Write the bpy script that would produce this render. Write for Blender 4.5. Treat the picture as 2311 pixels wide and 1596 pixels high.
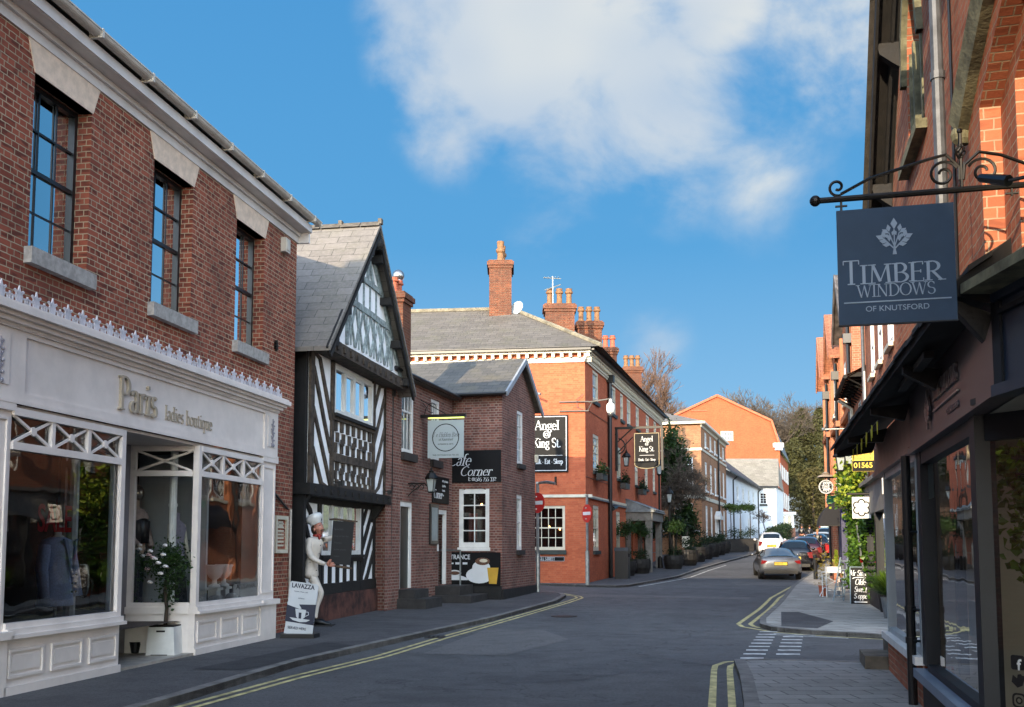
import bpy, bmesh, math, random
from math import sin, cos, tan, pi, radians, atan, atan2, sqrt, hypot
from mathutils import Vector, Matrix, noise
import numpy as np
for o in list(bpy.data.objects): bpy.data.objects.remove(o)
S = bpy.context.scene; COL = S.collection
rnd = random.Random(7)

# ---------------------------------------------------------------- camera, sky, sun, exposure
FPX, CX, CY, PIT, EYE = 2350.0, 1155.5, 1030.0, radians(5), 1.6     # in units of a 2311 px wide picture
cd = bpy.data.cameras.new('camera'); cam = bpy.data.objects.new('camera', cd); COL.objects.link(cam)
cd.sensor_width = 36; cd.lens = 36*FPX/2311; cd.shift_x = 0.0; cd.shift_y = (1030-798)/2311
cd.clip_start = .1; cd.clip_end = 2000
cam.location = (0, 0, EYE); cam.rotation_euler = (pi/2+PIT, 0, 0); S.camera = cam
SUN_AZ, SUN_EL = radians(23), radians(15.5)          # the sun stands behind the camera, a little to the left
W = bpy.data.worlds.new('World'); S.world = W; W.use_nodes = True
SUN_POWER, SKY_POWER, EXPOSURE = 3.4, .15, 1.3
S.view_settings.view_transform = 'Standard'; S.view_settings.look = 'None'
S.view_settings.gamma = 1; S.view_settings.exposure = EXPOSURE
S.cycles.max_bounces = 7; S.cycles.diffuse_bounces = 3; S.cycles.glossy_bounces = 3
S.cycles.transparent_max_bounces = 10; S.cycles.caustics_reflective = False; S.cycles.caustics_refractive = False
S.cycles.sample_clamp_indirect = 4

def world_sky():
    nt = W.node_tree; nt.nodes.clear(); N = nt.nodes.new; L = nt.links.new
    out = N('ShaderNodeOutputWorld'); bg = N('ShaderNodeBackground'); bg.inputs[1].default_value = SKY_POWER
    sky = N('ShaderNodeTexSky'); sky.sky_type = 'NISHITA'; sky.sun_disc = False
    sky.sun_elevation = SUN_EL; sky.sun_rotation = pi+SUN_AZ
    sky.air_density = 1.15; sky.dust_density = .25; sky.ozone_density = 2.2
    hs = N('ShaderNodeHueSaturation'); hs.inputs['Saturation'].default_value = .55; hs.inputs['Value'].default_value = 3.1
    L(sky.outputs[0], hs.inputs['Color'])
    tc = N('ShaderNodeTexCoord')
    def vec(d):
        v = N('ShaderNodeVectorMath'); v.operation = 'DISTANCE'; L(tc.outputs['Generated'], v.inputs[0])
        v.inputs[1].default_value = Vector(d).normalized(); return v.outputs['Value']
    def blob(d, r0, r1, amt):
        m = N('ShaderNodeMapRange'); m.interpolation_type = 'SMOOTHSTEP'; L(vec(d), m.inputs[0])
        m.inputs[1].default_value = r0; m.inputs[2].default_value = r1; m.inputs[3].default_value = amt; m.inputs[4].default_value = 0
        return m.outputs[0]
    def math2(op, a, b, cl=False):
        m = N('ShaderNodeMath'); m.operation = op; m.use_clamp = cl
        for i, q in enumerate((a, b)):
            if isinstance(q, (int, float)): m.inputs[i].default_value = q
            else: L(q, m.inputs[i])
        return m.outputs[0]
    def dirp(px, py):
        u = px-CX; v = CY-py
        return (u, FPX*cos(PIT)-v*sin(PIT), FPX*sin(PIT)+v*cos(PIT))
    mask = None
    for px, py, r0, r1, a in CLOUDS:
        b = blob(dirp(px, py), r0, r1, a); mask = b if mask is None else math2('MAXIMUM', mask, b)
    mp = N('ShaderNodeMapping'); mp.inputs['Scale'].default_value = (1, 1, 1.25); L(tc.outputs['Generated'], mp.inputs[0])
    mp.inputs['Location'].default_value = (.37, .1, .21)
    n1 = N('ShaderNodeTexNoise'); n1.inputs['Scale'].default_value = 6.5; n1.inputs['Detail'].default_value = 10
    n1.inputs['Roughness'].default_value = .56; n1.inputs['Distortion'].default_value = .22; L(mp.outputs[0], n1.inputs[0])
    n2 = N('ShaderNodeTexNoise'); n2.inputs['Scale'].default_value = 2.6; n2.inputs['Detail'].default_value = 3; L(mp.outputs[0], n2.inputs[0])
    s = math2('ADD', mask, math2('MULTIPLY', math2('MULTIPLY', math2('SUBTRACT', n1.outputs[0], .5), 2.9), math2('MULTIPLY', mask, 2.2, True)))
    r = N('ShaderNodeMapRange'); r.interpolation_type = 'SMOOTHSTEP'; L(s, r.inputs[0])
    r.inputs[1].default_value = .12; r.inputs[2].default_value = 1.0; r.inputs[3].default_value = 0; r.inputs[4].default_value = .88
    cr = N('ShaderNodeMix'); cr.data_type = 'RGBA'
    sh = N('ShaderNodeMapRange'); L(n2.outputs[0], sh.inputs[0]); sh.inputs[1].default_value = .36; sh.inputs[2].default_value = .58
    L(sh.outputs[0], cr.inputs[0])
    cr.inputs[6].default_value = CLOUD_DARK; cr.inputs[7].default_value = CLOUD_LIGHT
    # deep clear blue ahead, paler hazy sky around the sun behind, brightened as fill
    sx = N('ShaderNodeSeparateXYZ'); L(tc.outputs['Generated'], sx.inputs[0])
    rp = N('ShaderNodeValToRGB'); L(sx.outputs[2], rp.inputs[0]); e = rp.color_ramp.elements
    e[0].position = .0; e[0].color = SKY_LOW; e[1].position = .75; e[1].color = SKY_HIGH; q = e.new(.28); q.color = SKY_MID
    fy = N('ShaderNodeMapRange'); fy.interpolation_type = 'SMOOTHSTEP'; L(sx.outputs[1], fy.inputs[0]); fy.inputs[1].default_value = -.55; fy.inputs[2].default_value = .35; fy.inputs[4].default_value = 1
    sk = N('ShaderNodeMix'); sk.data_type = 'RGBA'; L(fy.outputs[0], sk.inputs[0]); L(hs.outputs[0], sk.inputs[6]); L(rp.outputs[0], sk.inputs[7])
    mx = N('ShaderNodeMix'); mx.data_type = 'RGBA'
    L(r.outputs[0], mx.inputs[0]); L(sk.outputs[2], mx.inputs[6]); L(cr.outputs[2], mx.inputs[7])
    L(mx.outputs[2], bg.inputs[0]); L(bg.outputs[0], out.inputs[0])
CLOUDS = [(1120, 0, .06, .15, 1.2), (1000, 130, .02, .10, 1.0), (1620, 20, .01, .08, 1.1), (1400, 60, .08, .22, .72), (1035, 250, .02, .10, .68), (1270, 290, .02, .13, .62),
          (1530, 430, .0, .08, .40), (1850, 60, .03, .14, .55), (1470, 770, .0, .07, .36), (1240, 520, 0, .08, .38), (1700, 330, 0, .15, .38)]
CLOUD_DARK = (1.3, 1.62, 2.05, 1); CLOUD_LIGHT = (2.4, 2.38, 2.2, 1)
SKY_LOW, SKY_MID, SKY_HIGH = (.98, 1.75, 2.45, 1), (.29, 1.04, 1.98, 1), (.13, .70, 1.66, 1)
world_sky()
ld = bpy.data.lights.new('sun', 'SUN'); sun = bpy.data.objects.new('sun', ld); COL.objects.link(sun)
ld.energy = SUN_POWER; ld.angle = radians(.5); ld.color = (1, .80, .55)
sdir = Vector((-sin(SUN_AZ)*cos(SUN_EL), -cos(SUN_AZ)*cos(SUN_EL), sin(SUN_EL)))
sun.rotation_euler = sdir.to_track_quat('Z', 'Y').to_euler(); sun.location = (-20, -40, 40)

# ---------------------------------------------------------------- ground profile and facade frames
ZR = [(-60,0),(20,0),(30,.03),(40,.16),(46,.25),(60,.83),(80,1.5),(130,3.2),(200,5.3),(400,9)]
def zr(y):
    for (a, b), (c, d) in zip(ZR, ZR[1:]):
        if y <= c: return b+(d-b)*max(0, (y-a))/(c-a)
    return ZR[-1][1]
class Frame:
    """a facade: local x runs along the wall, local y goes into the building, z up"""
    def __init__(s, x0, y0, t, side='L'):
        s.o = Vector((x0, y0, 0)); a = atan(t)
        d = Vector((sin(a), cos(a), 0)) if side == 'L' else Vector((-sin(a), -cos(a), 0))
        s.ang = atan2(d.y, d.x); s.d = d; s.n = Vector((-d.y, d.x, 0))
    def w(s, x, y, z=0): return s.o+s.d*x+s.n*y+Vector((0, 0, z))
WORLD = Frame(0, 0, 0); WORLD.ang = 0; WORLD.d = Vector((1, 0, 0)); WORLD.n = Vector((0, 1, 0))
def rotated(fr, x, y, ang):
    f = Frame(0, 0, 0); f.o = fr.w(x, y); f.ang = fr.ang+ang
    f.d = Vector((cos(f.ang), sin(f.ang), 0)); f.n = Vector((-f.d.y, f.d.x, 0)); return f

class Thing:
    def __init__(s, name, label=None, cat=None, fr=WORLD, loc=(0, 0, 0), group=None, kind=None, rz=0):
        s.off = Vector(loc); s.fr = fr
        s.o = bpy.data.objects.new(name, None); COL.objects.link(s.o); s.o.empty_display_size = .2
        s.o.location = fr.w(*loc); s.o.rotation_euler = (0, 0, fr.ang+rz); s.rz = rz
        if label: s.o['label'] = label
        if cat: s.o['category'] = cat
        if group: s.o['group'] = group
        if kind: s.o['kind'] = kind
    def add(s, name, mb, mat, parent=None, smooth=False, label=None):
        ob = mb.build(name, mat, parent or s.o, s.off, smooth)
        if label: ob['label'] = label
        return ob
def copy_thing(o, label=None, loc=None, rz=None, scale=None, group=None):
    def rec(q, par):
        c = q.copy(); COL.objects.link(c); c.parent = par
        for ch in [x for x in bpy.data.objects if x.parent == q and x != c]: rec(ch, c)
        return c
    c = rec(o, None)
    if label: c['label'] = label
    if loc is not None: c.location = loc
    if rz is not None: c.rotation_euler = (0, 0, rz)
    if scale: c.scale = (scale,)*3 if isinstance(scale, (int, float)) else scale
    if group: c['group'] = group
    return c

class MB:
    def __init__(s): s.v = []; s.f = []
    def quad(s, *p):
        i = len(s.v); s.v += [tuple(q) for q in p]; s.f.append(tuple(range(i, i+len(p)))); return s
    def box(s, x0, x1, y0, y1, z0, z1, skip=''):
        i = len(s.v); s.v += [(x, y, z) for z in (z0, z1) for y in (y0, y1) for x in (x0, x1)]
        for k, f in dict(b=(0,2,3,1), t=(4,5,7,6), f=(0,1,5,4), k=(2,6,7,3), l=(0,4,6,2), r=(1,3,7,5)).items():
            if k not in skip: s.f.append(tuple(i+j for j in f))
        return s
    def prism(s, pts, y0, y1, axis='y'):
        """outline (a,b) extruded: axis y -> (a,y,b); axis x -> (x,a,b); axis z -> (a,b,z)"""
        m = {'y': lambda a, b, t: (a, t, b), 'x': lambda a, b, t: (t, a, b), 'z': lambda a, b, t: (a, b, t)}[axis]
        ar = sum(pts[k][0]*pts[(k+1) % len(pts)][1]-pts[(k+1) % len(pts)][0]*pts[k][1] for k in range(len(pts)))
        if (ar > 0) == (axis == 'y'): y0, y1 = (y0, y1)
        else: y0, y1 = y1, y0
        n = len(pts); i = len(s.v)
        s.v += [m(a, b, y0) for a, b in pts]+[m(a, b, y1) for a, b in pts]
        s.f.append(tuple(range(i, i+n))); s.f.append(tuple(reversed(range(i+n, i+2*n))))
        for k in range(n):
            l = (k+1) % n; s.f.append((i+l, i+k, i+n+k, i+n+l))
        return s
    def beam(s, x0, z0, x1, z1, w, y0, y1):
        dx, dz = x1-x0, z1-z0; l = hypot(dx, dz) or 1; nx, nz = -dz/l*w/2, dx/l*w/2
        return s.prism([(x0+nx, z0+nz), (x0-nx, z0-nz), (x1-nx, z1-nz), (x1+nx, z1+nz)], y0, y1)
    def tube(s, pts, r, n=8, cap=True):
        pts = [Vector(p) for p in pts]; rr = r if isinstance(r, (list, tuple)) else [r]*len(pts)
        i0 = len(s.v); up = None
        for k, p in enumerate(pts):
            t = (pts[min(k+1, len(pts)-1)]-pts[max(k-1, 0)])
            if t.length < 1e-9: t = Vector((0, 0, 1))
            t.normalize()
            if up is None: up = Vector((0, 0, 1)) if abs(t.z) < .9 else Vector((1, 0, 0))
            a = (up-t*up.dot(t))
            if a.length < 1e-6: a = t.orthogonal()
            a.normalize(); up = a; b = t.cross(a)
            for j in range(n):
                q = 2*pi*j/n; s.v.append(tuple(p+a*cos(q)*rr[k]+b*sin(q)*rr[k]))
        for k in range(len(pts)-1):
            for j in range(n):
                l = (j+1) % n; s.f.append((i0+k*n+j, i0+k*n+l, i0+k*n+n+l, i0+k*n+n+j))
        if cap:
            s.f.append(tuple(i0+j for j in reversed(range(n)))); s.f.append(tuple(i0+(len(pts)-1)*n+j for j in range(n)))
        return s
    def bar(s, p, q, r, n=6): return s.tube([p, q], r, n)
    def lathe(s, prof, c=(0, 0, 0), n=16, sx=1, sy=1):
        i0 = len(s.v)
        for r, z in prof:
            for j in range(n):
                q = 2*pi*j/n; s.v.append((c[0]+r*cos(q)*sx, c[1]+r*sin(q)*sy, c[2]+z))
        for k in range(len(prof)-1):
            for j in range(n):
                l = (j+1) % n; s.f.append((i0+k*n+j, i0+k*n+l, i0+k*n+n+l, i0+k*n+n+j))
        if prof[0][0] > 1e-4: s.f.append(tuple(i0+j for j in reversed(range(n))))
        if prof[-1][0] > 1e-4: s.f.append(tuple(i0+(len(prof)-1)*n+j for j in range(n)))
        return s
    def ball(s, c, r, n=10, m=7, sc=(1, 1, 1)):
        return s.lathe([(max(1e-5, r*sin(pi*k/m)), -r*cos(pi*k/m)*sc[2]) for k in range(m+1)], c, n, sc[0], sc[1])
    def xf(s, M, i0=0):
        s.v[i0:] = [tuple(M @ Vector(p)) for p in s.v[i0:]]; return s
    def build(s, name, mat, parent=None, off=None, smooth=False):
        me = bpy.data.meshes.new(name)
        if off is not None and Vector(off).length > 0:
            ox, oy, oz = off; s.v = [(a-ox, b-oy, c-oz) for a, b, c in s.v]
        me.from_pydata(s.v, [], s.f); me.validate()
        uv_box(me)
        mats = mat if isinstance(mat, list) else [mat]
        for m in mats: me.materials.append(m)
        if smooth: me.polygons.foreach_set('use_smooth', [True]*len(me.polygons))
        me.update()
        ob = bpy.data.objects.new(name, me); COL.objects.link(ob)
        if parent: ob.parent = parent
        return ob
def uv_box(me):
    """metres along the horizontal tangent and up the slope of every face"""
    uv = me.uv_layers.new(name='m'); n = len(me.loops)
    co = np.empty(len(me.vertices)*3); me.vertices.foreach_get('co', co); co = co.reshape(-1, 3)
    vi = np.empty(n, int); me.loops.foreach_get('vertex_index', vi)
    nf = len(me.polygons); nr = np.empty(nf*3); me.polygons.foreach_get('normal', nr); nr = nr.reshape(-1, 3)
    lt = np.empty(nf, int); me.polygons.foreach_get('loop_total', lt)
    N = np.repeat(nr, lt, axis=0)
    t = np.stack([-N[:, 1], N[:, 0], np.zeros(n)], 1); ln = np.linalg.norm(t, axis=1)
    flat = ln < .05; t[flat] = (1, 0, 0); ln[flat] = 1; t /= ln[:, None]
    b = np.cross(N, t); P = co[vi]
    u = (P*t).sum(1); v = (P*b).sum(1)
    uv.data.foreach_set('uv', np.stack([u, v], 1).ravel())

# ---------------------------------------------------------------- materials
def rgb(h, k=1.0):
    if isinstance(h, str):
        c = [int(h[i:i+2], 16)/255 for i in (0, 2, 4)]
        c = [(x/12.92 if x < .04045 else ((x+.055)/1.055)**2.4)*k for x in c]
    else: c = [x*k for x in h]
    return (*c[:3], 1)
class NT:
    def __init__(s, name):
        s.m = bpy.data.materials.new(name); s.m.use_nodes = True; s.t = s.m.node_tree
        s.p = s.t.nodes['Principled BSDF']
    def n(s, ty, **k):
        q = s.t.nodes.new('ShaderNode'+ty)
        for a, b in k.items():
            if a.startswith('i_'): q.inputs[a[2:].replace('_', ' ')].default_value = b
            else: setattr(q, a, b)
        return q
    def l(s, a, b): s.t.links.new(a, b)
    def mix(s, fac, a, b, bt='MIX'):
        q = s.n('Mix', data_type='RGBA', blend_type=bt)
        for i, x in ((0, fac), (6, a), (7, b)):
            if isinstance(x, (int, float, tuple)): q.inputs[i].default_value = x
            else: s.l(x, q.inputs[i])
        return q.outputs[2]
    def noise(s, vec, scale, detail=3, rough=.6):
        q = s.n('TexNoise'); q.inputs['Scale'].default_value = scale; q.inputs['Detail'].default_value = detail
        q.inputs['Roughness'].default_value = rough; s.l(vec, q.inputs['Vector']); return q.outputs[0]
    def ramp(s, f, a, b, lo=0., hi=1.):
        q = s.n('MapRange', interpolation_type='SMOOTHSTEP'); s.l(f, q.inputs[0])
        for i, x in ((1, a), (2, b), (3, lo), (4, hi)): q.inputs[i].default_value = x
        return q.outputs[0]
    def bump(s, h, strength, dist=.01, prev=None):
        q = s.n('Bump'); q.inputs['Strength'].default_value = strength; q.inputs['Distance'].default_value = dist
        s.l(h, q.inputs['Height'])
        if prev is not None: s.l(prev, q.inputs['Normal'])
        return q.outputs[0]
MC = {}
def mat(name, col, rough=.6, metal=0., var=.12, vs=3., bump=0., bs=40., spec=.5, coat=0.):
    if name in MC: return MC[name]
    t = NT(name); t.p.inputs['Roughness'].default_value = rough; t.p.inputs['Metallic'].default_value = metal
    t.p.inputs['Specular IOR Level'].default_value = spec; t.p.inputs['Coat Weight'].default_value = coat
    t.p.inputs['Coat Roughness'].default_value = .05
    c = rgb(col); g = t.n('NewGeometry').outputs['Position']
    if var:
        f = t.noise(g, vs, 5)
        dk = tuple(x*(1-var*1.6) for x in c[:3])+(1,); lt = tuple(min(1, x*(1+var)) for x in c[:3])+(1,)
        t.l(t.mix(t.ramp(f, .3, .7), dk, lt), t.p.inputs['Base Color'])
    else: t.p.inputs['Base Color'].default_value = c
    if bump: t.l(t.bump(t.noise(g, bs, 4), bump, .01), t.p.inputs['Normal'])
    MC[name] = t.m; return t.m
def brick_mat(name, c1, c2, mortar, dark=None, dirt=.35, bw=.225, rh=.075, ms=.011, squash=.5, bump=.5, darkamt=.5, seed=0.):
    t = NT(name); uv = t.n('UVMap').outputs[0]
    nz = t.n('TexNoise'); nz.inputs['Scale'].default_value = 9; nz.inputs['Detail'].default_value = 2; t.l(uv, nz.inputs['Vector'])
    wv = t.n('VectorMath', operation='SCALE'); wv.inputs['Scale'].default_value = .012; t.l(nz.outputs['Color'], wv.inputs[0])
    ad = t.n('VectorMath', operation='ADD'); t.l(uv, ad.inputs[0]); t.l(wv.outputs[0], ad.inputs[1])
    b = t.n('TexBrick', squash=squash, squash_frequency=2, offset=.5); t.l(ad.outputs[0], b.inputs['Vector'])
    b.inputs['Scale'].default_value = 1; b.inputs['Brick Width'].default_value = bw+ms; b.inputs['Row Height'].default_value = rh
    b.inputs['Mortar Size'].default_value = ms/2; b.inputs['Mortar Smooth'].default_value = .35; b.inputs['Bias'].default_value = -.1
    b.inputs['Color1'].default_value = rgb(c1); b.inputs['Color2'].default_value = rgb(c2); b.inputs['Mortar'].default_value = (0, 0, 0, 1)
    col = b.outputs['Color']
    # second layer with the same courses picks out darker and paler single bricks
    b2 = t.n('TexBrick', squash=squash, squash_frequency=2, offset=.5); t.l(ad.outputs[0], b2.inputs['Vector'])
    for k in ('Scale', 'Brick Width', 'Row Height'): b2.inputs[k].default_value = b.inputs[k].default_value
    b2.inputs['Mortar Size'].default_value = 0; b2.inputs['Color1'].default_value = (0, 0, 0, 1); b2.inputs['Color2'].default_value = (1, 1, 1, 1)
    sc = t.n('VectorMath', operation='MULTIPLY'); t.l(ad.outputs[0], sc.inputs[0]); sc.inputs[1].default_value = (4.1, 13.3, 1)
    pf = t.noise(sc.outputs[0], 1.0, 1, .5)
    g = t.n('NewGeometry').outputs['Position']
    f2 = t.ramp(pf, .5, .66, 0, darkamt)
    col = t.mix(f2, col, rgb(dark or c2, .55 if not dark else 1))
    big = t.noise(g, .9, 5, .62)
    col = t.mix(t.ramp(big, .42, .75, 0, dirt), col, rgb((.035, .03, .028)))
    fine = t.noise(uv, 60, 3)
    col = t.mix(t.ramp(fine, .3, .75, 0, .35), col, rgb(c1, .6))
    mo = t.mix(t.ramp(big, .35, .7), rgb(mortar), rgb(mortar, .55))
    fin = t.mix(b.outputs['Fac'], col, mo)
    t.l(fin, t.p.inputs['Base Color']); t.p.inputs['Roughness'].default_value = .88; t.p.inputs['Specular IOR Level'].default_value = .25
    inv = t.n('Math', operation='SUBTRACT'); inv.inputs[0].default_value = 1; t.l(b.outputs['Fac'], inv.inputs[1])
    n1 = t.bump(inv.outputs[0], bump, .012); t.l(t.bump(fine, .35, .006, n1), t.p.inputs['Normal'])
    MC[name] = t.m; return t.m
def slate_mat(name, c1, c2, w=.32, h=.2, moss=.25, mosscol=(.09, .09, .04)):
    t = NT(name); uv = t.n('UVMap').outputs[0]
    nz = t.n('TexNoise'); nz.inputs['Scale'].default_value = 3; t.l(uv, nz.inputs['Vector'])
    wv = t.n('VectorMath', operation='SCALE'); wv.inputs['Scale'].default_value = .03; t.l(nz.outputs['Color'], wv.inputs[0])
    ad = t.n('VectorMath', operation='ADD'); t.l(uv, ad.inputs[0]); t.l(wv.outputs[0], ad.inputs[1])
    b = t.n('TexBrick', offset=.5); t.l(ad.outputs[0], b.inputs['Vector'])
    b.inputs['Scale'].default_value = 1; b.inputs['Brick Width'].default_value = w; b.inputs['Row Height'].default_value = h
    b.inputs['Mortar Size'].default_value = .006; b.inputs['Mortar Smooth'].default_value = .2
    b.inputs['Color1'].default_value = rgb(c1); b.inputs['Color2'].default_value = rgb(c2); b.inputs['Mortar'].default_value = rgb(c1, .2)
    g = t.n('NewGeometry').outputs['Position']
    big = t.noise(g, 1.4, 6, .65); fine = t.noise(g, 14, 4)
    col = t.mix(t.ramp(big, .45, .72, 0, moss), b.outputs['Color'], rgb(mosscol))
    col = t.mix(t.ramp(fine, .35, .8, 0, .4), col, rgb(c2, 1.5))
    t.l(col, t.p.inputs['Base Color']); t.p.inputs['Roughness'].default_value = .7
    # each slate steps down towards its lower edge
    sp = t.n('SeparateXYZ'); t.l(ad.outputs[0], sp.inputs[0])
    dv = t.n('Math', operation='DIVIDE'); t.l(sp.outputs[1], dv.inputs[0]); dv.inputs[1].default_value = h
    fr = t.n('Math', operation='FRACT'); t.l(dv.outputs[0], fr.inputs[0])
    iv = t.n('Math', operation='SUBTRACT'); iv.inputs[0].default_value = 1; t.l(fr.outputs[0], iv.inputs[1])
    n1 = t.bump(iv.outputs[0], .8, .03); inv = t.n('Math', operation='SUBTRACT'); inv.inputs[0].default_value = 1; t.l(b.outputs['Fac'], inv.inputs[1])
    n2 = t.bump(inv.outputs[0], .6, .01, n1); t.l(t.bump(fine, .3, .01, n2), t.p.inputs['Normal'])
    MC[name] = t.m; return t.m
def glass_mat(name, tint=(.9, .95, .95), refl=1.0, op=.0, opcol=(.02, .025, .03)):
    t = NT(name); tr = t.n('BsdfTransparent'); tr.inputs[0].default_value = (*tint, 1)
    gl = t.n('BsdfGlossy'); gl.inputs['Roughness'].default_value = .015; gl.inputs[0].default_value = (1, 1, 1, 1)
    fr = t.n('Fresnel'); fr.inputs[0].default_value = 1.52
    g = t.n('NewGeometry').outputs['Position']
    t.l(t.bump(t.noise(g, 1.3, 2), .05, .06), gl.inputs['Normal'])
    mp = t.n('MapRange'); t.l(fr.outputs[0], mp.inputs[0]); mp.inputs[3].default_value = .03*refl; mp.inputs[4].default_value = 1
    mul = t.n('Math', operation='MULTIPLY', use_clamp=True); t.l(fr.outputs[0], mul.inputs[0]); mul.inputs[1].default_value = 1.7*refl
    mx = t.n('MixShader'); t.l(mul.outputs[0], mx.inputs[0]); t.l(gl.outputs[0], mx.inputs[2])
    if op:
        df = t.n('BsdfDiffuse'); df.inputs[0].default_value = (*opcol, 1); m2 = t.n('MixShader'); m2.inputs[0].default_value = op
        t.l(tr.outputs[0], m2.inputs[1]); t.l(df.outputs[0], m2.inputs[2]); t.l(m2.outputs[0], mx.inputs[1])
    else: t.l(tr.outputs[0], mx.inputs[1])
    t.l(mx.outputs[0], t.t.nodes['Material Output'].inputs[0]); MC[name] = t.m; return t.m
def emit_mat(name, col, k):
    t = NT(name); t.p.inputs['Base Color'].default_value = rgb(col); t.p.inputs['Emission Color'].default_value = rgb(col)
    t.p.inputs['Emission Strength'].default_value = k; MC[name] = t.m; return t.m
def leaf_mat(name, c1, c2, rough=.5):
    t = NT(name); g = t.n('NewGeometry')
    f = t.noise(g.outputs['Position'], 1.7, 3); r = g.outputs['Random Per Island']
    c = t.mix(r, rgb(c1), rgb(c2)); c = t.mix(t.ramp(f, .35, .7, 0, .6), c, rgb(c1, .6))
    t.l(c, t.p.inputs['Base Color']); t.p.inputs['Roughness'].default_value = rough
    t.p.inputs['Specular IOR Level'].default_value = .35
    tl = t.n('BsdfTranslucent'); t.l(c, tl.inputs[0]); mx = t.n('MixShader'); mx.inputs[0].default_value = .3
    t.l(t.p.outputs[0], mx.inputs[1]); t.l(tl.outputs[0], mx.inputs[2]); t.l(mx.outputs[0], t.t.nodes['Material Output'].inputs[0])
    MC[name] = t.m; return t.m

def asphalt_mat(name, base, patch, crack=True):
    t = NT(name); g = t.n('NewGeometry').outputs['Position']
    big = t.noise(g, .22, 4, .6); mid = t.noise(g, 2.2, 5, .65); fine = t.noise(g, 120, 2, .7); f2 = t.noise(g, 24, 4, .75)
    c = t.mix(t.ramp(big, .35, .68), rgb(base), rgb(patch))
    c = t.mix(t.ramp(mid, .4, .75, 0, .4), c, rgb(base, .6))
    c = t.mix(t.ramp(fine, .35, .72, 0, .75), c, rgb(base, 2.2)); c = t.mix(t.ramp(f2, .45, .68, 0, .6), c, rgb(base, .4)); c = t.mix(t.ramp(t.noise(g, 17, 4, .7), .52, .7, 0, .4), c, rgb(base, 2.0)); c = t.mix(t.ramp(t.noise(g, .6, 6, .7), .5, .62, 0, .35), c, rgb(base, .55))
    if crack:
        v = t.n('TexVoronoi', feature='DISTANCE_TO_EDGE'); v.inputs['Scale'].default_value = .34
        w = t.n('VectorMath', operation='ADD'); t.l(g, w.inputs[0])
        nn = t.n('TexNoise'); nn.inputs['Scale'].default_value = 1.2; nn.inputs['Detail'].default_value = 6; t.l(g, nn.inputs['Vector'])
        s2 = t.n('VectorMath', operation='SCALE'); s2.inputs['Scale'].default_value = 2.2; t.l(nn.outputs['Color'], s2.inputs[0]); t.l(s2.outputs[0], w.inputs[1])
        t.l(w.outputs[0], v.inputs['Vector'])
        c = t.mix(t.ramp(v.outputs[0], .003, .012, .4, 0), c, rgb(base, .2))
    t.l(c, t.p.inputs['Base Color'])
    t.l(t.ramp(mid, .3, .7, .78, .93), t.p.inputs['Roughness']); t.p.inputs['Specular IOR Level'].default_value = .35
    t.l(t.bump(fine, .7, .008, t.bump(mid, .25, .03)), t.p.inputs['Normal']); MC[name] = t.m; return t.m
def paving_mat(name, c1, c2, w, h, rot=0., ms=.012):
    t = NT(name); g = t.n('NewGeometry').outputs['Position']
    mp = t.n('Mapping'); mp.inputs['Rotation'].default_value = (0, 0, rot); t.l(g, mp.inputs[0])
    b = t.n('TexBrick', offset=.42); t.l(mp.outputs[0], b.inputs['Vector']); b.inputs['Scale'].default_value = 1
    b.inputs['Brick Width'].default_value = w; b.inputs['Row Height'].default_value = h; b.inputs['Mortar Size'].default_value = ms
    b.inputs['Mortar Smooth'].default_value = .3
    b.inputs['Color1'].default_value = rgb(c1); b.inputs['Color2'].default_value = rgb(c2); b.inputs['Mortar'].default_value = rgb(c1, .28)
    mid = t.noise(g, 1.8, 5, .65); fine = t.noise(g, 60, 3)
    c = t.mix(t.ramp(mid, .4, .72, 0, .45), b.outputs['Color'], rgb(c1, .5)); c = t.mix(t.ramp(fine, .4, .8, 0, .4), c, rgb(c2, 1.4))
    v = t.n('TexVoronoi'); v.inputs['Scale'].default_value = 5; t.l(g, v.inputs['Vector'])
    c = t.mix(t.ramp(v.outputs[0], .045, .075, .55, 0), c, rgb(c1, .35))
    t.l(c, t.p.inputs['Base Color']); t.p.inputs['Roughness'].default_value = .8
    iv = t.n('Math', operation='SUBTRACT'); iv.inputs[0].default_value = 1; t.l(b.outputs['Fac'], iv.inputs[1])
    t.l(t.bump(fine, .3, .006, t.bump(iv.outputs[0], .5, .008)), t.p.inputs['Normal']); MC[name] = t.m; return t.m

BR_A = brick_mat('brick_weathered_red', '96523f', '6f392d', 'a99880', dark='3f221e', dirt=.42, ms=.015, darkamt=.75)
BR_B = brick_mat('brick_dark_handmade', '85574b', '5c3a34', '94857a', dark='38241f', dirt=.4, ms=.018)
BR_H = brick_mat('brick_hotel_orange', 'bc6645', 'a85337', 'ad7256', dark='8b432c', dirt=.12, ms=.009, bump=.3, darkamt=.3)
BR_G = brick_mat('brick_brown_georgian', 'a97a58', '8e6247', 'ac987c', dark='634534', dirt=.2, ms=.008)
BR_O = brick_mat('brick_new_orange', 'a85838', '94492d', '9a664a', dark='7d4029', dirt=.1, ms=.008, bump=.2)
BR_R = brick_mat('brick_red_smooth', 'b36d4f', '9c583f', 'ab967c', dark='74402f', dirt=.15, ms=.013)
BR_C = brick_mat('brick_chimney', '78452f', '5b3324', '7c6a57', dark='35211a', dirt=.45, ms=.012)
SLATE = slate_mat('slate_grey', (.135, .122, .108), (.18, .162, .145), .5, .26)
SLATE2 = slate_mat('slate_mossy', (.07, .065, .058), (.115, .105, .09), .4, .24, .45, (.13, .11, .06))
SLATE3 = slate_mat('slate_brown_dark', (.085, .074, .062), (.125, .11, .094), .5, .28, .3)
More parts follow.
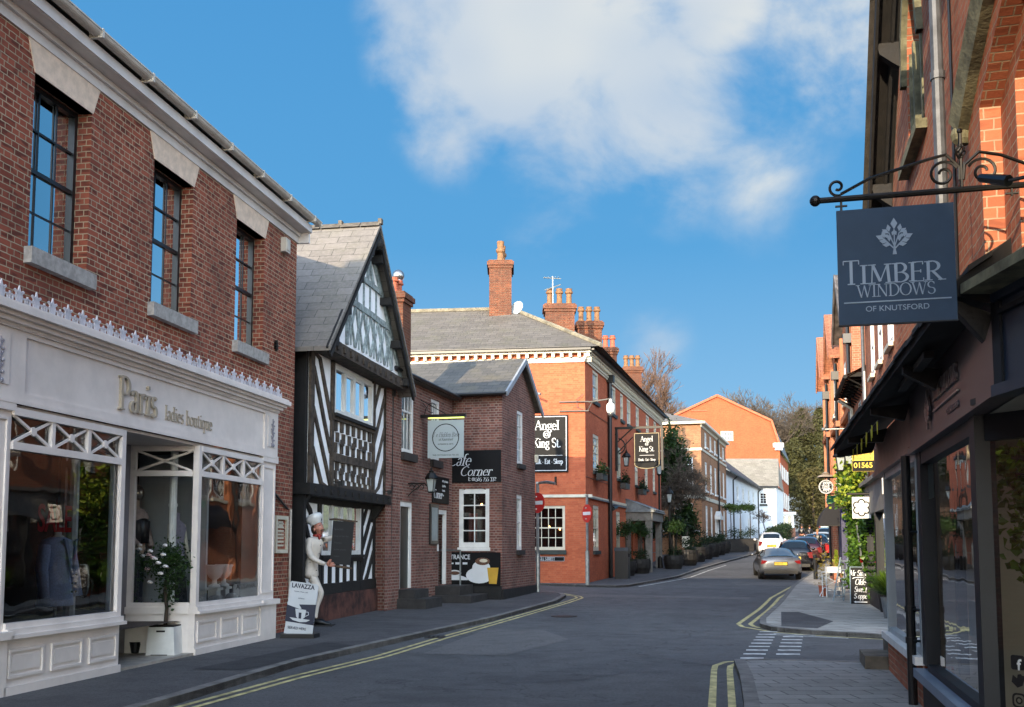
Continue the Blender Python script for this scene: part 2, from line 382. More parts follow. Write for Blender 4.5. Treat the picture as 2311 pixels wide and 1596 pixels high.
STONE_T = slate_mat('stone_tiles_brown', (.19, .165, .13), (.28, .25, .20), .5, .35, .3)
TILE_R = slate_mat('red_roof_tiles', (.30, .11, .06), (.38, .15, .08), .2, .12, .2)
PINKW = mat('painted_timber_lilac', 'dcd3cc', .45, var=.06, vs=2.5, bump=.1, bs=90)
WHITE = mat('painted_white', 'd6d6d2', .45, var=.07, vs=4)
CREAM = mat('painted_cream', 'c9c2ae', .5, var=.08, vs=4)
GUTTER = mat('plastic_off_white', 'b9b2a6', .4, var=.1, vs=6)
LINTEL = mat('stone_lintel', 'd2bda9', .85, var=.1, vs=8, bump=.3, bs=90)
SILL = mat('stone_sill', '9c9893', .85, var=.15, vs=12, bump=.3, bs=90)
BLACKP = mat('painted_black', '101214', .4, var=.2, vs=5)
IRON = mat('wrought_iron', '14120f', .45, metal=.4, var=.25, vs=10)
LEAD = mat('lead_sheet', '6e7478', .55, metal=.2, var=.2, vs=3)
STEEL = mat('galvanised_steel', '8b9090', .45, metal=.7, var=.15, vs=8)
OAK = mat('weathered_oak', '453b31', .85, var=.4, vs=7, bump=.6, bs=30)
OAKD = mat('black_oak', '15120f', .75, var=.4, vs=6, bump=.5, bs=30)
OAKG = mat('grey_blue_weathered_timber', '8f9a99', .85, var=.3, vs=9, bump=.5, bs=30)
LIME = mat('limewash_plaster', 'f3f4f5', .8, var=.05, vs=3, bump=.15, bs=25)
RENDER_W = mat('white_render', 'd5dade', .85, var=.06, vs=1.2, bump=.2, bs=20)
TERRA = mat('terracotta', 'a4563a', .75, var=.15, vs=8)
POTY = mat('chimney_pot_buff', '7b5839', .8, var=.2, vs=8)
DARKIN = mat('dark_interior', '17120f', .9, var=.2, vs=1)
CURT = mat('net_curtain', 'b8bcc0', .9, var=.1, vs=5, bump=.4, bs=22)
GLASS = glass_mat('window_glass', refl=4.5); GLASSD = glass_mat('window_glass_dim', (.55, .6, .62), 1.2)
GLASSO = glass_mat('far_window_glass', (.5, .55, .6), 1.3, .55, (.03, .035, .045))
SHOPG = glass_mat('shop_window_glass', (.93, .95, .95), .85)
MOSS = mat('mossy_stone', '6d6a52', .9, var=.35, vs=6, bump=.6, bs=30)

# ---------------------------------------------------------------- building kit
def wall(mb, x0, x1, z0, z1, holes=(), y=0., depth=.17, axis=None):
    """wall face at y with rectangular holes (x0,x1,z0,z1) and reveals going in by depth"""
    xs = sorted({x0, x1, *[h[0] for h in holes], *[h[1] for h in holes]}); zs = sorted({z0, z1, *[h[2] for h in holes], *[h[3] for h in holes]})
    xs = [x for x in xs if x0 <= x <= x1]; zs = [z for z in zs if z0 <= z <= z1]
    for a, b in zip(xs, xs[1:]):
        for c, d in zip(zs, zs[1:]):
            mx, mz = (a+b)/2, (c+d)/2
            if any(h[0] < mx < h[1] and h[2] < mz < h[3] for h in holes): continue
            mb.quad((a, y, c), (b, y, c), (b, y, d), (a, y, d))
    for h in holes:
        a, b, c, d = h; e = y+depth
        mb.quad((a, y, c), (a, y, d), (a, e, d), (a, e, c)); mb.quad((b, y, c), (b, e, c), (b, e, d), (b, y, d))
        mb.quad((a, y, d), (b, y, d), (b, e, d), (a, e, d)); mb.quad((a, y, c), (a, e, c), (b, e, c), (b, y, c))
    return mb
def arch_pts(x0, x1, z, rise, n=7):
    return [(x0+(x1-x0)*k/n, z+rise*sin(pi*k/n)**.8 if 0 < k < n else z) for k in range(n+1)]
def sash(T, x0, x1, z0, z1, y=.1, cols=3, rows=2, fw=.055, bar=.022, fm=None, gm=None, arch=0., curtain=.0, back=True, split=True,
         sill=None, lintel=None, sillm=None, lintm=None, backm=None, name='window', sillh=.13, silld=.09, curtm=None, meet=.5, bar_d=.02, wy=0.):
    fm = fm or WHITE; gm = gm or GLASS; m = MB()
    d = .07
    m.box(x0, x0+fw, y, y+d, z0, z1).box(x1-fw, x1, y, y+d, z0, z1).box(x0+fw, x1-fw, y+.002, y+d, z0, z0+fw*1.2)
    if arch:
        top = arch_pts(x0+fw, x1-fw, z1-fw*.4, arch); m.prism([(x0+fw, z1-fw-.02), (x1-fw, z1-fw-.02)]+top[::-1], y+.002, y+d)
    else: m.box(x0+fw, x1-fw, y+.002, y+d, z1-fw, z1)
    zm = z0+(z1-z0)*meet; xa, xb = x0+fw, x1-fw; za, zb = z0+fw*1.2, z1-fw-(.02 if arch else 0)
    if split: m.box(xa, xb, y+.012, y+d-.01, zm-.025, zm+.025)
    def bars(c, d2, r, yy):
        for k in range(1, cols): xx = xa+(xb-xa)*k/cols; m.box(xx-bar/2, xx+bar/2, yy, yy+bar_d, c, d2)
        for k in range(1, r): zz = c+(d2-c)*k/r; m.box(xa, xb, yy+.002, yy+bar_d-.002, zz-bar/2, zz+bar/2)
    if split: bars(za, zm-.025, rows, y+.032); bars(zm+.025, zb, rows, y+.016)
    else: bars(za, zb, rows, y+.02)
    w = T.add(name, m, fm)
    g = MB().quad((xa, y+.045, za), (xb, y+.045, za), (xb, y+.045, zb), (xa, y+.045, zb)); T.add('pane', g, gm, w)
    if curtain:
        c = MB(); n = 12
        for sgn in (0, 1):
            wd = (xb-xa)*curtain/2; a = xa if sgn == 0 else xb-wd
            for k in range(n):
                u0, u1 = a+wd*k/n, a+wd*(k+1)/n; o0, o1 = .012*((k % 2)*2-1), .012*(((k+1) % 2)*2-1)
                c.quad((u0, y+.13+o0, za), (u1, y+.13+o1, za), (u1, y+.13+o1, zb), (u0, y+.13+o0, zb))
        T.add('curtain', c, curtm or CURT, w)
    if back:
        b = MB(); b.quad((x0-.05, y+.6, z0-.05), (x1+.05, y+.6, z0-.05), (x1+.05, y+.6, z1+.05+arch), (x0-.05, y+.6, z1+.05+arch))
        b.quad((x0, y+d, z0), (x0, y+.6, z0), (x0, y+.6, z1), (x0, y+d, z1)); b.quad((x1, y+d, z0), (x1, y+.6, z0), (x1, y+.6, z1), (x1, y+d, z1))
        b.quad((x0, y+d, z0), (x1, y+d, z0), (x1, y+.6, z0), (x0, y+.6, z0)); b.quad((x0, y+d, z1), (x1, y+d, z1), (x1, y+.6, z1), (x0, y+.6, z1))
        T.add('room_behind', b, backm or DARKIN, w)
    if sill is not None:
        s = MB().box(x0-sill, x1+sill, wy-silld, y-.002, z0-sillh, z0-.002); T.add('sill', s, sillm or SILL, w)
    if lintel is not None:
        h, fl = lintel; T.add('lintel', MB().prism([(x0-.01, z1+arch), (x1+.01, z1+arch), (x1+fl, z1+h+arch), (x0-fl, z1+h+arch)], wy-.012, wy+.16), lintm or LINTEL, w)
    return w
def chimney(T, x0, x1, y0, y1, z0, z1, pots=(), m=None, corb=.09, cap=.25, potm=None, poth=.5, name='chimney'):
    b = MB().box(x0, x1, y0, y1, z0, z1-cap)
    c = corb
    b.box(x0-c*.5, x1+c*.5, y0-c*.5, y1+c*.5, z1-cap, z1-cap*.66).box(x0-c, x1+c, y0-c, y1+c, z1-cap*.66, z1-cap*.2)
    b.box(x0-c*.4, x1+c*.4, y0-c*.4, y1+c*.4, z1-cap*.2, z1)
    w = T.add(name, b, m or BR_C)
    for px, py in pots:
        r = .13
        p = MB().lathe([(r*1.1, -.03), (r*1.05, poth*.1), (r*.85, poth*.2), (r*.8, poth*.7), (r*1.15, poth*.74), (r*1.15, poth*.82), (r*.95, poth*.86), (r*1.0, poth), (r*.7, poth), (r*.65, poth*.5)], (px, py, z1), 12)
        T.add('chimney_pot', p, potm or POTY, w, smooth=False)
    return w

# ---------------------------------------------------------------- lettering
def sans(T, name, txt, size, mtl, place, parent=None, ext=.006, align='LEFT', offset=0., wscale=1., shear=0.):
    """built-in face turned into a mesh; place = (origin, right vector, up vector)"""
    cu = bpy.data.curves.new('t', 'FONT'); cu.body = txt; cu.size = 1; cu.extrude = ext/size; cu.align_x = align; cu.offset = offset; cu.shear = shear
    ob = bpy.data.objects.new('t', cu); COL.objects.link(ob); dg = bpy.context.evaluated_depsgraph_get(); dg.update()
    me = bpy.data.meshes.new_from_object(ob.evaluated_get(dg)); bpy.data.objects.remove(ob)
    me.name = name; o, r, u = (Vector(q) for q in place); n = r.cross(u).normalized()
    M = Matrix(((r.x*size*wscale, u.x*size, n.x*size, o.x), (r.y*size*wscale, u.y*size, n.y*size, o.y), (r.z*size*wscale, u.z*size, n.z*size, o.z), (0, 0, 0, 1)))
    me.transform(Matrix.Translation(-T.off) @ M); me.materials.clear(); me.materials.append(mtl)
    q = bpy.data.objects.new(name, me); COL.objects.link(q); q.parent = parent or T.o; return q
# serif face drawn with a broad pen: S stem with serifs, D diagonal, A arc, L hairline
def _arc(cx, cy, rx, ry, a0, a1, n=12): return [(cx+rx*cos(radians(a0+(a1-a0)*k/n)), cy+ry*sin(radians(a0+(a1-a0)*k/n))) for k in range(n+1)]
TK, TN = .13, .045
GL = {
 'A': (.74, ['D .04 0 .36 1 .05', 'D .36 1 .68 0 .13', 'L .16 .36 .56 .36', 'F .04 0', 'F .68 0']),
 'B': (.62, ['S .14 0 1 tb', 'A .26 .75 .24 .25 90 -90', 'A .26 .26 .3 .26 90 -90', 'L .14 1 .3 1', 'L .14 .51 .3 .51', 'L .14 0 .3 0']),
 'C': (.70, ['A .4 .5 .36 .5 50 310']),
 'D': (.74, ['S .14 0 1 tb', 'A .24 .5 .44 .5 90 -90', 'L .14 1 .26 1', 'L .14 0 .26 0']),
 'E': (.58, ['S .14 0 1 tb', 'L .14 1 .52 1', 'L .14 .52 .44 .52', 'L .14 0 .54 0', 'D .52 1 .52 .86 .04', 'D .54 0 .54 .16 .04', 'D .44 .6 .44 .44 .04']),
 'F': (.55, ['S .14 0 1 tb', 'L .14 1 .5 1', 'L .14 .5 .42 .5', 'D .5 1 .5 .86 .04', 'D .42 .58 .42 .42 .04']),
 'H': (.78, ['S .14 0 1 tb', 'S .62 0 1 tb', 'L .14 .5 .62 .5']),
 'I': (.30, ['S .15 0 1 tb']),
 'K': (.72, ['S .14 0 1 tb', 'D .16 .45 .6 1 .05', 'D .28 .58 .66 0 .12', 'F .66 0', 'F .58 1']),
 'L': (.56, ['S .14 0 1 tb', 'L .14 0 .52 0', 'D .52 0 .52 .16 .04']),
 'M': (.92, ['D .14 0 .18 1 .05', 'D .18 1 .46 .1 .12', 'D .46 .1 .74 1 .05', 'D .74 1 .8 0 .12', 'F .14 0', 'F .8 0', 'F .16 1', 'F .76 1']),
 'N': (.80, ['D .14 0 .14 1 .05', 'D .14 1 .66 0 .12', 'D .66 0 .66 1 .05', 'F .14 0', 'F .14 1', 'F .66 1']),
 'O': (.80, ['A .4 .5 .35 .5 0 360']),
 'P': (.62, ['S .14 0 1 tb', 'A .26 .73 .28 .27 90 -90', 'L .14 1 .3 1', 'L .14 .46 .3 .46']),
 'R': (.68, ['S .14 0 1 tb', 'A .26 .74 .27 .26 90 -90', 'L .14 1 .3 1', 'L .14 .48 .3 .48', 'D .3 .48 .62 0 .12', 'F .64 0']),
 'S': (.56, ['A .28 .745 .21 .24 30 270', 'A .28 .255 .22 .25 90 -150', 'D .46 .9 .46 .76 .04', 'D .07 .24 .07 .1 .04']),
 'T': (.66, ['S .33 0 1 b', 'L .04 1 .62 1', 'D .04 1 .04 .84 .04', 'D .62 1 .62 .84 .04']),
 'U': (.78, ['D .14 1 .14 .35 .12', 'A .39 .33 .25 .33 180 360', 'D .64 1 .64 .3 .05', 'F .14 1', 'F .64 1']),
 'V': (.72, ['D .06 1 .36 0 .12', 'D .36 0 .64 1 .05', 'F .06 1', 'F .64 1']),
 'W': (1.0, ['D .06 1 .3 0 .12', 'D .3 0 .5 .95 .05', 'D .5 .95 .7 0 .12', 'D .7 0 .92 1 .05', 'F .06 1', 'F .92 1']),
 'Z': (.6, ['L .06 1 .54 1', 'D .54 1 .06 0 .12', 'L .06 0 .54 0']),
 'a': (.48, ['A .2 .16 .15 .16 60 330', 'S .36 .02 .5 -', 'A .22 .48 .14 .16 0 170']),
 'b': (.54, ['S .12 0 1 t', 'A .28 .31 .2 .31 150 -150']),
 'd': (.54, ['S .4 0 1 tb', 'A .24 .31 .2 .31 30 330']),
 'e': (.48, ['A .25 .31 .2 .31 0 320', 'L .06 .36 .45 .36']),
 'f': (.32, ['S .14 0 .8 b', 'A .27 .82 .13 .17 180 50', 'L .02 .6 .3 .6']),
 'g': (.5, ['A .23 .42 .17 .2 0 360', 'A .24 -.1 .2 .16 0 360', 'L .38 .6 .48 .66', 'D .14 .24 .14 .08 .06']),
 'i': (.28, ['S .14 0 .62 tb', 'P .14 .86']),
 'k': (.54, ['S .12 0 1 tb', 'D .14 .26 .44 .6 .05', 'D .22 .36 .5 0 .11', 'F .5 0', 'F .42 .62']),
 'l': (.28, ['S .14 0 1 tb']),
 'm': (.84, ['S .12 0 .62 tb', 'A .27 .42 .15 .2 170 0', 'S .42 0 .42 b', 'A .57 .42 .15 .2 170 0', 'S .72 0 .42 b']),
 'n': (.56, ['S .12 0 .62 tb', 'A .28 .42 .15 .2 170 0', 'S .43 0 .42 b']),
 'o': (.52, ['A .26 .31 .21 .31 0 360']),
 'p': (.54, ['S .12 -.32 .62 tb', 'A .28 .31 .2 .31 150 -150']),
 'q': (.54, ['S .4 -.32 .6 b', 'A .24 .31 .2 .31 30 330']),
 'r': (.4, ['S .12 0 .62 tb', 'A .27 .44 .14 .18 170 50', 'P .35 .54']),
 's': (.4, ['A .2 .46 .13 .16 30 270', 'A .2 .16 .14 .16 90 -150']),
 't': (.34, ['S .14 .1 .82 -', 'A .24 .13 .1 .13 180 320', 'L .02 .6 .3 .6']),
 'u': (.56, ['S .12 .18 .62 t', 'A .26 .17 .14 .17 180 350', 'S .42 0 .62 tb']),
 'w': (.76, ['D .04 .62 .22 0 .1', 'D .22 0 .38 .6 .04', 'D .38 .6 .54 0 .1', 'D .54 0 .7 .62 .04', 'F .04 .62', 'F .7 .62']),
 '@': (.95, ['A .46 .4 .42 .46 -60 290', 'A .44 .4 .17 .2 0 360', 'D .62 .58 .6 .3 .08', 'A .72 .32 .12 .12 180 360']),
 '.': (.24, ['P .12 .06']), '-': (.3, ['P .15 .34']), ':': (.24, ['P .12 .06', 'P .12 .5']), "'": (.2, ['D .1 1 .1 .8 .07']), ' ': (.3, []),
 '0': (.54, ['A .27 .33 .21 .33 0 360']), '1': (.36, ['S .18 0 .66 b']),
 '2': (.5, ['A .25 .48 .18 .18 160 -20', 'D .42 .42 .08 0 .05', 'L .08 0 .46 0']), '3': (.48, ['A .22 .46 .17 .19 150 -80', 'A .22 .05 .2 .24 80 -150']),
 '5': (.48, ['L .12 .64 .42 .64', 'D .12 .64 .1 .34 .04', 'A .22 .1 .2 .26 100 -150']), '6': (.52, ['A .27 .26 .2 .26 0 360', 'D .08 .3 .34 .95 .06']),
 '7': (.46, ['L .06 .64 .44 .64', 'D .44 .64 .16 -.2 .09']),
}
def serif(T, name, txt, size, mtl, place, parent=None, ext=.006, align='LEFT', wscale=1., weight=1., shear=0., track=0.):
    mb = MB(); x = 0.
    def pen(pts, wfix=None):
        n = len(pts); L, R = [], []
        for k, p in enumerate(pts):
            a = pts[max(k-1, 0)]; b = pts[min(k+1, n-1)]; dx, dy = b[0]-a[0], b[1]-a[1]; l = hypot(dx, dy) or 1
            w = (wfix if wfix else TN+(TK-TN)*abs(dy/l)**1.3)*weight/2
            L.append((p[0]-dy/l*w, p[1]+dx/l*w)); R.append((p[0]+dy/l*w, p[1]-dx/l*w))
        for k in range(n-1): mb.prism([L[k], R[k], R[k+1], L[k+1]], 0, -ext/size)
    def ser(sx, sy): w = .085; mb.prism([(sx-w-TK*weight/2, sy-.022), (sx+w+TK*weight/2, sy-.022), (sx+w+TK*weight/2, sy+.022), (sx-w-TK*weight/2, sy+.022)], 0, -ext/size*1.02)
    for ch in txt:
        wd, st = GL.get(ch, GL[' '])
        for s_ in st:
            q = s_.split(); c = q[0]; v = [float(z) for z in q[1:] if z not in ('t', 'b', 'tb', '-')]
            if c == 'S':
                pen([(x+v[0], v[1]), (x+v[0], v[2])], TK)
                if 'b' in q[-1]: ser(x+v[0], v[1]+.02)
                if 't' in q[-1]: ser(x+v[0], v[2]-.02)
            elif c == 'D': pen([(x+v[0], v[1]), (x+v[2], v[3])], v[4])
            elif c == 'L': pen([(x+v[0], v[1]), (x+v[2], v[3])], TN)
            elif c == 'A': pen([(x+a, b) for a, b in _arc(*v)])
            elif c == 'F': ser(x+v[0], min(max(v[1], .02), v[1]-.02) if v[1] > .5 else v[1]+.02)
            elif c == 'P': pen([(x+a, b) for a, b in _arc(v[0], v[1], .035, .035, 0, 360, 6)], .07)
        x += wd+track
    x -= track
    o, r, u = (Vector(q) for q in place); n = r.cross(u).normalized(); sh = {'LEFT': 0, 'CENTER': -x/2, 'RIGHT': -x}[align]
    mb.v = [tuple(o+r*((a+sh+shear*c)*size*wscale)+u*(c*size)+n*(-b*size)) for a, b, c in mb.v]
    return T.add(name, mb, mtl, parent)
# ================================================================ LEFT: brick building with the lilac shop front
FA = Frame(-4.01, 17.74, .172)
ROOM = mat('shop_room_wall', '43362d', .9, var=.3, vs=1.5); ROOMF = mat('shop_room_floor', '4a3c30', .6, var=.2, vs=2)
PLINTH = mat('display_plinth', 'a5a2a0', .6, var=.08)
SASHB = mat('sash_paint_black', '14181b', .35, var=.1)
GOLDL = mat('cream_cut_letters', 'a69a88', .5, var=.06, vs=9)
SHELF = mat('shelf_timber', '53402f', .6, var=.2)
A = Thing('boutique_building', 'two storey red brick building with black sash windows above a lilac white shop front', 'shop building', FA)
wins = [(-9.07, -7.92, 4.96, 7.0), (-6.43, -5.28, 4.96, 7.0), (-3.74, -2.58, 4.96, 7.0), (-1.06, .08, 4.96, 7.0)]
m = MB(); wall(m, -20, 1.58, 0, 7.5, wins+[(-7.3, -.1, -.02, 3.9)], .35, .2)
m.quad((1.58, .35, 0), (1.58, 11, 0), (1.58, 11, 7.6), (1.58, 5.6, 10.2), (1.58, .35, 7.5)).quad((-20, 11, 0), (-20, .35, 0), (-20, .35, 7.5), (-20, 5.6, 10.2), (-20, 11, 7.6))
m.quad((1.58, 11, 0), (-20, 11, 0), (-20, 11, 7.6), (1.58, 11, 7.6)); A.add('wall', m, BR_A)
for a, b, c, d in wins:
    sash(A, a, b, c, d, y=.54, cols=3, rows=2, fw=.06, bar=.022, fm=SASHB, gm=GLASS, curtain=.34, sill=.07, sillh=.19, silld=.10, wy=.35, lintel=(.39, .16), backm=DARKIN)
m = MB().box(-20, 1.62, .325, .349, 7.36, 7.55).box(-20, 1.66, .10, .335, 7.553, 7.60).box(-20, 1.66, .08, .12, 7.56, 7.70).box(-20, 1.64, .28, .324, 7.48, 7.55)
m.box(1.60, 1.66, .12, .9, 7.36, 7.553)
A.add('fascia_board', m, mat('fascia_white', 'cfcac6', .45, var=.07, vs=2))
m = MB(); n = 10
for k in range(n):
    a0, a1 = pi+pi*k/n, pi+pi*(k+1)/n; r = .075; cy_, cz = 0, 7.79
    m.quad((-20, cy_+r*cos(a0), cz+r*sin(a0)), (1.78, cy_+r*cos(a0), cz+r*sin(a0)), (1.78, cy_+r*cos(a1), cz+r*sin(a1)), (-20, cy_+r*cos(a1), cz+r*sin(a1)))
m.box(-20, 1.78, -.082, -.066, 7.78, 7.80).box(1.77, 1.785, -.075, .075, 7.72, 7.80)
for k in range(11): m.box(-10.6+1.2*k, -10.56+1.2*k, -.084, .10, 7.70, 7.815)
A.add('gutter', m, GUTTER)
m = MB().quad((-20, .02, 7.74), (1.7, .02, 7.74), (1.7, 5.6, 10.25), (-20, 5.6, 10.25)).quad((1.7, 11.1, 7.7), (-20, 11.1, 7.7), (-20, 5.6, 10.25), (1.7, 5.6, 10.25)).box(-20, 1.7, 5.5, 5.7, 10.22, 10.31)
A.add('roof', m, SLATE)
# shop front
m = MB()
m.box(-7.6, -.04, -.04, .34, 3.90, 3.93).box(-7.64, 0, -.09, .34, 3.93, 3.98).box(-7.68, .04, -.14, .34, 3.98, 4.02).box(-7.72, .08, -.2, .34, 4.02, 4.09).box(-7.70, .06, -.17, .34, 4.09, 4.12)
A.add('cornice', m, PINKW)
m = MB(); wall(m, -7.6, -.02, 3.1, 3.93, [(-6.88, -.55, 3.23, 3.83)], 0, .03)
m.box(-6.88, -.55, .03, .05, 3.23, 3.83).box(-7.6, -.02, -.03, 0-.001, 3.885, 3.93).box(-7.6, -.02, -.025, -.001, 3.1, 3.14)
m.box(-7.6, -.02, .052, .30, 3.06, 3.1)
for a in (-7.5, -.44): m.box(a, a+.34, -.012, -.001, 3.28, 3.80)
m.box(-.02, -.001, .0, .34, 3.1, 3.93)
A.add('fascia_panel', m, PINKW)
def scroll(mb, x, z, s=1., y=-.014):
    for q in range(6):
        t = q/5; mb.beam(x-.02*s*(1 if q % 2 else -1), z+.3*t*s, x+.05*s*(1 if q % 2 else -1), z+(.3*t+.09)*s, .018*s, y-.012, y)
        mb.ball((x+.045*s*(1 if q % 2 else -1), y-.006, z+(.3*t)*s), .02*s, 6, 4)
    mb.beam(x, z-.02*s, x, z+.42*s, .014*s, y-.014, y); mb.ball((x-.035*s, y-.006, z-.03*s), .026*s, 6, 4).ball((x+.035*s, y-.006, z-.03*s), .026*s, 6, 4)
m = MB(); scroll(m, -7.33, 3.34); scroll(m, -.27, 3.34); A.add('moulded_ornament', m, mat('ornament_grey', '8f8c94', .5, var=.1))
serif(A, 'lettering', 'Paris', .42, GOLDL, ((-5.02, .028, 3.31), (1, 0, 0), (0, 0, 1)), ext=.035, weight=1.0, wscale=1.0, track=.01)
serif(A, 'lettering', 'ladies boutique', .20, GOLDL, ((-3.84, .028, 3.32), (1, 0, 0), (0, 0, 1)), ext=.012, weight=.85, wscale=1.0, track=.03)
m = MB()
for k in range(26):                                            # cast iron cresting
    x = -7.5+.287*k; y0, y1 = -.13, -.115
    m.box(x-.143, x+.144, y0, y1, 4.18, 4.2)
    for s_ in (-1, 1):
        m.beam(x+s_*.035, 4.19, x+s_*.05, 4.28, .02, y0, y1).beam(x+s_*.05, 4.28, x+s_*.02, 4.33, .02, y0, y1).beam(x+s_*.02, 4.3, x+s_*.075, 4.36, .028, y0, y1)
        m.beam(x+s_*.105, 4.19, x+s_*.1, 4.27, .02, y0, y1).beam(x+s_*.07, 4.26, x+s_*.143, 4.275, .02, y0, y1)
        m.beam(x+s_*.143, 4.19, x+s_*.143, 4.31, .016, y0, y1)
    m.prism([(x-.02, 4.2), (x+.02, 4.2), (x+.045, 4.34), (x+.018, 4.36), (x, 4.43), (x-.018, 4.36), (x-.045, 4.34)], y0, y1)
m.v = [(x, y, 4.12+(z-4.18)*.76) for x, y, z in m.v]
A.add('cresting', m, mat('cresting_paint', 'c9c6cc', .45, var=.1, vs=8))
m = MB()                                                        # pilasters, posts, sills, stallrisers
def riser(mb, x0, x1, n, y=0.):
    mb.box(x0, x1, y, y+.2, .02, .66); mb.box(x0-.02, x1+.02, y-.09, y+.2, .66, .70).box(x0-.01, x1+.01, y-.05, y+.2, .70, .76)
    mb.box(x0-.01, x1+.01, y-.03, y-.001, .02, .17)
    wd = (x1-x0)/n
    for k in range(n):
        a, b = x0+wd*k+.07, x0+wd*(k+1)-.07; c, d = .25, .55
        for q in ((a, b, c, c+.03), (a, b, d-.03, d), (a, a+.03, c+.03, d-.03), (b-.03, b, c+.03, d-.03)): mb.box(q[0], q[1], y-.022, y-.001, q[2], q[3])
        mb.box(a+.06, b-.06, y-.012, y-.0012, c+.07, d-.07)
riser(m, -7.05, -4.86, 3); riser(m, -2.88, -.62, 3)
for a, b in ((-7.62, -7.05), (-.62, -.02)):
    m.box(a, b, .02, .34, .02, 3.1).box(a-.02, b+.02, -.03, .02-.001, .02, .66).box(a-.04, b+.04, -.09, .34, .66, .74)
    m.box(a+.06, a+.09, .0, .0199, .85, 2.95).box(b-.09, b-.06, .0, .0199, .85, 2.95).box(a+.09, b-.09, .0, .0199, 2.92, 2.95).box(a+.09, b-.09, .0, .0199, .85, .88).box(a-.02, b+.02, -.02, .02, 3.02, 3.1)
for a in (-4.94, -2.88): m.box(a, a+.09, -.01, .08, .76, 3.06)
for a, b in ((-7.05, -4.94), (-2.79, -.62)):
    m.box(a, b, -.012, .06, 2.62, 2.70).box(a, b, -.018, .06, 2.98, 3.06).box(a, b, -.012, .07, .76, .82)
    for k in range(3):
        x0 = a+(b-a)*k/3; x1 = a+(b-a)*(k+1)/3; cx_ = (x0+x1)/2; cz = 2.84
        m.beam(x0+.03, 2.70, x1-.03, 2.98, .028, .004, .03).beam(x0+.03, 2.98, x1-.03, 2.70, .028, .006, .032)
        m.prism([(cx_+.05*cos(t*pi/4), cz+.05*sin(t*pi/4)) for t in range(8)], -.004, .02)
        if k: m.box(x0-.03, x0+.03, -.006, .05, 2.70, 2.98)
A.add('shop_front', m, PINKW)
for a, b in ((-7.05, -4.94), (-2.79, -.62)):
    g = MB().quad((a, .04, .82), (b, .04, .82), (b, .04, 2.62), (a, .04, 2.62)); A.add('shop_window', g, SHOPG)
    g = MB().quad((a, .04, 2.70), (b, .04, 2.70), (b, .04, 2.98), (a, .04, 2.98)); A.add('transom_light', g, SHOPG)
# splayed return window of the doorway on the right bay, and its mirror on the left bay
def ret(xf, xb, sgn):
    F = [(xf, .09), (xb, .95)]
    def P(t, z, o=0.): return (xf+(xb-xf)*t+o*sgn, .09+.86*t, z)
    mb = MB()
    def bx(t0, t1, z0, z1, th=.03):
        i = len(mb.v); mb.v += [P(t, z, o) for z in (z0, z1) for o in (-th, th) for t in (t0, t1)]
        for f in ((0,2,3,1), (4,5,7,6), (0,1,5,4), (2,6,7,3), (0,4,6,2), (1,3,7,5)): mb.f.append(tuple(i+j for j in f))
    bx(0, 1, .02, .66, .04); bx(0, 1, .66, .76, .07); bx(.92, 1, .76, 3.06); bx(0, .92, .76, .82); bx(0, .92, 2.62, 2.70); bx(0, .92, 2.98, 3.06)
    for z0, z1 in ((2.70, 2.98), (2.98, 2.70)):
        i = len(mb.v); dz = .016
        mb.v += [P(t, z+e, o) for (t, z) in ((.03, z0), (.9, z1)) for e in (-dz, dz) for o in (-.014, .014)]
        for f in ((0,1,3,2), (4,6,7,5), (0,4,5,1), (2,3,7,6), (0,2,6,4), (1,5,7,3)): mb.f.append(tuple(i+j for j in f))
    bx(.12, .86, .25, .28, .055); bx(.12, .86, .52, .55, .055)
    A.add('doorway_return', mb, PINKW)
    A.add('shop_window', MB().quad(P(0, .82), P(.92, .82), P(.92, 2.62), P(0, 2.62)), SHOPG)
ret(-2.84, -3.04, 1); ret(-4.89, -4.69, 1)
m = MB().box(-4.7, -3.04, .95, 1.0, .12, 3.06); d_ = A.add('door', m, mat('door_paint_grey', '77747a', .4, var=.06))
A.add('pane', MB().box(-4.35, -3.4, .935, .949, .95, 2.9), GLASSO, d_); A.add('handle', MB().box(-3.32, -3.28, .9, .94, 1.0, 1.3), STEEL, d_)
m = MB().box(-4.86, -2.88, .0, .98, .02, .115); A.add('doorstep', m, mat('step_tiles', '9b948a', .5, var=.15, vs=6))
A.add('doorway_ceiling', MB().box(-4.86, -2.88, .05, .98, 3.062, 3.09), PINKW)
m = MB().quad((-7.1, .2, .56), (-7.1, 3.4, .56), (-.1, 3.4, .56), (-.1, .2, .56)).quad((-7.5, 3.4, 0), (-.1, 3.4, 0), (-.1, 3.4, 3.3), (-7.5, 3.4, 3.3))
m.quad((-7.3, .2, .1), (-7.3, 3.4, .1), (-7.3, 3.4, 3.3), (-7.3, .2, 3.3)).quad((-.1, .2, .1), (-.1, 3.4, .1), (-.1, 3.4, 3.3), (-.1, .2, 3.3)).quad((-7.5, .3, 3.12), (-.1, .3, 3.12), (-.1, 3.4, 3.12), (-7.5, 3.4, 3.12))
for k in range(5):
    m.box(-6.9+.5*k, -6.55+.5*k, 2.2, 2.6, .56, 1.2+.3*(k % 3))
A.add('shop_interior', m, ROOM); A.add('bounce_floor', MB().box(-7.0, -4.95, .1, 1.5, .561, .58).box(-2.75, -.65, .1, 1.6, .561, .58), mat('bounce_floor_white', 'cfccc6', .6, var=.05))  # pale floors added to bounce light onto the window displays
m = MB().box(-1.15, -1.09, .7, 1.9, .56, 3.1); A.add('display_screen', m, mat('display_panel_white', 'a9aeb2', .7, var=.05))
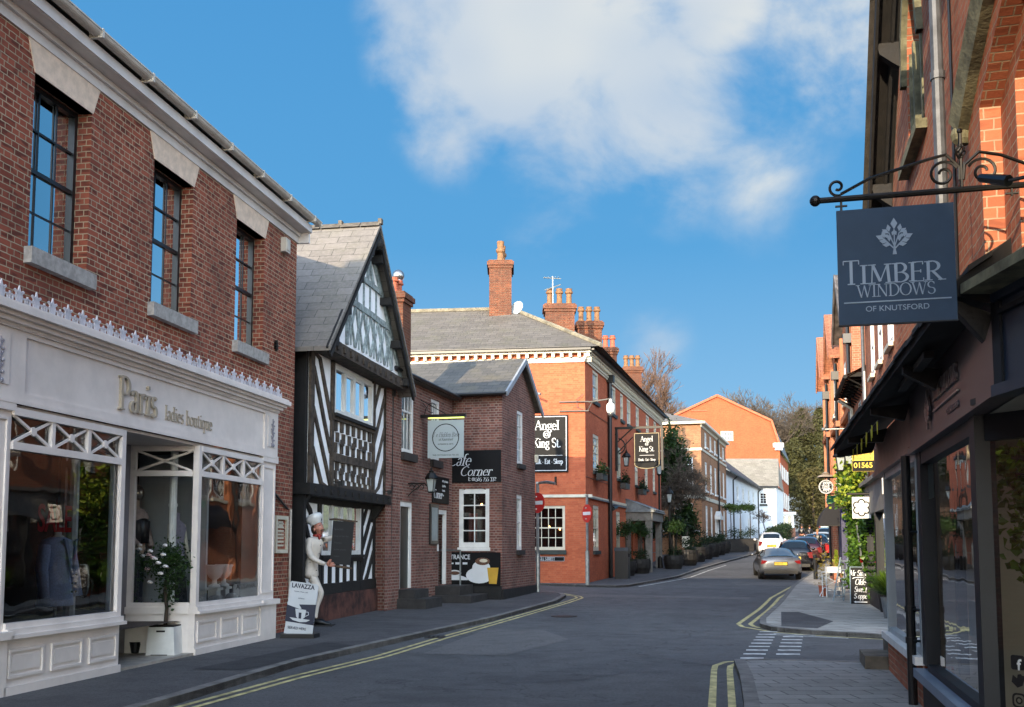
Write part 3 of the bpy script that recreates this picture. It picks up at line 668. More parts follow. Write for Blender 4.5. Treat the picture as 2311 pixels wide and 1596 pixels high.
m = MB().tube([(-2.55, .55, .56), (-2.55, .55, 3.12)], .055, 10).tube([(-2.55, .55, 2.2), (-2.55, .55, 2.24)], .07, 10).tube([(-5.15, .5, .56), (-5.15, .5, 3.12)], .07, 10); A.add('interior_column', m, WHITE)
m = MB()
for k, (x, s_) in enumerate(((-6.45, 'S'), (-6.2, 'A'), (-5.98, 'L'), (-5.76, 'E'))): pass
sans(A, 'sale_lettering', 'SALE', .42, mat('red_vinyl', 'b5121c', .4, var=0), ((-6.5, .05, 1.78), (1, 0, 0), (0, 0, 1)), ext=.002, offset=.02, wscale=.72)
m = MB().box(.62, .64, .30, .349, 5.1, 5.3).box(.56, .70, .30, .349, 5.19, 5.21).beam(.58, 5.14, .68, 5.26, .02, .305, .348).beam(.58, 5.26, .68, 5.14, .02, .305, .348); A.add('tie_plate', m, IRON)
m = MB().prism([(.80, 6.98), (1.02, 6.98), (1.02, 7.24), (.80, 7.24)], .25, .349).box(.84, .98, .235, .25, 7.02, 7.2); A.add('alarm_box', m, GUTTER)
m = MB().tube([(.12, .3, 4.1), (.14, .3, 3.7), (.1, .3, 3.0), (.55, .31, 2.6), (.9, .31, 2.45), (1.3, .32, 2.3)], .022, 6); A.add('cable_conduit', m, BLACKP)
m = MB().tube([(1.40, .3, .05), (1.40, .3, 2.3)], .022, 6); A.add('cable_conduit', m, GUTTER)
m = MB()
for k in range(5): m.tube([(-.6+.02*k, 1.2, 7.9), (-.6, 1.2, 8.15)], .01, 4)
# TV aerial lying above the gutter line
m.bar((-1.6, .9, 8.1), (.2, .75, 7.98), .014)
for k in range(9): m.bar((-1.5+.2*k, .6, 8.1-.013*k), (-1.5+.2*k, 1.1, 8.1-.013*k), .007, 4)
m.bar((-.6, 1.2, 7.9), (-.6, .82, 8.05), .02); A.add('aerial', m, STEEL)

mc = Thing('menu_case', 'small white framed menu case on brick wall beside the shop front', 'menu case', FA, (.95, .3, 1.5))
mc.add('frame', MB().box(.67, 1.23, .27, .348, 1.50, 1.56).box(.67, 1.23, .27, .348, 2.1, 2.16).box(.67, .73, .27, .348, 1.56, 2.1).box(1.17, 1.23, .27, .348, 1.56, 2.1), CREAM)
m = MB().box(.73, 1.17, .31, .348, 1.56, 2.1); mc.add('backing', m, BR_A)
m = MB()
for k in range(7): m.box(.80+.02*(k % 2), 1.08, .30, .309, 1.62+.065*k, 1.65+.065*k)
m.box(.84, 1.04, .30, .309, 1.97, 2.07); mc.add('menu_sheet', m, CREAM)

# things standing in the shop windows
def lathe_torso(T, c, s, skinm, name='torso', leaf=None):
    m = MB().lathe([(.14*s, 0), (.165*s, .08*s), (.125*s, .26*s), (.15*s, .42*s), (.175*s, .52*s), (.12*s, .60*s), (.05*s, .64*s), (.05*s, .74*s), (.02*s, .75*s)], c, 16, 1.12, .68); return T.add(name, m, skinm, smooth=True)
JACK = mat('powder_blue_tweed', 'b4c8ea', .9, var=.12, vs=60, bump=.4, bs=140)
t = Thing('dressed_mannequin', 'headless mannequin in a powder blue double breasted jacket in left shop window', 'mannequin', FA, (-5.56, .6, .56)); j0 = t
lathe_torso(t, (-5.56, .6, 1.03), 1.12, CREAM)
m = MB().lathe([(.235, 0), (.225, .1), (.19, .3), (.185, .42), (.215, .58), (.235, .68), (.20, .76), (.10, .80)], (-5.56, .6, .92), 18, 1.15, .72)
for s_ in (-1, 1): m.tube([(-5.56+s_*.235, .6, 1.62), (-5.56+s_*.31, .58, 1.35), (-5.56+s_*.325, .52, 1.02)], [.075, .07, .06], 9)
j = t.add('jacket', m, JACK, smooth=True)
m = MB().prism([(-5.62, 1.68), (-5.50, 1.3), (-5.48, 1.36), (-5.47, 1.68), (-5.42, 1.70), (-5.50, 1.24), (-5.69, 1.70)], .42, .45); t.add('lapel', m, mat('lapel_blue', '94abd0', .9, var=.1), j)
m = MB()
for k in range(3): m.ball((-5.50, .425, 1.08+.1*k), .013, 6, 4).ball((-5.42, .43, 1.08+.1*k), .013, 6, 4)
t.add('button', m, STEEL, j); t.add('stand', MB().tube([(-5.56, .6, .56), (-5.56, .6, 1.05)], .02, 6).lathe([(.16, 0), (.15, .02), (.02, .03)], (-5.56, .6, .56), 14), STEEL)
j0.o.location = FA.w(-5.56, .42, .56)
t = Thing('dressed_mannequin', 'mannequin in a fluffy cream short jacket and dark trousers at far left', 'mannequin', FA, (-6.4, .7, .56))
lathe_torso(t, (-6.45, .75, 1.55), 1.1, CREAM)
m = MB().lathe([(.28, 0), (.27, .12), (.24, .4), (.22, .52), (.10, .6)], (-6.45, .75, 1.78), 16, 1.15, .8); t.add('jacket', m, mat('fluffy_cream_wool', 'a19d98', 1, var=.25, vs=25, bump=1., bs=60), smooth=True)
m = MB().tube([(-6.53, .75, 1.6), (-6.54, .75, .6)], [.1, .07], 8).tube([(-6.37, .75, 1.6), (-6.36, .75, .6)], [.1, .07], 8); t.add('trousers', m, mat('navy_cloth', '161a24', .9, var=.1))
t = Thing('dressed_mannequin', 'mannequin with open pale cardigan over black top in the middle window', 'mannequin', FA, (-2.2, 1.3, .56))
lathe_torso(t, (-2.25, 1.3, 1.5), 1.1, mat('mannequin_skin', 'a58f7b', .5, var=.05))
m = MB().ball((-2.25, 1.3, 2.42), .1, 10, 8, (1, 1.1, 1.25)); t.add('head', m, mat('chrome_head', '8a8072', .2, metal=.8, var=.1), smooth=True)
m = MB().lathe([(.22, 0), (.2, .2), (.21, .4), (.12, .52)], (-2.25, 1.3, 1.66), 14, 1.15, .75)
for s_ in (-1, 1): m.tube([(-2.25+s_*.2, 1.3, 2.12), (-2.25+s_*.33, 1.3, 1.85), (-2.25+s_*.18, 1.15, 1.62)], [.065, .06, .05], 8)
t.add('cardigan', m, mat('cardigan_pale', '9b8880', .9, var=.15, vs=20), smooth=True)
t.add('top', MB().lathe([(.14, 0), (.15, .2), (.16, .33), (.08, .38)], (-2.27, 1.2, 1.66), 12, 1.1, .7), BLACKP, smooth=True)
t.add('trousers', MB().tube([(-2.33, 1.3, 1.62), (-2.35, 1.3, .6)], [.11, .07], 8).tube([(-2.17, 1.3, 1.62), (-2.15, 1.3, .6)], [.11, .07], 8), mat('dark_denim', '141a26', .9, var=.1))
t = Thing('dressed_mannequin', 'slim mannequin in a pale sleeveless top in the right shop window', 'mannequin', FA, (-1.6, .8, .56))
lathe_torso(t, (-1.75, .9, 1.35), 1.05, mat('pale_knit', '8d8796', .9, var=.1, vs=30))
m = MB()
for s_ in (-1, 1): m.tube([(-1.75+s_*.19, .9, 1.95), (-1.75+s_*.25, .88, 1.65), (-1.75+s_*.27, .8, 1.35)], [.05, .042, .03], 8)
t.add('arm', m, CREAM, smooth=True); t.add('skirt', MB().lathe([(.24, 0), (.2, .3), (.14, .8)], (-1.75, .9, .6), 14, 1.1, .8), mat('dark_skirt', '1c1a1e', .9), smooth=True)
m = MB().lathe([(.16, 0), (.13, .5), (.1, 1.1), (.12, 1.4), (.04, 1.5)], (0, 0, 0), 12, 1.2, .5)
t = Thing('red_dress', 'long deep red dress hanging on a rail inside the shop', 'dress', FA, (-2.6, 2.3, .9)); m.xf(Matrix.Translation((-2.6, 2.3, .9))); t.add('dress', m, mat('red_satin', '8c0d1c', .5, var=.2, vs=12), smooth=True); t.add('hanger', MB().bar((-2.75, 2.3, 2.38), (-2.45, 2.3, 2.38), .012).bar((-2.6, 2.3, 2.38), (-2.6, 2.3, 2.9), .01), STEEL)
urn = MB().lathe([(.09, 0), (.09, .03), (.04, .06), (.035, .12), (.09, .16), (.12, .22), (.13, .3), (.15, .33), (.14, .35), (.02, .35)], (0, 0, 0), 16)
for k, (x, y) in enumerate(((-1.55, .35), (-1.02, .45))):
    t = Thing('white_urn', ['white classical urn on a pedestal near the left of the right window', 'white classical urn on a pedestal beside the pale side wall'][k], 'urn', FA, (x, y, .56), group='white urns in the right shop window')
    u = MB(); u.v = [(a+x, b+y, c+.98) for a, b, c in urn.v]; u.f = list(urn.f); t.add('urn', u, WHITE, smooth=True)
    t.add('pedestal', MB().box(x-.11, x+.11, y-.11, y+.11, .56, .60).box(x-.07, x+.07, y-.07, y+.07, .60, .94).box(x-.1, x+.1, y-.1, y+.1, .94, .98), WHITE)
t = Thing('folded_clothes', 'pale folded clothes and hats laid on the right window floor', 'clothes', FA, (-1.3, .3, .76))
m = MB()
for k in range(9): m.ball((-2.3+.19*k, .25+.08*(k % 3), .80+.02*(k % 2)), .11, 9, 6, (1.2, .9, .5))
t.add('clothes', m, mat('pale_linen', 'a9a8a4', .9, var=.2, vs=15, bump=.5, bs=50), smooth=True); t.add('display_shelf', MB().box(-2.75, -.7, .1, .6, .7, .76), PLINTH)

# ================================================================ leaves
def leaves(mb, pts, size, rn, aspect=.55, droop=0.):
    for p in pts:
        a = Vector((rn.gauss(0, 1), rn.gauss(0, 1), rn.gauss(0, .7)-droop)).normalized(); b = a.orthogonal().normalized()
        b = (Matrix.Rotation(rn.uniform(0, 6.28), 3, a) @ b); s = size*rn.uniform(.6, 1.3); w = s*aspect; c = a.cross(b)*w*.18
        p = Vector(p); i = len(mb.v)
        mb.v += [tuple(p), tuple(p+a*s*.5+b*w*.5+c), tuple(p+a*s), tuple(p+a*s*.5-b*w*.5+c)]; mb.f.append((i, i+1, i+2, i+3))
    return mb
def crown_pts(rn, c, r, n, clumps=10, spread=.5, sc=(1, 1, 1), hollow=.35):
    cs = []
    for k in range(clumps):
        while True:
            v = Vector((rn.uniform(-1, 1), rn.uniform(-1, 1), rn.uniform(-1, 1)))
            if hollow < v.length < 1: break
        cs.append(v)
    out = []
    for k in range(n):
        q = rn.choice(cs); v = q*.72+Vector((rn.gauss(0, 1), rn.gauss(0, 1), rn.gauss(0, 1)))*spread*.42
        out.append((c[0]+v.x*r*sc[0], c[1]+v.y*r*sc[1], c[2]+v.z*r*sc[2]))
    return out
LEAF_D = leaf_mat('leaf_dark_green', '1d3012', '35521f'); LEAF_M = leaf_mat('leaf_mid_green', '3c5a1c', '6b8a30')
LEAF_Y = leaf_mat('leaf_yellow_green', '7f9426', 'b5bf45'); LEAF_I = leaf_mat('ivy_leaf', '2b4516', '5f8429', .35); LEAF_BX = leaf_mat('box_leaf', '16250e', '2a3f18')
BARK = mat('bark', '3e342a', .95, var=.3, vs=10, bump=.6, bs=40); SOIL = mat('soil', '1f1712', 1, var=.3, vs=20)
PETAL = mat('white_petal', 'd8d2cf', .6, var=.05); PETALP = mat('pink_petal', 'c9a8a6', .6, var=.1)
def rose_tree(x, y, label, seed, pot=True):
    rn = random.Random(seed); t = Thing('potted_rose_tree', label, 'potted plant', WORLD, (x, y, .1), group='rose trees in white square planters')
    if pot:
        m = MB(); i = len(m.v)
        m.prism([(x-.20, .1), (x+.20, .1), (x+.175, .50), (x-.175, .50)], y-.19, y+.19)
        p = t.add('planter', m, WHITE); t.add('handle_slot', MB().box(x-.06, x+.06, y-.195, y-.185, .43, .455).box(x-.13, x+.10, y-.194, y-.184, .1, .125), BLACKP, p)
        t.add('soil', MB().box(x-.17, x+.17, y-.17, y+.17, .50, .515), SOIL)
    t.add('stem', MB().tube([(x, y, .5), (x+.02, y-.02, .75), (x-.02, y, 1.0), (x, y, 1.25)], [.03, .025, .025, .015], 7), BARK)
    m = leaves(MB(), crown_pts(rn, (x, y, 1.33), .30, 1500, 18, .6, (1.05, 1, 1.15), .2), .05, rn, .6); t.add('foliage', m, LEAF_D)
    m = leaves(MB(), crown_pts(rn, (x+.02, y, .92), .14, 90, 8, .7, (1, 1, 2)), .06, rn, .6); t.add('foliage', m, LEAF_D)
    for k in range(11):
        a = rn.uniform(pi, 2*pi); zz = rn.uniform(-.24, .3); r_ = .27*sqrt(max(.1, 1-(zz/.4)**2)); m = MB()
        cx_, cy_, cz = x+r_*cos(a), y+r_*sin(a), 1.33+zz
        for j in range(7): m.ball((cx_+.02*cos(j*.9), cy_+.02*sin(j*.9), cz+.008*(j % 3)), .022, 6, 4, (1, 1, .7))
        t.add('rose', m, PETAL if k % 4 else PETALP, smooth=True)
rose_tree(-4.86, 14.75, 'white rose tree in square planter standing in front of the doorway', 3)
rose_tree(-5.62, 15.3, 'white rose tree half hidden behind the left bay of the shop front', 5)
t = Thing('small_black_pot', 'small black plant pot on the doorstep by the left planter', 'flowerpot', WORLD, (-5.32, 14.9, .1))
t.add('pot', MB().lathe([(.06, .115), (.085, .26), (.09, .27), (.07, .27), (.06, .2)], (-5.32, 14.9, 0), 12), BLACKP)

# ================================================================ timber framed house
B = Thing('timber_framed_house', 'black and white timber framed house with a steep jettied gable and slate roof', 'house', FA, (4.9, .35, 0))
BX0, BX1 = 2.33, 7.52
m = MB(); wall(m, BX0, BX1, 2.7, 5.6, [(3.68, 6.35, 4.38, 5.4)], .35, .12)
m.box(2.55, 7.5, .72, .9, .75, 2.7, skip='f'); wall(m, 2.55, 7.5, .75, 2.7, [(3.80, 6.42, 1.44, 2.62)], .62, .1)
m.quad((2.33, 8, 0), (2.33, .35, 2.7), (2.33, .35, 5.6), (2.33, 8, 5.6))
m.prism([(2.15, 5.62), (7.85, 5.62), (5.0, 8.45)], .06, .3)
B.add('wall', m, LIME)
B.add('side_wall', MB().box(2.20, 2.33, .36, 8, .1, 5.45), mat('dark_side_boards', '0f0d0c', .85, var=.3, vs=5, bump=.4)); B.add('brick_pier', MB().box(7.51, 7.78, .28, 8, .05, 5.3), BR_B)
m = MB().box(2.5, 7.6, .50, .9, .0, .62).box(2.5, 7.6, .55, .9, .62, .66); B.add('plinth', m, mat('red_sandstone_plinth', '4e2e26', .95, var=.5, vs=3, bump=.8, bs=14))
# timbers, grouped by the three levels
rb = random.Random(11)
def tb(mb, x0, z0, x1, z1, w, y, d=.05):
    n = max(1, int(hypot(x1-x0, z1-z0)/.6)); px, pz = x0, z0
    for k in range(1, n+1):
        q = k/n; nx = x0+(x1-x0)*q+(rb.uniform(-.012, .012) if k < n else 0); nz = z0+(z1-z0)*q+(rb.uniform(-.012, .012) if k < n else 0)
        mb.beam(px, pz, nx, nz, w*rb.uniform(.92, 1.08), y-d-.002*(k % 2), y-.001); px, pz = nx, nz
up, upd, gb = MB(), MB(), MB()
tb(up, 2.42, 2.75, 2.42, 5.5, .2, .35, .055); tb(up, 7.43, 2.75, 7.43, 5.5, .16, .35, .055)
tb(up, 3.62, 2.85, 3.62, 5.5, .12, .35, .06); tb(up, 6.45, 2.85, 6.45, 5.5, .12, .35, .06)
for k in range(4):                                             # left panel: braces falling to the right
    z = 5.95-.80*k; tb(up, 2.52, z, 3.56, z-1.72+.12*k, .105, .35, .045)
for k in range(5):                                             # right panel: braces rising to the right
    z = 2.4+.80*k; tb(up, 6.5, z, 7.36, z+1.25, .09, .35, .045)
tb(up, 3.6, 4.3, 6.45, 4.3, .14, .35, .075)
for zz in (3.47, 2.86): tb(up, 3.6, zz, 6.4, zz, .17 if zz > 3 else .12, .35, .07)
for row, (za, zb) in enumerate(((4.02, 4.24), (3.80, 4.0), (3.57, 3.78), (3.2, 3.38), (3.02, 3.2), (2.9, 3.02))):
    for k in range(7):
        x = 3.86+.385*k+(.11 if row % 2 else 0)
        if x < 6.35: tb(up, x, za, x, zb, .14, .35, .04)
for zz in (3.8, 3.2):
    for x in (4.2, 4.95, 5.7): up.beam(x-.12, zz, x+.12, zz, .12, .29, .305)
up.v = [(min(max(x, 2.3), 7.6), y, min(max(z, 2.8), 5.46)) for x, y, z in up.v]
B.add('upper_timbers', up, OAK)
low = MB()
tb(low, 2.62, .75, 2.62, 2.6, .2, .62); tb(low, 7.5, .75, 7.5, 2.6, .14, .62); tb(low, 3.7, .75, 3.7, 2.6, .14, .62); tb(low, 6.5, .75, 6.5, 2.6, .13, .62)
for k in range(5): z = 3.0-.62*k; tb(low, 2.68, z, 3.64, z-1.35, .12, .62, .045)
for k in range(5): z = .4+.58*k; tb(low, 6.56, z, 7.44, z+1.1, .11, .62, .045)
for k in range(6): tb(low, 3.9+.48*k, .8, 3.9+.48*k, 1.3, .13, .62, .045)
tb(low, 3.6, 1.36, 6.55, 1.36, .13, .62, .07); tb(low, 2.5, .74, 7.58, .74, .22, .62, .08); tb(low, 2.5, 2.56, 7.58, 2.56, .14, .62, .06)
def clip(mb, lo, hi, zlo, zhi): mb.v = [(min(max(x, lo), hi), y, min(max(z, zlo), zhi)) for x, y, z in mb.v]
clip(low, 2.5, 7.6, .62, 2.66)
B.add('lower_timbers', low, OAKD)
m = MB().box(2.15, 7.62, .22, .62, 2.62, 2.84)
for x in (2.4, 7.3): m.prism([(.3, 2.62), (.6, 2.62), (.6, 2.2), (.5, 2.3)], x-.08, x+.08, 'x')
for k in range(12): m.box(2.4+.45*k, 2.52+.45*k, .19, .22, 2.68, 2.78)
B.add('jetty_beam', m, OAKD)
def gx(z, s_): return 5.0+s_*(8.5-z)/(8.5-5.62)*2.85
for z, w in ((6.78, .13), (7.45, .11)): tb(gb, gx(z, -1)+.1, z, gx(z, 1)-.1, z, w, .06, .05)
for s_ in (-1, 1): tb(gb, 5.0+s_*2.72, 5.75, 5.0+s_*.08, 8.4, .14, .06, .06)
for k in range(4): x = 4.3+.45*k; tb(gb, x, 6.84, x, 7.4, .05, .06, .03)
tb(gb, 4.62, 7.5, 5.0, 8.1, .1, .06); tb(gb, 5.38, 7.5, 5.0, 8.1, .1, .06); tb(gb, 5, 7.5, 5, 8.3, .08, .06)
for k in range(8):
    x = 3.1+.54*k; zt_ = min(6.72, 5.75+(2.85-abs(x-5))/2.85*2.9-.15)
    if k in (1, 7): tb(gb, x, 5.8, x, zt_, .12, .06)
    if k < 7 and k > 0:
        xm = x+.27
        for a, b in ((-1, 1), (1, -1)): tb(gb, xm+.25*a, 5.84, xm+.05*a, 6.28, .045, .06, .04); tb(gb, xm+.05*a, 6.28, xm+.25*a, 6.7, .045, .06, .04)
        tb(gb, xm, 5.84, xm, 6.7, .035, .06, .03)
B.add('gable_timbers', gb, OAKG)
m = MB().box(2.32, 7.72, -.06, .35, 5.46, 5.60); tb(m, 2.45, 5.66, 7.6, 5.66, .14, .06, .10)
for k in range(14): m.box(2.3+.42*k, 2.42+.42*k, -.1, -.06, 5.52, 5.64)
B.add('tie_beam', m, OAK)
ry0 = -.25
m = MB(); zA, zE = 8.78, 5.42
for s_ in (-1, 1):
    xe = 5.0+s_*3.15; q = [(5.0, ry0, zA), (xe, ry0, zE), (xe, 8, zE), (5.0, 8, zA)]
    if s_ > 0: q = q[::-1]
    m.quad(*q)
    m.quad(*[(x, y, z-.09) for x, y, z in q][::-1]); m.quad((5.0, ry0, zA), (5.0, ry0, zA-.09), (xe, ry0, zE-.09), (xe, ry0, zE)); m.quad((xe, ry0, zE), (xe, ry0, zE-.09), (xe, 8, zE-.09), (xe, 8, zE))
rf = B.add('roof', m, SLATE)
m = MB()
for k in range(18):
    y = ry0+.46*k; m.prism([(4.86, 8.70), (5.0, 8.83), (5.14, 8.70), (5.0, 8.74)], y+.01, y+.45)
    if k % 2 == 0: m.box(4.93, 5.07, y-.03, y+.05, 8.76, 8.88)
B.add('ridge_tiles', m, mat('ridge_clay_grey', '5d564c', .8, var=.25, vs=8), rf)
m = MB()
for s_ in (-1, 1):
    m.beam(5.0, 8.60, 5.0+s_*3.1, 5.32, .22, -.21, -.17); m.beam(5.0, 8.50, 5.0+s_*3.05, 5.25, .08, -.235, -.19)
    for q in (.12, .36, .62, .86): x = 5+s_*3.0*q; z = 8.62-3.3*q; m.box(x-.09, x+.09, -.2, .1, z-.25, z-.08)
m.ball((5.0, -.2, 8.3), .13, 8, 6); B.add('bargeboard', m, OAKD)
for q, (z0, z1, x0, x1, yy) in enumerate(((4.38, 5.4, 3.68, 6.35, .30), (1.44, 2.62, 3.80, 6.42, .58))):
    m = MB(); fw = .09; m.box(x0, x0+fw, yy, yy+.1, z0, z1).box(x1-fw, x1, yy, yy+.1, z0, z1).box(x0+fw, x1-fw, yy+.001, yy+.1, z0, z0+fw).box(x0+fw, x1-fw, yy+.001, yy+.1, z1-fw, z1)
    wd = (x1-x0-2*fw)/4
    for k in range(1, 4): xx = x0+fw+wd*k; m.box(xx-.045, xx+.045, yy+.01, yy+.1, z0+fw, z1-fw)
    for k in range(4):
        xa = x0+fw+wd*k+.05; xb = xa+wd-.1
        if k in (1, 2): m.box(xa, xa+.045, yy+.02, yy+.07, z0+fw, z1-fw).box(xb-.045, xb, yy+.02, yy+.07, z0+fw, z1-fw).box(xa, xb, yy+.021, yy+.07, z1-fw-.05, z1-fw).box(xa, xb, yy+.021, yy+.07, z0+fw, z0+fw+.05)
    w = B.add('window', m, WHITE)
    B.add('pane', MB().quad((x0+fw, yy+.05, z0+fw), (x1-fw, yy+.05, z0+fw), (x1-fw, yy+.05, z1-fw), (x0+fw, yy+.05, z1-fw)), GLASS, w)
    c = MB()
    for a in (x0+.1, x1-.75):
        for k in range(10): c.quad((a+.065*k, yy+.16+.02*(k % 2), z0+.05), (a+.065*(k+1), yy+.16+.02*((k+1) % 2), z0+.05), (a+.065*(k+1), yy+.16+.02*((k+1) % 2), z1), (a+.065*k, yy+.16+.02*(k % 2), z1))
    B.add('curtain', c, CURT, w)
    B.add('room_behind', MB().box(x0, x1, yy+.11, yy+.7, z0, z1, skip='f'), DARKIN, w)
    B.add('sill', MB().box(x0-.08, x1+.08, yy-.08, yy+.05, z0-.07, z0-.002), OAKD, w)
m = MB().tube([(7.72, .25, 5.4), (7.72, .28, .1)], .045, 8).box(7.64, 7.8, .18, .34, 5.3, 5.45).box(7.66, 7.78, .22, .34, 3.0, 3.1); B.add('downpipe', m, BLACKP)
for x in (3.7, 7.2):
    m = MB().box(x-.04, x+.04, .1, .18, 2.86, 2.96).bar((x, .3, 2.95), (x, .14, 2.92), .01); B.add('spotlight', m, BLACKP)

# ================================================================ brick house with doors, then the cafe wing
FC = Frame(-2.95, 25.3, .249)
C_ = Thing('brick_cottage', 'dark brick two storey cottage with two arched doors and white sash windows', 'house', FC, (2.3, 0, 0))
hol = [(.73, 1.67, 3.99, 5.72), (3.04, 3.84, 3.99, 5.67), (.68, 1.58, .57, 2.75), (3.76, 4.55, .57, 2.65)]
m = MB(); wall(m, -.35, 5.0, 0, 6.0, hol, 0, .12); C_.add('wall', m, BR_B)
for a, b, c, d in hol[:2]: sash(C_, a, b, c, d, y=.03, cols=3, rows=1, fw=.09, bar=.035, curtain=.8, sill=.04, sillh=.2, silld=.1, sillm=mat('dark_sill', '2b2725', .8, var=.2), meet=.62, gm=GLASSD)
for k, (a, b, c, d) in enumerate(hol[2:]):
    m = MB(); m.box(a, a+.07, .02, .12, c, d).box(b-.07, b, .02, .12, c, d); m.prism([(a+.07, d-.12), (b-.07, d-.12)]+arch_pts(a, b, d, .14)[::-1], .021, .12)
    fr_ = C_.add('door_frame', m, WHITE)
    if k == 0: C_.add('door', MB().box(a+.07, b-.07, .085, .13, c, d-.12), mat('door_dark_green', '0f1916', .35, var=.1), fr_)
    else: C_.add('door', MB().box(a+.07, a+.5, .5, .54, c, d-.12).box(a+.07, a+.11, .13, .5, c, d-.12), mat('door_white_open', 'a3a6a8', .5, var=.05), fr_); C_.add('room_behind', MB().box(a, b, .55, 1.2, c, d, skip='f'), DARKIN, fr_)
m = MB().box(.5, 1.8, -.75, -.001, .02, .34).box(.6, 1.7, -.42, -.001, .34, .56); C_.add('doorstep', m, mat('dark_steps', '2c2a29', .85, var=.25, vs=5))
m = MB().box(3.2, 4.9, -1.1, -.001, .02, .30).box(3.5, 4.8, -.7, -.001, .30, .55); C_.add('doorstep', m, mat('dark_steps', '2c2a29'))
m = MB().quad((-.4, -.2, 5.95), (5.0, -.2, 5.95), (5.0, 3.2, 7.0), (-.4, 3.2, 7.0)).quad((-.4, -.2, 5.95), (-.4, -.2, 5.87), (5.0, -.2, 5.87), (5.0, -.2, 5.95)).quad((-.4, -.2, 5.87), (-.4, 0, 5.87), (5.0, 0, 5.87), (5.0, -.2, 5.87)).quad((5.0, 3.2, 7.0), (5, 8, 5.5), (-.4, 8, 5.5), (-.4, 3.2, 7.0)); C_.add('roof', m, SLATE2)
C_.add('gutter', MB().tube([(-.4, -.25, 5.93), (5.0, -.25, 5.93)], .05, 8), BLACKP)
cw = chimney(C_, 2.45, 3.1, .62, 1.3, 5.8, 8.55, [(2.6, .95), (2.95, .95)], BR_C, .09, .3, TERRA, .42)
m = MB().ball((2.95, .95, 9.12), .17, 14, 10).lathe([(.11, 8.94), (.11, 9.02)], (2.95, .95, 0), 10); C_.add('chimney_cowl', m, mat('spinning_cowl_steel', 'a7a9aa', .25, metal=.9, var=.1), cw, smooth=True)

FG = Frame(-.29, 30.03, .27)
Cf = Thing('cafe_building', 'small dark brick gabled cafe on the street corner with slate roof', 'cafe', FG, (2, .9, 0))
m = MB(); wall(m, 0, 4.0, 0, 6.05, [(1.69, 2.42, 4.15, 5.8), (1.65, 2.3, 1.52, 3.2)], 0, .12)
m.quad((0, 0, 6.05), (4.0, 0, 6.05), (4.0, 0, 6.12), (2.0, 0, 7.3), (0, 0, 6.12))
F2 = [(-.0, 2.0)]
# front wall looks back down the street: local x = 0 plane, y 0..1.85
fh = [(.38, 1.30, 1.60, 3.30)]
ys = [0, .38, 1.30, 5]; zs = [0, 1.60, 3.30, 6.12]
for a, b in zip(ys, ys[1:]):
    for c, d in zip(zs, zs[1:]):
        if a == .38 and c == 1.60: continue
        m.quad((0, b, c), (0, a, c), (0, a, d), (0, b, d))
a, b, c, d = fh[0]
m.quad((0, a, c), (.12, a, c), (.12, a, d), (0, a, d)).quad((0, b, c), (0, b, d), (.12, b, d), (.12, b, c)).quad((0, a, d), (.12, a, d), (.12, b, d), (0, b, d)).quad((0, a, c), (0, b, c), (.12, b, c), (.12, a, c))
m.quad((4.0, 0, 0), (4.0, 5, 0), (4.0, 5, 6.12), (4.0, 0, 6.12)); Cf.add('wall', m, BR_B)
m = MB()
for z0, z1, x0 in ((6.14, 7.42, -.22),): 
    m.quad((-.25, 5, 6.10), (-.25, -.2, 6.10), (2.0, -.2, 7.44), (2.0, 5, 7.44)); m.quad((4.25, -.2, 6.0), (4.25, 5, 6.0), (2.0, 5, 7.44), (2.0, -.2, 7.44))
    m.quad((-.25, -.2, 6.04), (-.25, 5, 6.04), (2.0, 5, 7.38), (2.0, -.2, 7.38)); m.quad((-.25, 5, 6.04), (-.25, -.2, 6.04), (-.25, -.2, 6.10), (-.25, 5, 6.10))
Cf.add('roof', m, SLATE2)
m = MB().beam(-.27, 6.02, 2.0, 7.36, .15, -.24, -.18).beam(2.0, 7.36, 4.27, 5.93, .15, -.24, -.18); Cf.add('bargeboard', m, mat('bargeboard_grey', '8f9398', .5, var=.1))
Cf.add('gutter', MB().tube([(-.3, -.2, 6.03), (-.3, 5, 6.03)], .05, 8), BLACKP)
for a, b, c, d in [(1.69, 2.42, 4.15, 5.8), (1.65, 2.3, 1.52, 3.2)]: sash(Cf, a, b, c, d, y=.02, cols=2, rows=2, fw=.09, bar=.03, arch=.1, sill=.04, sillh=.14, silld=.1, sillm=MC['dark_sill'], gm=GLASSD, curtain=.3)
# front window built in a frame turned to face back down the street
FGf = rotated(FG, 0, 1.85, -pi/2)
Cs = Thing('cafe_front_parts', None, None, FGf)
m = MB()
W_ = lambda a: 1.85-a
x0, x1 = 1.85-1.30, 1.85-.38
wn = sash(Cs, x0, x1, 1.60, 3.30, y=.02, cols=2, rows=2, fw=.12, bar=.03, arch=.12, gm=GLASSD, sill=.03, sillh=.1, silld=.05, sillm=WHITE, backm=mat('cafe_room', '241512', .9, var=.3))
CB = mat('sign_board_black', '0b0c0e', .6, var=.15, spec=.2)
M = Cs.add('lamp_bulb', MB().ball((x1-.32, .3, 2.85), .035, 8, 6), emit_mat('warm_bulb', 'ffb060', 9), wn, smooth=True)
Cs.add('picture', MB().box(x0+.16, x0+.42, .45, .47, 1.8, 2.6), mat('framed_poster_red', '8a3a2a', .6, var=.2), wn)
for ch in list(bpy.data.objects):
    if ch.parent == Cs.o:
        Mw = Cs.o.matrix_basis @ ch.matrix_basis; ch.parent = Cf.o; ch.matrix_basis = Cf.o.matrix_basis.inverted() @ Mw
bpy.data.objects.remove(Cs.o)
m = MB().box(-.06, 0-.002, .0, 1.95, 0, .5).box(0, 4.0, -.05, -.002, 0, .4); Cf.add('plinth', m, mat('black_plinth', '171615', .85, var=.3, vs=4))
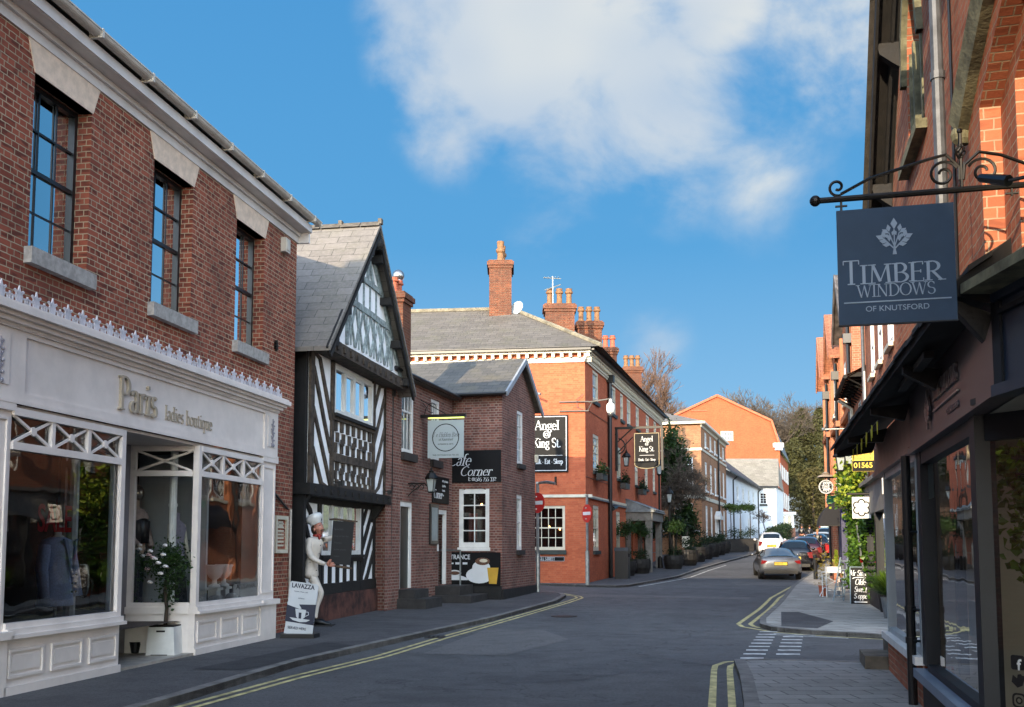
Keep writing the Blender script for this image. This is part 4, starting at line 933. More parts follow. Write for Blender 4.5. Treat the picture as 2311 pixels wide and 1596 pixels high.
Cf.add('utility_box', MB().box(3.85, 3.99, -.12, -.02, 4.35, 4.6), CREAM)

def onto(T, x0, x1, y, z0, z1, d=.03): return MB().box(x0, x1, y-d, y, z0, z1)
LW = mat('lettering_white', 'c9ccce', .5, var=.03)
s1 = Thing('cafe_sign_board', 'black cafe sign board with white script above the cafe front window', 'sign', FGf, (.9, 0, 3.5))
s1.add('board', onto(s1, .12, 1.83, -.002, 3.48, 4.42, .03), CB)
serif(s1, 'lettering', 'Cafe', .34, LW, ((.22, -.032, 3.98), (1, 0, 0), (0, 0, 1)), shear=.3, weight=.75, wscale=1.0, ext=.004)
serif(s1, 'lettering', 'Corner', .27, LW, ((.58, -.032, 3.68), (1, 0, 0), (0, 0, 1)), shear=.3, weight=.75, wscale=1.15, ext=.004)
serif(s1, 'lettering', 't: 01565 755 332', .135, LW, ((.84, -.032, 3.53), (1, 0, 0), (0, 0, 1)), weight=1.1, ext=.004, wscale=.93)
s2 = Thing('entrance_sign_board', 'low black panel with entrance arrow and white coffee cups on it', 'sign', FGf, (.9, 0, .5))
s2.add('board', onto(s2, .02, 1.83, -.07, .50, 1.46, .02), CB)
sans(s2, 'lettering', 'ENTRANCE', .19, LW, ((.12, -.092, 1.26), (1, 0, 0), (0, 0, 1)), offset=.012, wscale=.82)
m = MB().prism([(.12, 1.14), (.28, 1.21), (.28, 1.16), (.42, 1.16), (.42, 1.12), (.28, 1.12), (.28, 1.07)], -.098, -.091).box(.48, .62, -.098, -.091, 1.11, 1.17).box(.7, .84, -.098, -.091, 1.11, 1.17); s2.add('arrow', m, LW)
def disc(cx_, cz, rx, rz, y0, y1, n=20, a0=0, a1=360): return [(cx_+rx*cos(radians(a0+(a1-a0)*k/n)), cz+rz*sin(radians(a0+(a1-a0)*k/n))) for k in range(n+(0 if a1-a0 == 360 else 1))]
m = MB().prism(disc(1.2, .80, .40, .23, 0, 0), -.096, -.091).prism(disc(1.26, 1.02, .27, .2, 0, 0), -.100, -.096).prism(disc(.46, .66, .4, .14, 0, 0, 20, 0, 180), -.096, -.091).prism(disc(.46, .86, .2, .09, 0, 0), -.1, -.096)
s2.add('coffee_cup', m, LW)
s2.add('coffee', MB().prism(disc(1.3, 1.20, .22, .11, 0, 0), -.104, -.1).prism(disc(.46, .86, .15, .055, 0, 0), -.104, -.1), mat('coffee_brown', '5b3a28', .5, var=.4, vs=18))
s2.add('froth', MB().prism(disc(1.33, 1.22, .12, .05, 0, 0), -.107, -.104), CREAM)
s2.add('sugar_packet', MB().prism([(1.50, .56), (1.72, .56), (1.78, 1.02), (1.44, 1.02)], -.108, -.1), mat('mustard_yellow', 'b8902a', .6, var=.1))
# angled black menu sign across the inner corner
s3 = Thing('cafe_menu_sign', 'black cafe sign with white script lettering above the cottage door', 'sign', FC, (4.0, -.05, 2.85))
s3.add('board', onto(s3, 3.15, 4.6, -.002, 2.82, 3.56, .04), CB)
serif(s3, 'lettering', 'Corner', .24, LW, ((3.2, -.043, 2.95), (1, 0, 0), (0, 0, 1)), shear=.3, weight=.8)
for k, w in enumerate(('All Day Breakfast', 'Light Bites', 'Lunches', 'Teas', )): sans(s3, 'lettering', w, .09, LW, ((3.95, -.043, 3.42-.13*k), (1, 0, 0), (0, 0, 1)), ext=.003, wscale=.85)
t = Thing('menu_board', 'tall framed menu board on brick wall left of the open door', 'menu board', FC, (3.2, -.05, 1.7)); t.add('frame', onto(t, 2.93, 3.62, -.002, 1.68, 2.78, .05), BLACKP)
t.add('menu_sheet', onto(t, 3.02, 3.52, -.054, 1.78, 2.68, .003), mat('menu_paper', '8a9494', .5, var=.1)); 
t = Thing('white_notice', 'tiny white house shaped notice on brick wall beside the open door', 'notice', FC, (3.68, -.02, 1.5)); t.add('notice', MB().prism([(3.64, 1.5), (3.74, 1.5), (3.74, 1.66), (3.69, 1.74), (3.64, 1.66)], -.02, -.002), WHITE)
t = Thing('wall_lantern', 'old iron wall lantern on a scrolled bracket beside the cafe door', 'lantern', FC, (1.25, 0, 2.95))
def lantern_head(T, x, y, z, s=1., body=True):
    m = MB().lathe([(.10*s, 0), (.105*s, .02*s), (.17*s, .38*s), (.18*s, .40*s), (.20*s, .42*s)], (x, y, z), 4)
    i0 = 0
    fr = MB()
    for k in range(4):
        a = pi/4+pi/2*k; fr.bar((x+.1*s*cos(a), y+.1*s*sin(a), z), (x+.17*s*cos(a), y+.17*s*sin(a), z+.38*s), .012*s, 5)
    fr.lathe([(.09*s, -.03*s), (.12*s, 0), (.1*s, .01*s)], (x, y, z), 8); fr.lathe([(.2*s, .38*s), (.21*s, .41*s), (.12*s, .56*s), (.07*s, .58*s), (.08*s, .62*s), (.03*s, .66*s), (.035*s, .7*s), (.0001, .74*s)], (x, y, z), 8)
    h = T.add('lantern_frame', fr, IRON)
    g = MB(); 
    for k in range(4):
        a, b = pi/4+pi/2*k, pi/4+pi/2*(k+1)
        g.quad((x+.095*s*cos(a), y+.095*s*sin(a), z+.01*s), (x+.095*s*cos(b), y+.095*s*sin(b), z+.01*s), (x+.165*s*cos(b), y+.165*s*sin(b), z+.38*s), (x+.165*s*cos(a), y+.165*s*sin(a), z+.38*s))
    T.add('lantern_glass', g, mat('frosted_lamp_glass', '9aa2a0', .3, var=.1), h)
lantern_head(t, 1.25, -.62, 3.0, .85)
m = MB().bar((1.25, 0, 3.22), (1.25, -.45, 3.22), .018)
for k in range(3):
    y = -.1-.13*k; m.tube([(1.25, y+.06*cos(a), 3.13+.06*sin(a)) for a in [j*.6 for j in range(10)]], .011, 5)
m.tube([(1.25, 0, 2.9), (1.25, -.12, 3.02), (1.25, -.38, 3.2)], .014, 5).bar((1.25, -.45, 3.22), (1.25, -.62, 3.02), .014); t.add('bracket', m, IRON)

FS = rotated(FC, 2.2, 0, -pi/2)
t = Thing('hanging_sign', 'square white hanging sign with a black ring on a black bracket', 'hanging sign', FS, (0, 0, 4.0))
m = MB().box(.0, 1.25, -.04, .04, 5.02, 5.10).bar((.42, 0, 5.03), (.42, 0, 4.94), .012).bar((.98, 0, 5.03), (.98, 0, 4.94), .012).bar((0, 0, 5.5), (.7, 0, 5.1), .012)
m.tube([(.3+.13*cos(a), 0, 5.28+.13*sin(a)) for a in [j*.5 for j in range(11)]], .01, 5).tube([(.1, 0, 5.1), (.15, 0, 5.3), (.05, 0, 5.42)], .01, 5); t.add('bracket', m, IRON)
t.add('light_strip', MB().box(.22, 1.2, -.055, .0, 4.985, 5.015), emit_mat('strip_light', 'd8e070', .8))
t.add('board', MB().box(.2, 1.19, -.015, .015, 3.94, 4.94), mat('sign_pale_grey', '98a2a3', .6, var=.03))
m = MB()
for k in range(36):
    a0, a1 = 2*pi*k/36, 2*pi*(k+1)/36; c_, r_ = (.695, 4.48), .37
    m.prism([(c_[0]+r_*cos(a0), c_[1]+r_*sin(a0)), (c_[0]+r_*cos(a1), c_[1]+r_*sin(a1)), (c_[0]+(r_-.022)*cos(a1), c_[1]+(r_-.022)*sin(a1)), (c_[0]+(r_-.022)*cos(a0), c_[1]+(r_-.022)*sin(a0))], -.02, -.016)
t.add('ring', m, CB)
P_ = lambda z: ((.695, -.017, z), (1, 0, 0), (0, 0, 1))
serif(t, 'lettering', 'The Hidden Base', .12, CB, P_(4.5), align='CENTER', shear=.3, weight=.5, wscale=.85, ext=.003)
serif(t, 'lettering', 'of Knutsford', .07, CB, P_(4.4), align='CENTER', shear=.3, weight=.7, ext=.003)
sans(t, 'lettering', 'INTERIORS & GIFTS', .05, CB, P_(4.29), align='CENTER', ext=.002)
sans(t, 'lettering', 'THE COTTAGE 01565 755 332', .055, CB, P_(4.0), align='CENTER', ext=.002)
t = Thing('handrail', 'thin galvanised handrail beside the cafe steps', 'handrail', FGf, (.85, -.8, .1))
t.add('rail', MB().tube([(-.3, -.3, 1.52), (.92, -1.0, 1.52), (.92, -1.0, .08)], .024, 8), STEEL)
# ================================================================ ground, pavements, markings
ASPH = asphalt_mat('asphalt_road', (.070, .070, .072), (.105, .103, .10)); ASPH2 = asphalt_mat('asphalt_footway', (.058, .056, .058), (.085, .08, .079), False)
ASPHP = asphalt_mat('asphalt_patch', (.098, .095, .092), (.115, .112, .108), False)
KERB = mat('kerb_granite', '706d69', .85, var=.25, vs=4, bump=.3, bs=50)
FLAG = paving_mat('paving_flags', (.27, .255, .225), (.37, .35, .31), .85, .6, -.25, .02)
FLAG2 = paving_mat('paving_bricks_grey', (.20, .192, .178), (.265, .25, .23), .45, .3, -.05)
YEL = mat('yellow_line_paint', 'c2b57e', .8, var=.3, vs=5, bump=.3, bs=60); WHT = mat('white_line_paint', 'c8c8c4', .8, var=.3, vs=6, bump=.3, bs=60)
def gridground(name, pts_fn, xs, ys, mtl, dz=0., lab=None):
    me = MB(); nx = len(xs)
    me.v = [(x, y, zr(y)+dz) for y in ys for x in xs]
    for j in range(len(ys)-1):
        for i in range(nx-1): a = j*nx+i; me.f.append((a, a+1, a+nx+1, a+nx))
    return me
ys = [-60, -20, 0, 10, 20, 25, 30, 35, 40, 43, 46, 50, 55, 60, 70, 80, 100, 130, 160, 200, 300, 400, 900]; xs = [-600, -200, -60, -20, -8, 0, 8, 20, 40, 80, 200, 600]
g = gridground('ground', None, xs, ys, ASPH).build('road', ASPH); g['kind'] = 'structure'; g['label'] = 'worn grey asphalt road with patches and cracks between the shop rows'
def slab(name, poly, h, top, kerbw=.13, kerbs=None, label=None, kerbm=None):
    """pavement raised by h following the road profile; outline counter clockwise, kerbs = indices of edges with a kerb stone"""
    bm = bmesh.new(); vs = [bm.verts.new((x, y, 0)) for x, y in poly]; bm.faces.new(vs)
    for yy in ys+[22, 27, 33, 37, 48, 52, 57, 64, 75]:
        geo = bm.verts[:]+bm.edges[:]+bm.faces[:]; bmesh.ops.bisect_plane(bm, geom=geo, plane_co=(0, yy, 0), plane_no=(0, 1, 0))
    me = bpy.data.meshes.new(name)
    bound = [e for e in bm.edges if e.is_boundary]
    r = bmesh.ops.extrude_edge_only(bm, edges=bound); low = {v for v in r['geom'] if isinstance(v, bmesh.types.BMVert)}
    for v in bm.verts: v.co.z = zr(v.co.y)+(h if v not in low else -.05)
    bmesh.ops.recalc_face_normals(bm, faces=bm.faces[:]); bm.to_mesh(me); bm.free(); uv_box(me)
    me.materials.append(top); o = bpy.data.objects.new(name, me); COL.objects.link(o); o['kind'] = 'structure'
    if label: o['label'] = label
    if kerbs:
        mb = MB(); path = [poly[i] for i in kerbs]; strip(mb, path, 0, kerbw, h+.006, -.03, solid=True); k = mb.build('kerb', kerbm or KERB); k['kind'] = 'structure'
    return o
def offs(path, d):
    out = []
    for k in range(len(path)):
        a = Vector(path[max(k-1, 0)]); b = Vector(path[min(k+1, len(path)-1)]); p = Vector(path[k])
        if 0 < k < len(path)-1:
            d1 = (p-a).normalized(); d2 = (b-p).normalized(); n1 = Vector((-d1.y, d1.x)); n2 = Vector((-d2.y, d2.x)); n = (n1+n2); n = n/max(.35, n.length**2/2)
        else: t_ = (b-a).normalized(); n = Vector((-t_.y, t_.x))
        q = p+n*d; out.append((q.x, q.y))
    return out
def dens(path, step=1.2):
    out = []
    for a, b in zip(path, path[1:]):
        n = max(1, int(hypot(b[0]-a[0], b[1]-a[1])/step))
        for k in range(n): out.append((a[0]+(b[0]-a[0])*k/n, a[1]+(b[1]-a[1])*k/n))
    return out+[path[-1]]
def strip(mb, path, o0, o1, z1, z0=None, solid=False):
    path = dens(path); A_, B_ = offs(path, o0), offs(path, o1)
    for k in range(len(path)-1):
        q = [A_[k], A_[k+1], B_[k+1], B_[k]]; mb.quad(*[(x, y, zr(y)+z1) for x, y in q])
        if solid:
            for s_, (p, r) in enumerate(((A_[k], A_[k+1]), (B_[k], B_[k+1]))): mb.quad((p[0], p[1], zr(p[1])+z0), (r[0], r[1], zr(r[1])+z0), (r[0], r[1], zr(r[1])+z1), (p[0], p[1], zr(p[1])+z1))
    return mb
KL = [(-6.6, -14), (-4.6, 3), (-3.85, 8.5), (-3.4, 11.05), (-2.89, 14.2), (-1.85, 17.98), (-.35, 23.05), (1.25, 29.6), (1.66, 32.3), (1.62, 33.5), (1.2, 34.3), (.5, 34.7), (-8, 36.0)]
slab('footway', [(-30, 36.0), (-30, -14)]+KL, .08, ASPH2, .14, range(2, 15), 'dark tarmac footway with a pale kerb below the left shops')
KM = [(-8, 38.6), (1.1, 40.0), (2.9, 38.5), (3.8, 38.2), (4.3, 38.7), (7.5, 46.7), (9.2, 51.4), (10.95, 55.8), (13.1, 61.1), (17.2, 72), (21.5, 83), (28, 100), (40, 135), (60, 190)]
slab('footway', [(-30, 38.6)]+KM+[(30, 190), (-30, 120)], .08, ASPH2, .14, range(1, 13), 'footway running past the hotel planters towards the white houses')
KR = [(60.2, 170), (36, 108), (27.2, 84), (23.0, 73), (18.3, 60.2), (15.85, 53.8), (12.75, 45.7), (10.25, 38.36), (8.9, 34), (6.95, 27.7), (5.35, 22.7), (4.95, 21.0), (4.98, 20.2), (5.35, 19.5), (6.5, 18.4), (14, 14.6)]
slab('pavement', [(60, 15), (90, 170)]+KR, .08, FLAG, .13, range(2, 18), 'far right pavement of large stone flags beyond the side street')
KN = [(12, 10.9), (5.1, 13.95), (4.1, 14.35), (3.4, 14.45), (3.02, 14.36), (2.72, 12.6), (2.33, 10.65), (1.9, 8.6), (-.3, -3), (-2, -14)]
slab('pavement', [(30, -14), (30, 10.9)]+KN, .08, FLAG2, .15, range(2, 12), 'near right pavement of small grey slabs beside the dark shop')
m = MB()
YL = [(-3.75, 8.0), (-3.14, 10.65), (-2.57, 12.97), (-1.80, 15.5), (-1.07, 18.81), (.49, 25.09), (2.2, 32.1), (2.18, 32.9), (1.6, 34.9), (.6, 35.4), (-8, 36.7)]
strip(m, YL, 0, .075, .005); strip(m, offs(YL, .17), 0, .075, .005)
YR = [(12.0, 43.2), (10.13, 38.39), (7.86, 32.07), (6.21, 26.67), (4.68, 21.97), (4.6, 21.2), (4.9, 19.9), (5.4, 19.2), (6.53, 18.2), (14, 13.9)]
strip(m, YR[::-1] if False else YR, 0, .09, .005); strip(m, offs(YR, .24), 0, .09, .005)
YN = [(12, 11.6), (4.86, 14.5), (4.15, 14.89), (3.32, 14.95), (2.96, 14.8), (2.72, 14.33), (2.6, 13.8), (1.97, 10.65), (1.4, 8.0)]
strip(m, YN, 0, .08, .005); strip(m, offs(YN, .20), 0, .08, .005)
o = m.build('yellow_lines', YEL); o['kind'] = 'structure'; o['label'] = 'faded double yellow lines along the kerbs'
m = MB()
for k in range(9):
    a = Vector((3.45, 15.27)).lerp(Vector((4.85, 20.0)), k/8); dx, dy = .33, -.02; w = .16
    m.quad(*[(x, y, zr(y)+.006) for x, y in ((a.x-dx/2, a.y-w/2), (a.x+dx/2, a.y-w/2-.03), (a.x+dx/2+.04, a.y+w/2-.03), (a.x-dx/2+.04, a.y+w/2))])
for k in range(6):
    a = Vector((4.12, 15.83)).lerp(Vector((5.02, 18.9)), k/5); dx = .35; w = .17
    m.quad(*[(x, y, zr(y)+.006) for x, y in ((a.x-dx/2, a.y-w/2), (a.x+dx/2, a.y-w/2-.03), (a.x+dx/2+.04, a.y+w/2-.03), (a.x-dx/2+.04, a.y+w/2))])
strip(m, [(4.5, 39.0), (7.75, 46.7), (9.45, 51.4), (11.2, 55.8)], -.25, -.18, .005)
m.quad(*[(x, y, zr(y)+.007) for x, y in ((4.75, 19.3), (5.9, 18.5), (5.94, 18.57), (4.79, 19.37))]); m.quad(*[(x, y, zr(y)+.007) for x, y in ((4.85, 19.55), (5.5, 19.1), (5.54, 19.17), (4.89, 19.62))])
o = m.build('white_markings', WHT); o['kind'] = 'structure'; o['label'] = 'white broken give way lines across the side street mouth'
m = MB()
for poly in ([(-1.35, 15.9), (-.1, 15.6), (1.0, 18.4), (.6, 20.4), (-.45, 20.9)], [(8.6, 40.2), (12.2, 39.0), (12.6, 42.0), (8.9, 42.6)], [(1.9, 32.8), (7.0, 31.3), (7.4, 32.4), (2.3, 34.0)]):
    m.quad(*[(x, y, zr(y)+.004) for x, y in poly])
for poly in ([(-1.9, 12.9), (.3, 12.5), (.5, 13.1), (-1.6, 13.6)], [(1.2, 21), (3.2, 22.5), (3.0, 23.1), (1.0, 21.6)]): pass
o = m.build('road_patch', ASPHP); o['kind'] = 'structure'; o['label'] = 'paler rectangular repair patches in the road asphalt'
def flat(name, label, cat, poly, dz, mtl):
    m = MB().quad(*[(x, y, zr(y)+dz) for x, y in poly]); o = m.build(name, mtl); o['kind'] = 'structure'; o['label'] = label
flat('footway_patch', 'dark tarmac patch on the left footway near the shop sign', '', [(-4.0, 13.2), (-3.35, 13.1), (-2.35, 16.3), (-3.0, 16.9)], .085, asphalt_mat('dark_footway_patch', (.032, .032, .034), (.04, .04, .042), False))
flat('pavement_patch', 'dark tarmac patch at the kerb of the far right pavement', '', [(5.2, 20.3), (5.75, 19.8), (6.6, 21.6), (6.7, 24.6), (6.3, 24.6)], .085, ASPH2)
m = MB(); rk = random.Random(8)
def crack(x, y, a, l, w=.018):
    p = [(x, y)]
    for k in range(int(l/.25)): a += rk.gauss(0, .35); x += .25*cos(a); y += .25*sin(a); p.append((x, y))
    for (x0, y0), (x1, y1) in zip(p, p[1:]):
        n_ = Vector((-(y1-y0), x1-x0)).normalized()*w*rk.uniform(.4, 1.2)/2; m.quad(*[(u, v, zr(v)+.0045) for u, v in ((x0-n_.x, y0-n_.y), (x1-n_.x, y1-n_.y), (x1+n_.x, y1+n_.y), (x0+n_.x, y0+n_.y))])
for a_ in ((-1.0, 14.6, .3, 4.0), (.2, 17.0, 1.0, 5), (2.6, 25, .2, 4), (1.0, 22, 1.2, 6), (-.6, 12.6, .1, 3), (4.6, 29, .9, 5), (2.5, 17.5, 1.5, 4), (3.2, 13.4, 2.4, 3), (5.5, 34, .3, 5), (0, 20.5, .5, 3)): crack(*a_)
o = m.build('road_cracks', mat('tar_seal', (.022, .022, .023), .7, var=.2)); o['kind'] = 'structure'; o['label'] = 'dark tar sealed cracks wandering across the road'
mh = Thing('manhole_cover', 'round iron manhole cover set in the road before the cafe', 'manhole cover', WORLD, (1.2, 24.2, .01)); mh.add('cover', MB().lathe([(.3, .003), (.3, .012), (.27, .014), (.001, .014)], (1.2, 24.2, zr(24.2)), 24), mat('cast_iron_cover', '2a2826', .6, metal=.4, var=.3, vs=30, bump=.6, bs=60))
mh = Thing('drain_grate', 'iron gully grate beside the left kerb near the chef statue', 'drain', WORLD, (-1.35, 18.9, .01)); g_ = MB().box(-1.55, -1.2, 18.6, 19.05, .004, .012)
mh.add('grate', g_, MC['cast_iron_cover']); mh.add('slots', MB().box(-1.5, -1.46, 18.65, 19.0, .0125, .0135).box(-1.42, -1.38, 18.65, 19.0, .0125, .0135).box(-1.34, -1.30, 18.65, 19.0, .0125, .0135), DARKIN)
# the hill behind the town
m = MB(); hx = [-300+25*k for k in range(31)]; hy = [190, 210, 230, 260, 300, 360, 450]
def hz(x, y): return zr(y)+max(0, (y-195))*.10*(1-.2*sin(x*.02))+2.0*noise.noise((x*.02, y*.02, 0))*min(1, max(0, (y-190)/30))-(.5 if y < 195 else 0)
m.v = [(x, y, hz(x, y)) for y in hy for x in hx]; n_ = len(hx)
for j in range(len(hy)-1):
    for i in range(n_-1): a = j*n_+i; m.f.append((a, a+1, a+n_+1, a+n_))
o = m.build('hillside', mat('hill_grass', (.06, .07, .03), 1, var=.4, vs=.3), smooth=True); o['kind'] = 'structure'
# ================================================================ hotel (three storeys, orange brick)
FH = Frame(2.83, 40, .28); ZH = .2
H_ = Thing('hotel_building', 'three storey orange red brick hotel with slate hipped roof and white dentil cornice', 'hotel', FH, (8, 3, 0))
HL = 22.0
up = [(1.55, 2.75, 7.5, 8.75), (5.75, 6.9, 7.5, 8.75), (8.1, 8.95, 7.5, 8.75), (9.95, 11.1, 7.5, 8.75), (12.7, 13.8, 7.6, 8.75), (16.2, 17.4, 7.6, 8.75), (19.2, 20.3, 7.6, 8.75)]
mid = [(1.5, 2.75, 4.65, 6.15), (7.0, 8.1, 4.7, 6.15), (12.2, 13.2, 4.7, 6.15), (15.6, 16.7, 4.7, 6.1), (18.6, 19.6, 4.7, 6.1)]
lo = [(1.45, 2.65, 1.47, 3.28), (6.7, 7.75, 1.47, 3.2), (9.9, 11.4, .28, 2.6), (13.2, 14.4, 1.4, 3.1)]
m = MB(); wall(m, 0, HL, 0, 9.3, up+mid+lo, 0, .13); m.quad((HL, 0, 0), (HL, 8, 0), (HL, 8, 9.3), (HL, 0, 9.3))
H_.add('wall', m, BR_H)
FHf = rotated(FH, 0, 0, -pi/2)                                   # front facing back down the street
# front frame: measured slope -.15 (not square to the side)
FHf = Frame(2.83, 40, 0); a_ = atan(-.15); FHf.ang = a_; FHf.d = Vector((cos(a_), sin(a_), 0)); FHf.n = Vector((-sin(a_), cos(a_), 0))
Hf = Thing('hotel_front_parts', None, None, FHf)
m = MB(); wall(m, -9, 0, 0, 9.3, [(-2.09, -.80, 1.50, 3.2)], 0, .12); m.quad((-9, 0, 0), (-9, 9, 0), (-9, 9, 9.3), (-9, 0, 9.3)); Hf.add('wall', m, BR_H)
DK = mat('hotel_sill_dark', '2c3430', .6, var=.2)
sash(Hf, -2.09, -.80, 1.50, 3.2, y=.03, cols=4, rows=2, fw=.1, bar=.03, fm=CREAM, gm=GLASSD, sill=.05, sillh=.17, silld=.08, sillm=DK, backm=MC['cafe_room'])
Hf.add('lamp_bulb', MB().ball((-1.45, .35, 2.4), .04, 8, 6).ball((-1.05, .5, 2.3), .035, 8, 6), MC['warm_bulb'], smooth=True)
def cornice_run(T, x0, x1):
    T.add('string_course', MB().box(x0, x1, -.05, -.001, 3.52, 3.63), CREAM)
    m = MB().box(x0, x1+.0, -.10, -.001, 8.86, 8.96).box(x0, x1, -.26, -.001, 9.12, 9.22).box(x0, x1, -.06, -.001, 8.78, 8.86)
    k = x0+.1
    while k < x1-.1: m.box(k, k+.12, -.22, -.001, 8.96, 9.12); k += .34
    T.add('dentil_cornice', m, CREAM); T.add('gutter', MB().box(x0, x1, -.42, -.24, 9.20, 9.34), BLACKP)
cornice_run(Hf, -9.2, .26); cornice_run(H_, -.26, HL+.2)
for ch in list(bpy.data.objects):
    if ch.parent == Hf.o:
        Mw = Hf.o.matrix_basis @ ch.matrix_basis; ch.parent = H_.o; ch.matrix_basis = H_.o.matrix_basis.inverted() @ Mw
bpy.data.objects.remove(Hf.o)
for k, (a, b, c, d) in enumerate(up): sash(H_, a, b, c, d, y=.02, cols=2, rows=1, fw=.12, bar=.035, fm=CREAM, gm=GLASSD, curtain=.5, sill=.05, sillh=.14, silld=.08, sillm=DK)
for k, (a, b, c, d) in enumerate(mid): sash(H_, a, b, c, d, y=.02, cols=2, rows=2, fw=.12, bar=.035, fm=CREAM, gm=GLASSD, curtain=.6, arch=.12, sill=.05, sillh=.12, silld=.08, sillm=DK)
for k, (a, b, c, d) in enumerate(lo):
    if k == 2:
        w = H_.add('door', MB().box(a, b, .1, .15, c, d), mat('hotel_door', '1d211f', .4, var=.1)); H_.add('fanlight', MB().box(a+.1, b-.1, .08, .1, d-.5, d-.08), GLASSO, w)
    else: sash(H_, a, b, c, d, y=.02, cols=2, rows=2, fw=.12, bar=.035, fm=CREAM, gm=GLASSD, curtain=.5, arch=.1, sill=.05, sillh=.15, silld=.08, sillm=DK)
def W3(fr, x, y, z): v = fr.w(x, y, z); return (v.x, v.y, v.z)
def L3(T, v):                                                     # world -> frame coordinates of T
    d = Vector(v)-T.fr.o; return (d.dot(T.fr.d), d.dot(T.fr.n), v[2])
m = MB()
P = [Vector(L3(H_, v)) for v in (W3(FHf, -9.6, -.45, 9.3), W3(FHf, .42, -.45, 9.3), W3(FH, HL+.4, -.45, 9.3), (-5.6, 45.2, 11.9), (.0, 44.6, 11.9), (5.6, 60.5, 11.9))]
P[1] = Vector(L3(H_, (3.42, 39.42, 9.3)))
m.quad(P[0], P[1], P[4], P[3]).quad(P[1], P[2], P[5], P[4]); b1, b2 = Vector(L3(H_, W3(FH, HL+.4, 9, 9.3))), Vector(L3(H_, W3(FHf, -9.6, 12, 9.3))); m.quad(P[2], b1, P[5]).quad(b1, b2, P[3], P[4], P[5])
rf = H_.add('roof', m, SLATE3)
m = MB(); m.tube([P[1]+Vector((0, 0, .04)), P[4]+Vector((0, 0, .05)), P[3]+Vector((0, 0, .05))], .09, 6); H_.add('ridge_tiles', m, mat('ridge_buff', '77705f', .8, var=.25), rf)
for x in (-6.6, -4.9, -3.2):
    q = Vector(L3(H_, W3(FHf, x, 2.9, 10.95))); H_.add('roof_vent', MB().box(q.x-.12, q.x+.12, q.y-.2, q.y+.2, q.z-.1, q.z+.12), LEAD, rf)
def wchim(T, c, w, d, z0, z1, npots, potm=None, poth=.6, two=None, name='chimney', cap=.35):
    x, y, _ = L3(T, (c[0], c[1], 0)); n = npots
    pots = [(x-w/2+w*(k+.5)/n, y) for k in range(n)] if n else []
    return chimney(T, x-w/2, x+w/2, y-d/2, y+d/2, z0, z1, pots, BR_C, .1, cap, potm, poth)
def wchim_front(T, x0, x1, y, d, z0, z1, n, potm=None, poth=.6, cap=.35):
    """a stack whose broad side faces down the street, given by its world x range at depth y; built in its own square frame"""
    q = [L3(T, v) for v in ((x0, y, 0), (x1, y, 0))]
    i = MB(); c = .1; b = MB()
    def bxw(X0, X1, Y0, Y1, Z0, Z1): 
        i0 = len(b.v); b.box(X0, X1, Y0, Y1, Z0, Z1); b.v[i0:] = [L3(T, v) for v in b.v[i0:]]
    bxw(x0, x1, y, y+d, z0, z1-cap); bxw(x0-c*.5, x1+c*.5, y-c*.5, y+d+c*.5, z1-cap, z1-cap*.66); bxw(x0-c, x1+c, y-c, y+d+c, z1-cap*.66, z1-cap*.2); bxw(x0-c*.4, x1+c*.4, y-c*.4, y+d+c*.4, z1-cap*.2, z1)
    w = T.add('chimney', b, BR_C)
    for k in range(n):
        X = x0+(x1-x0)*(k+.5)/n; r = .14; p = MB().lathe([(r*1.15, -.02), (r*1.1, poth*.12), (r*.85, poth*.22), (r*.8, poth*.68), (r*1.2, poth*.74), (r*1.2, poth*.84), (r*.9, poth*.88), (r*1.0, poth), (r*.7, poth), (r*.65, poth*.4)], (X, y+d/2, z1), 12)
        p.v = [L3(T, v) for v in p.v]; T.add('chimney_pot', p, potm or POTY, w)
    return w
wf = wchim_front(H_, -.98, -.02, 44.0, 1.5, 9.6, 13.95, 0)
for k in range(2):
    p = MB().lathe([(.19, 0), (.2, .12), (.14, .2), (.14, .42), (.2, .5), (.2, .6), (.14, .66), (.16, .95), (.1, .95)], (-.5+.06*k, 44.5+.7*k, 13.95), 10); p.v = [L3(H_, v) for v in p.v]; H_.add('chimney_pot', p, POTY, wf)
p = MB().box(-1.05, .05, 43.9, 45.6, 10.72, 10.8); p.v = [L3(H_, v) for v in p.v]; H_.add('lead_flashing', p, LEAD, wf)
wchim_front(H_, 1.42, 2.66, 43.6, 1.0, 9.4, 11.95, 3, POTY, .75); wchim_front(H_, 3.0, 4.1, 46.8, 1.0, 9.4, 11.9, 3, POTY, .75)
wchim_front(H_, 4.5, 5.2, 51, .8, 9.4, 11.5, 2, TERRA, .65); wchim_front(H_, 6.3, 7.3, 58, .9, 9.4, 11.75, 3, POTY, .7)
m = MB(); c_ = L3(H_, (.25, 44.2, 11.85)); m.lathe([(.02, -.02), (.28, .03), (.33, .1), (.3, .1), (.02, .03)], (0, 0, 0), 16); m.xf(Matrix.Translation(c_) @ Matrix.Rotation(radians(70), 4, 'Z') @ Matrix.Rotation(radians(-72), 4, 'X')); m.bar(c_, (c_[0], c_[1]+.1, c_[2]-.5), .03)
H_.add('satellite_dish', m, mat('dish_grey', '8f979c', .5, var=.05), smooth=False)
m = MB()
for v0, v1 in (((1.75, 43.9, 11.9), (1.75, 43.9, 13.2)), ((1.35, 43.9, 13.15), (2.1, 43.9, 13.1)), ((1.4, 43.9, 12.6), (2.1, 43.9, 12.85))): m.bar(L3(H_, v0), L3(H_, v1), .022, 5)
for k in range(5): m.bar(L3(H_, (1.4+.15*k, 43.75, 13.14)), L3(H_, (1.4+.15*k, 44.05, 13.14)), .012, 4)
H_.add('aerial', m, STEEL)
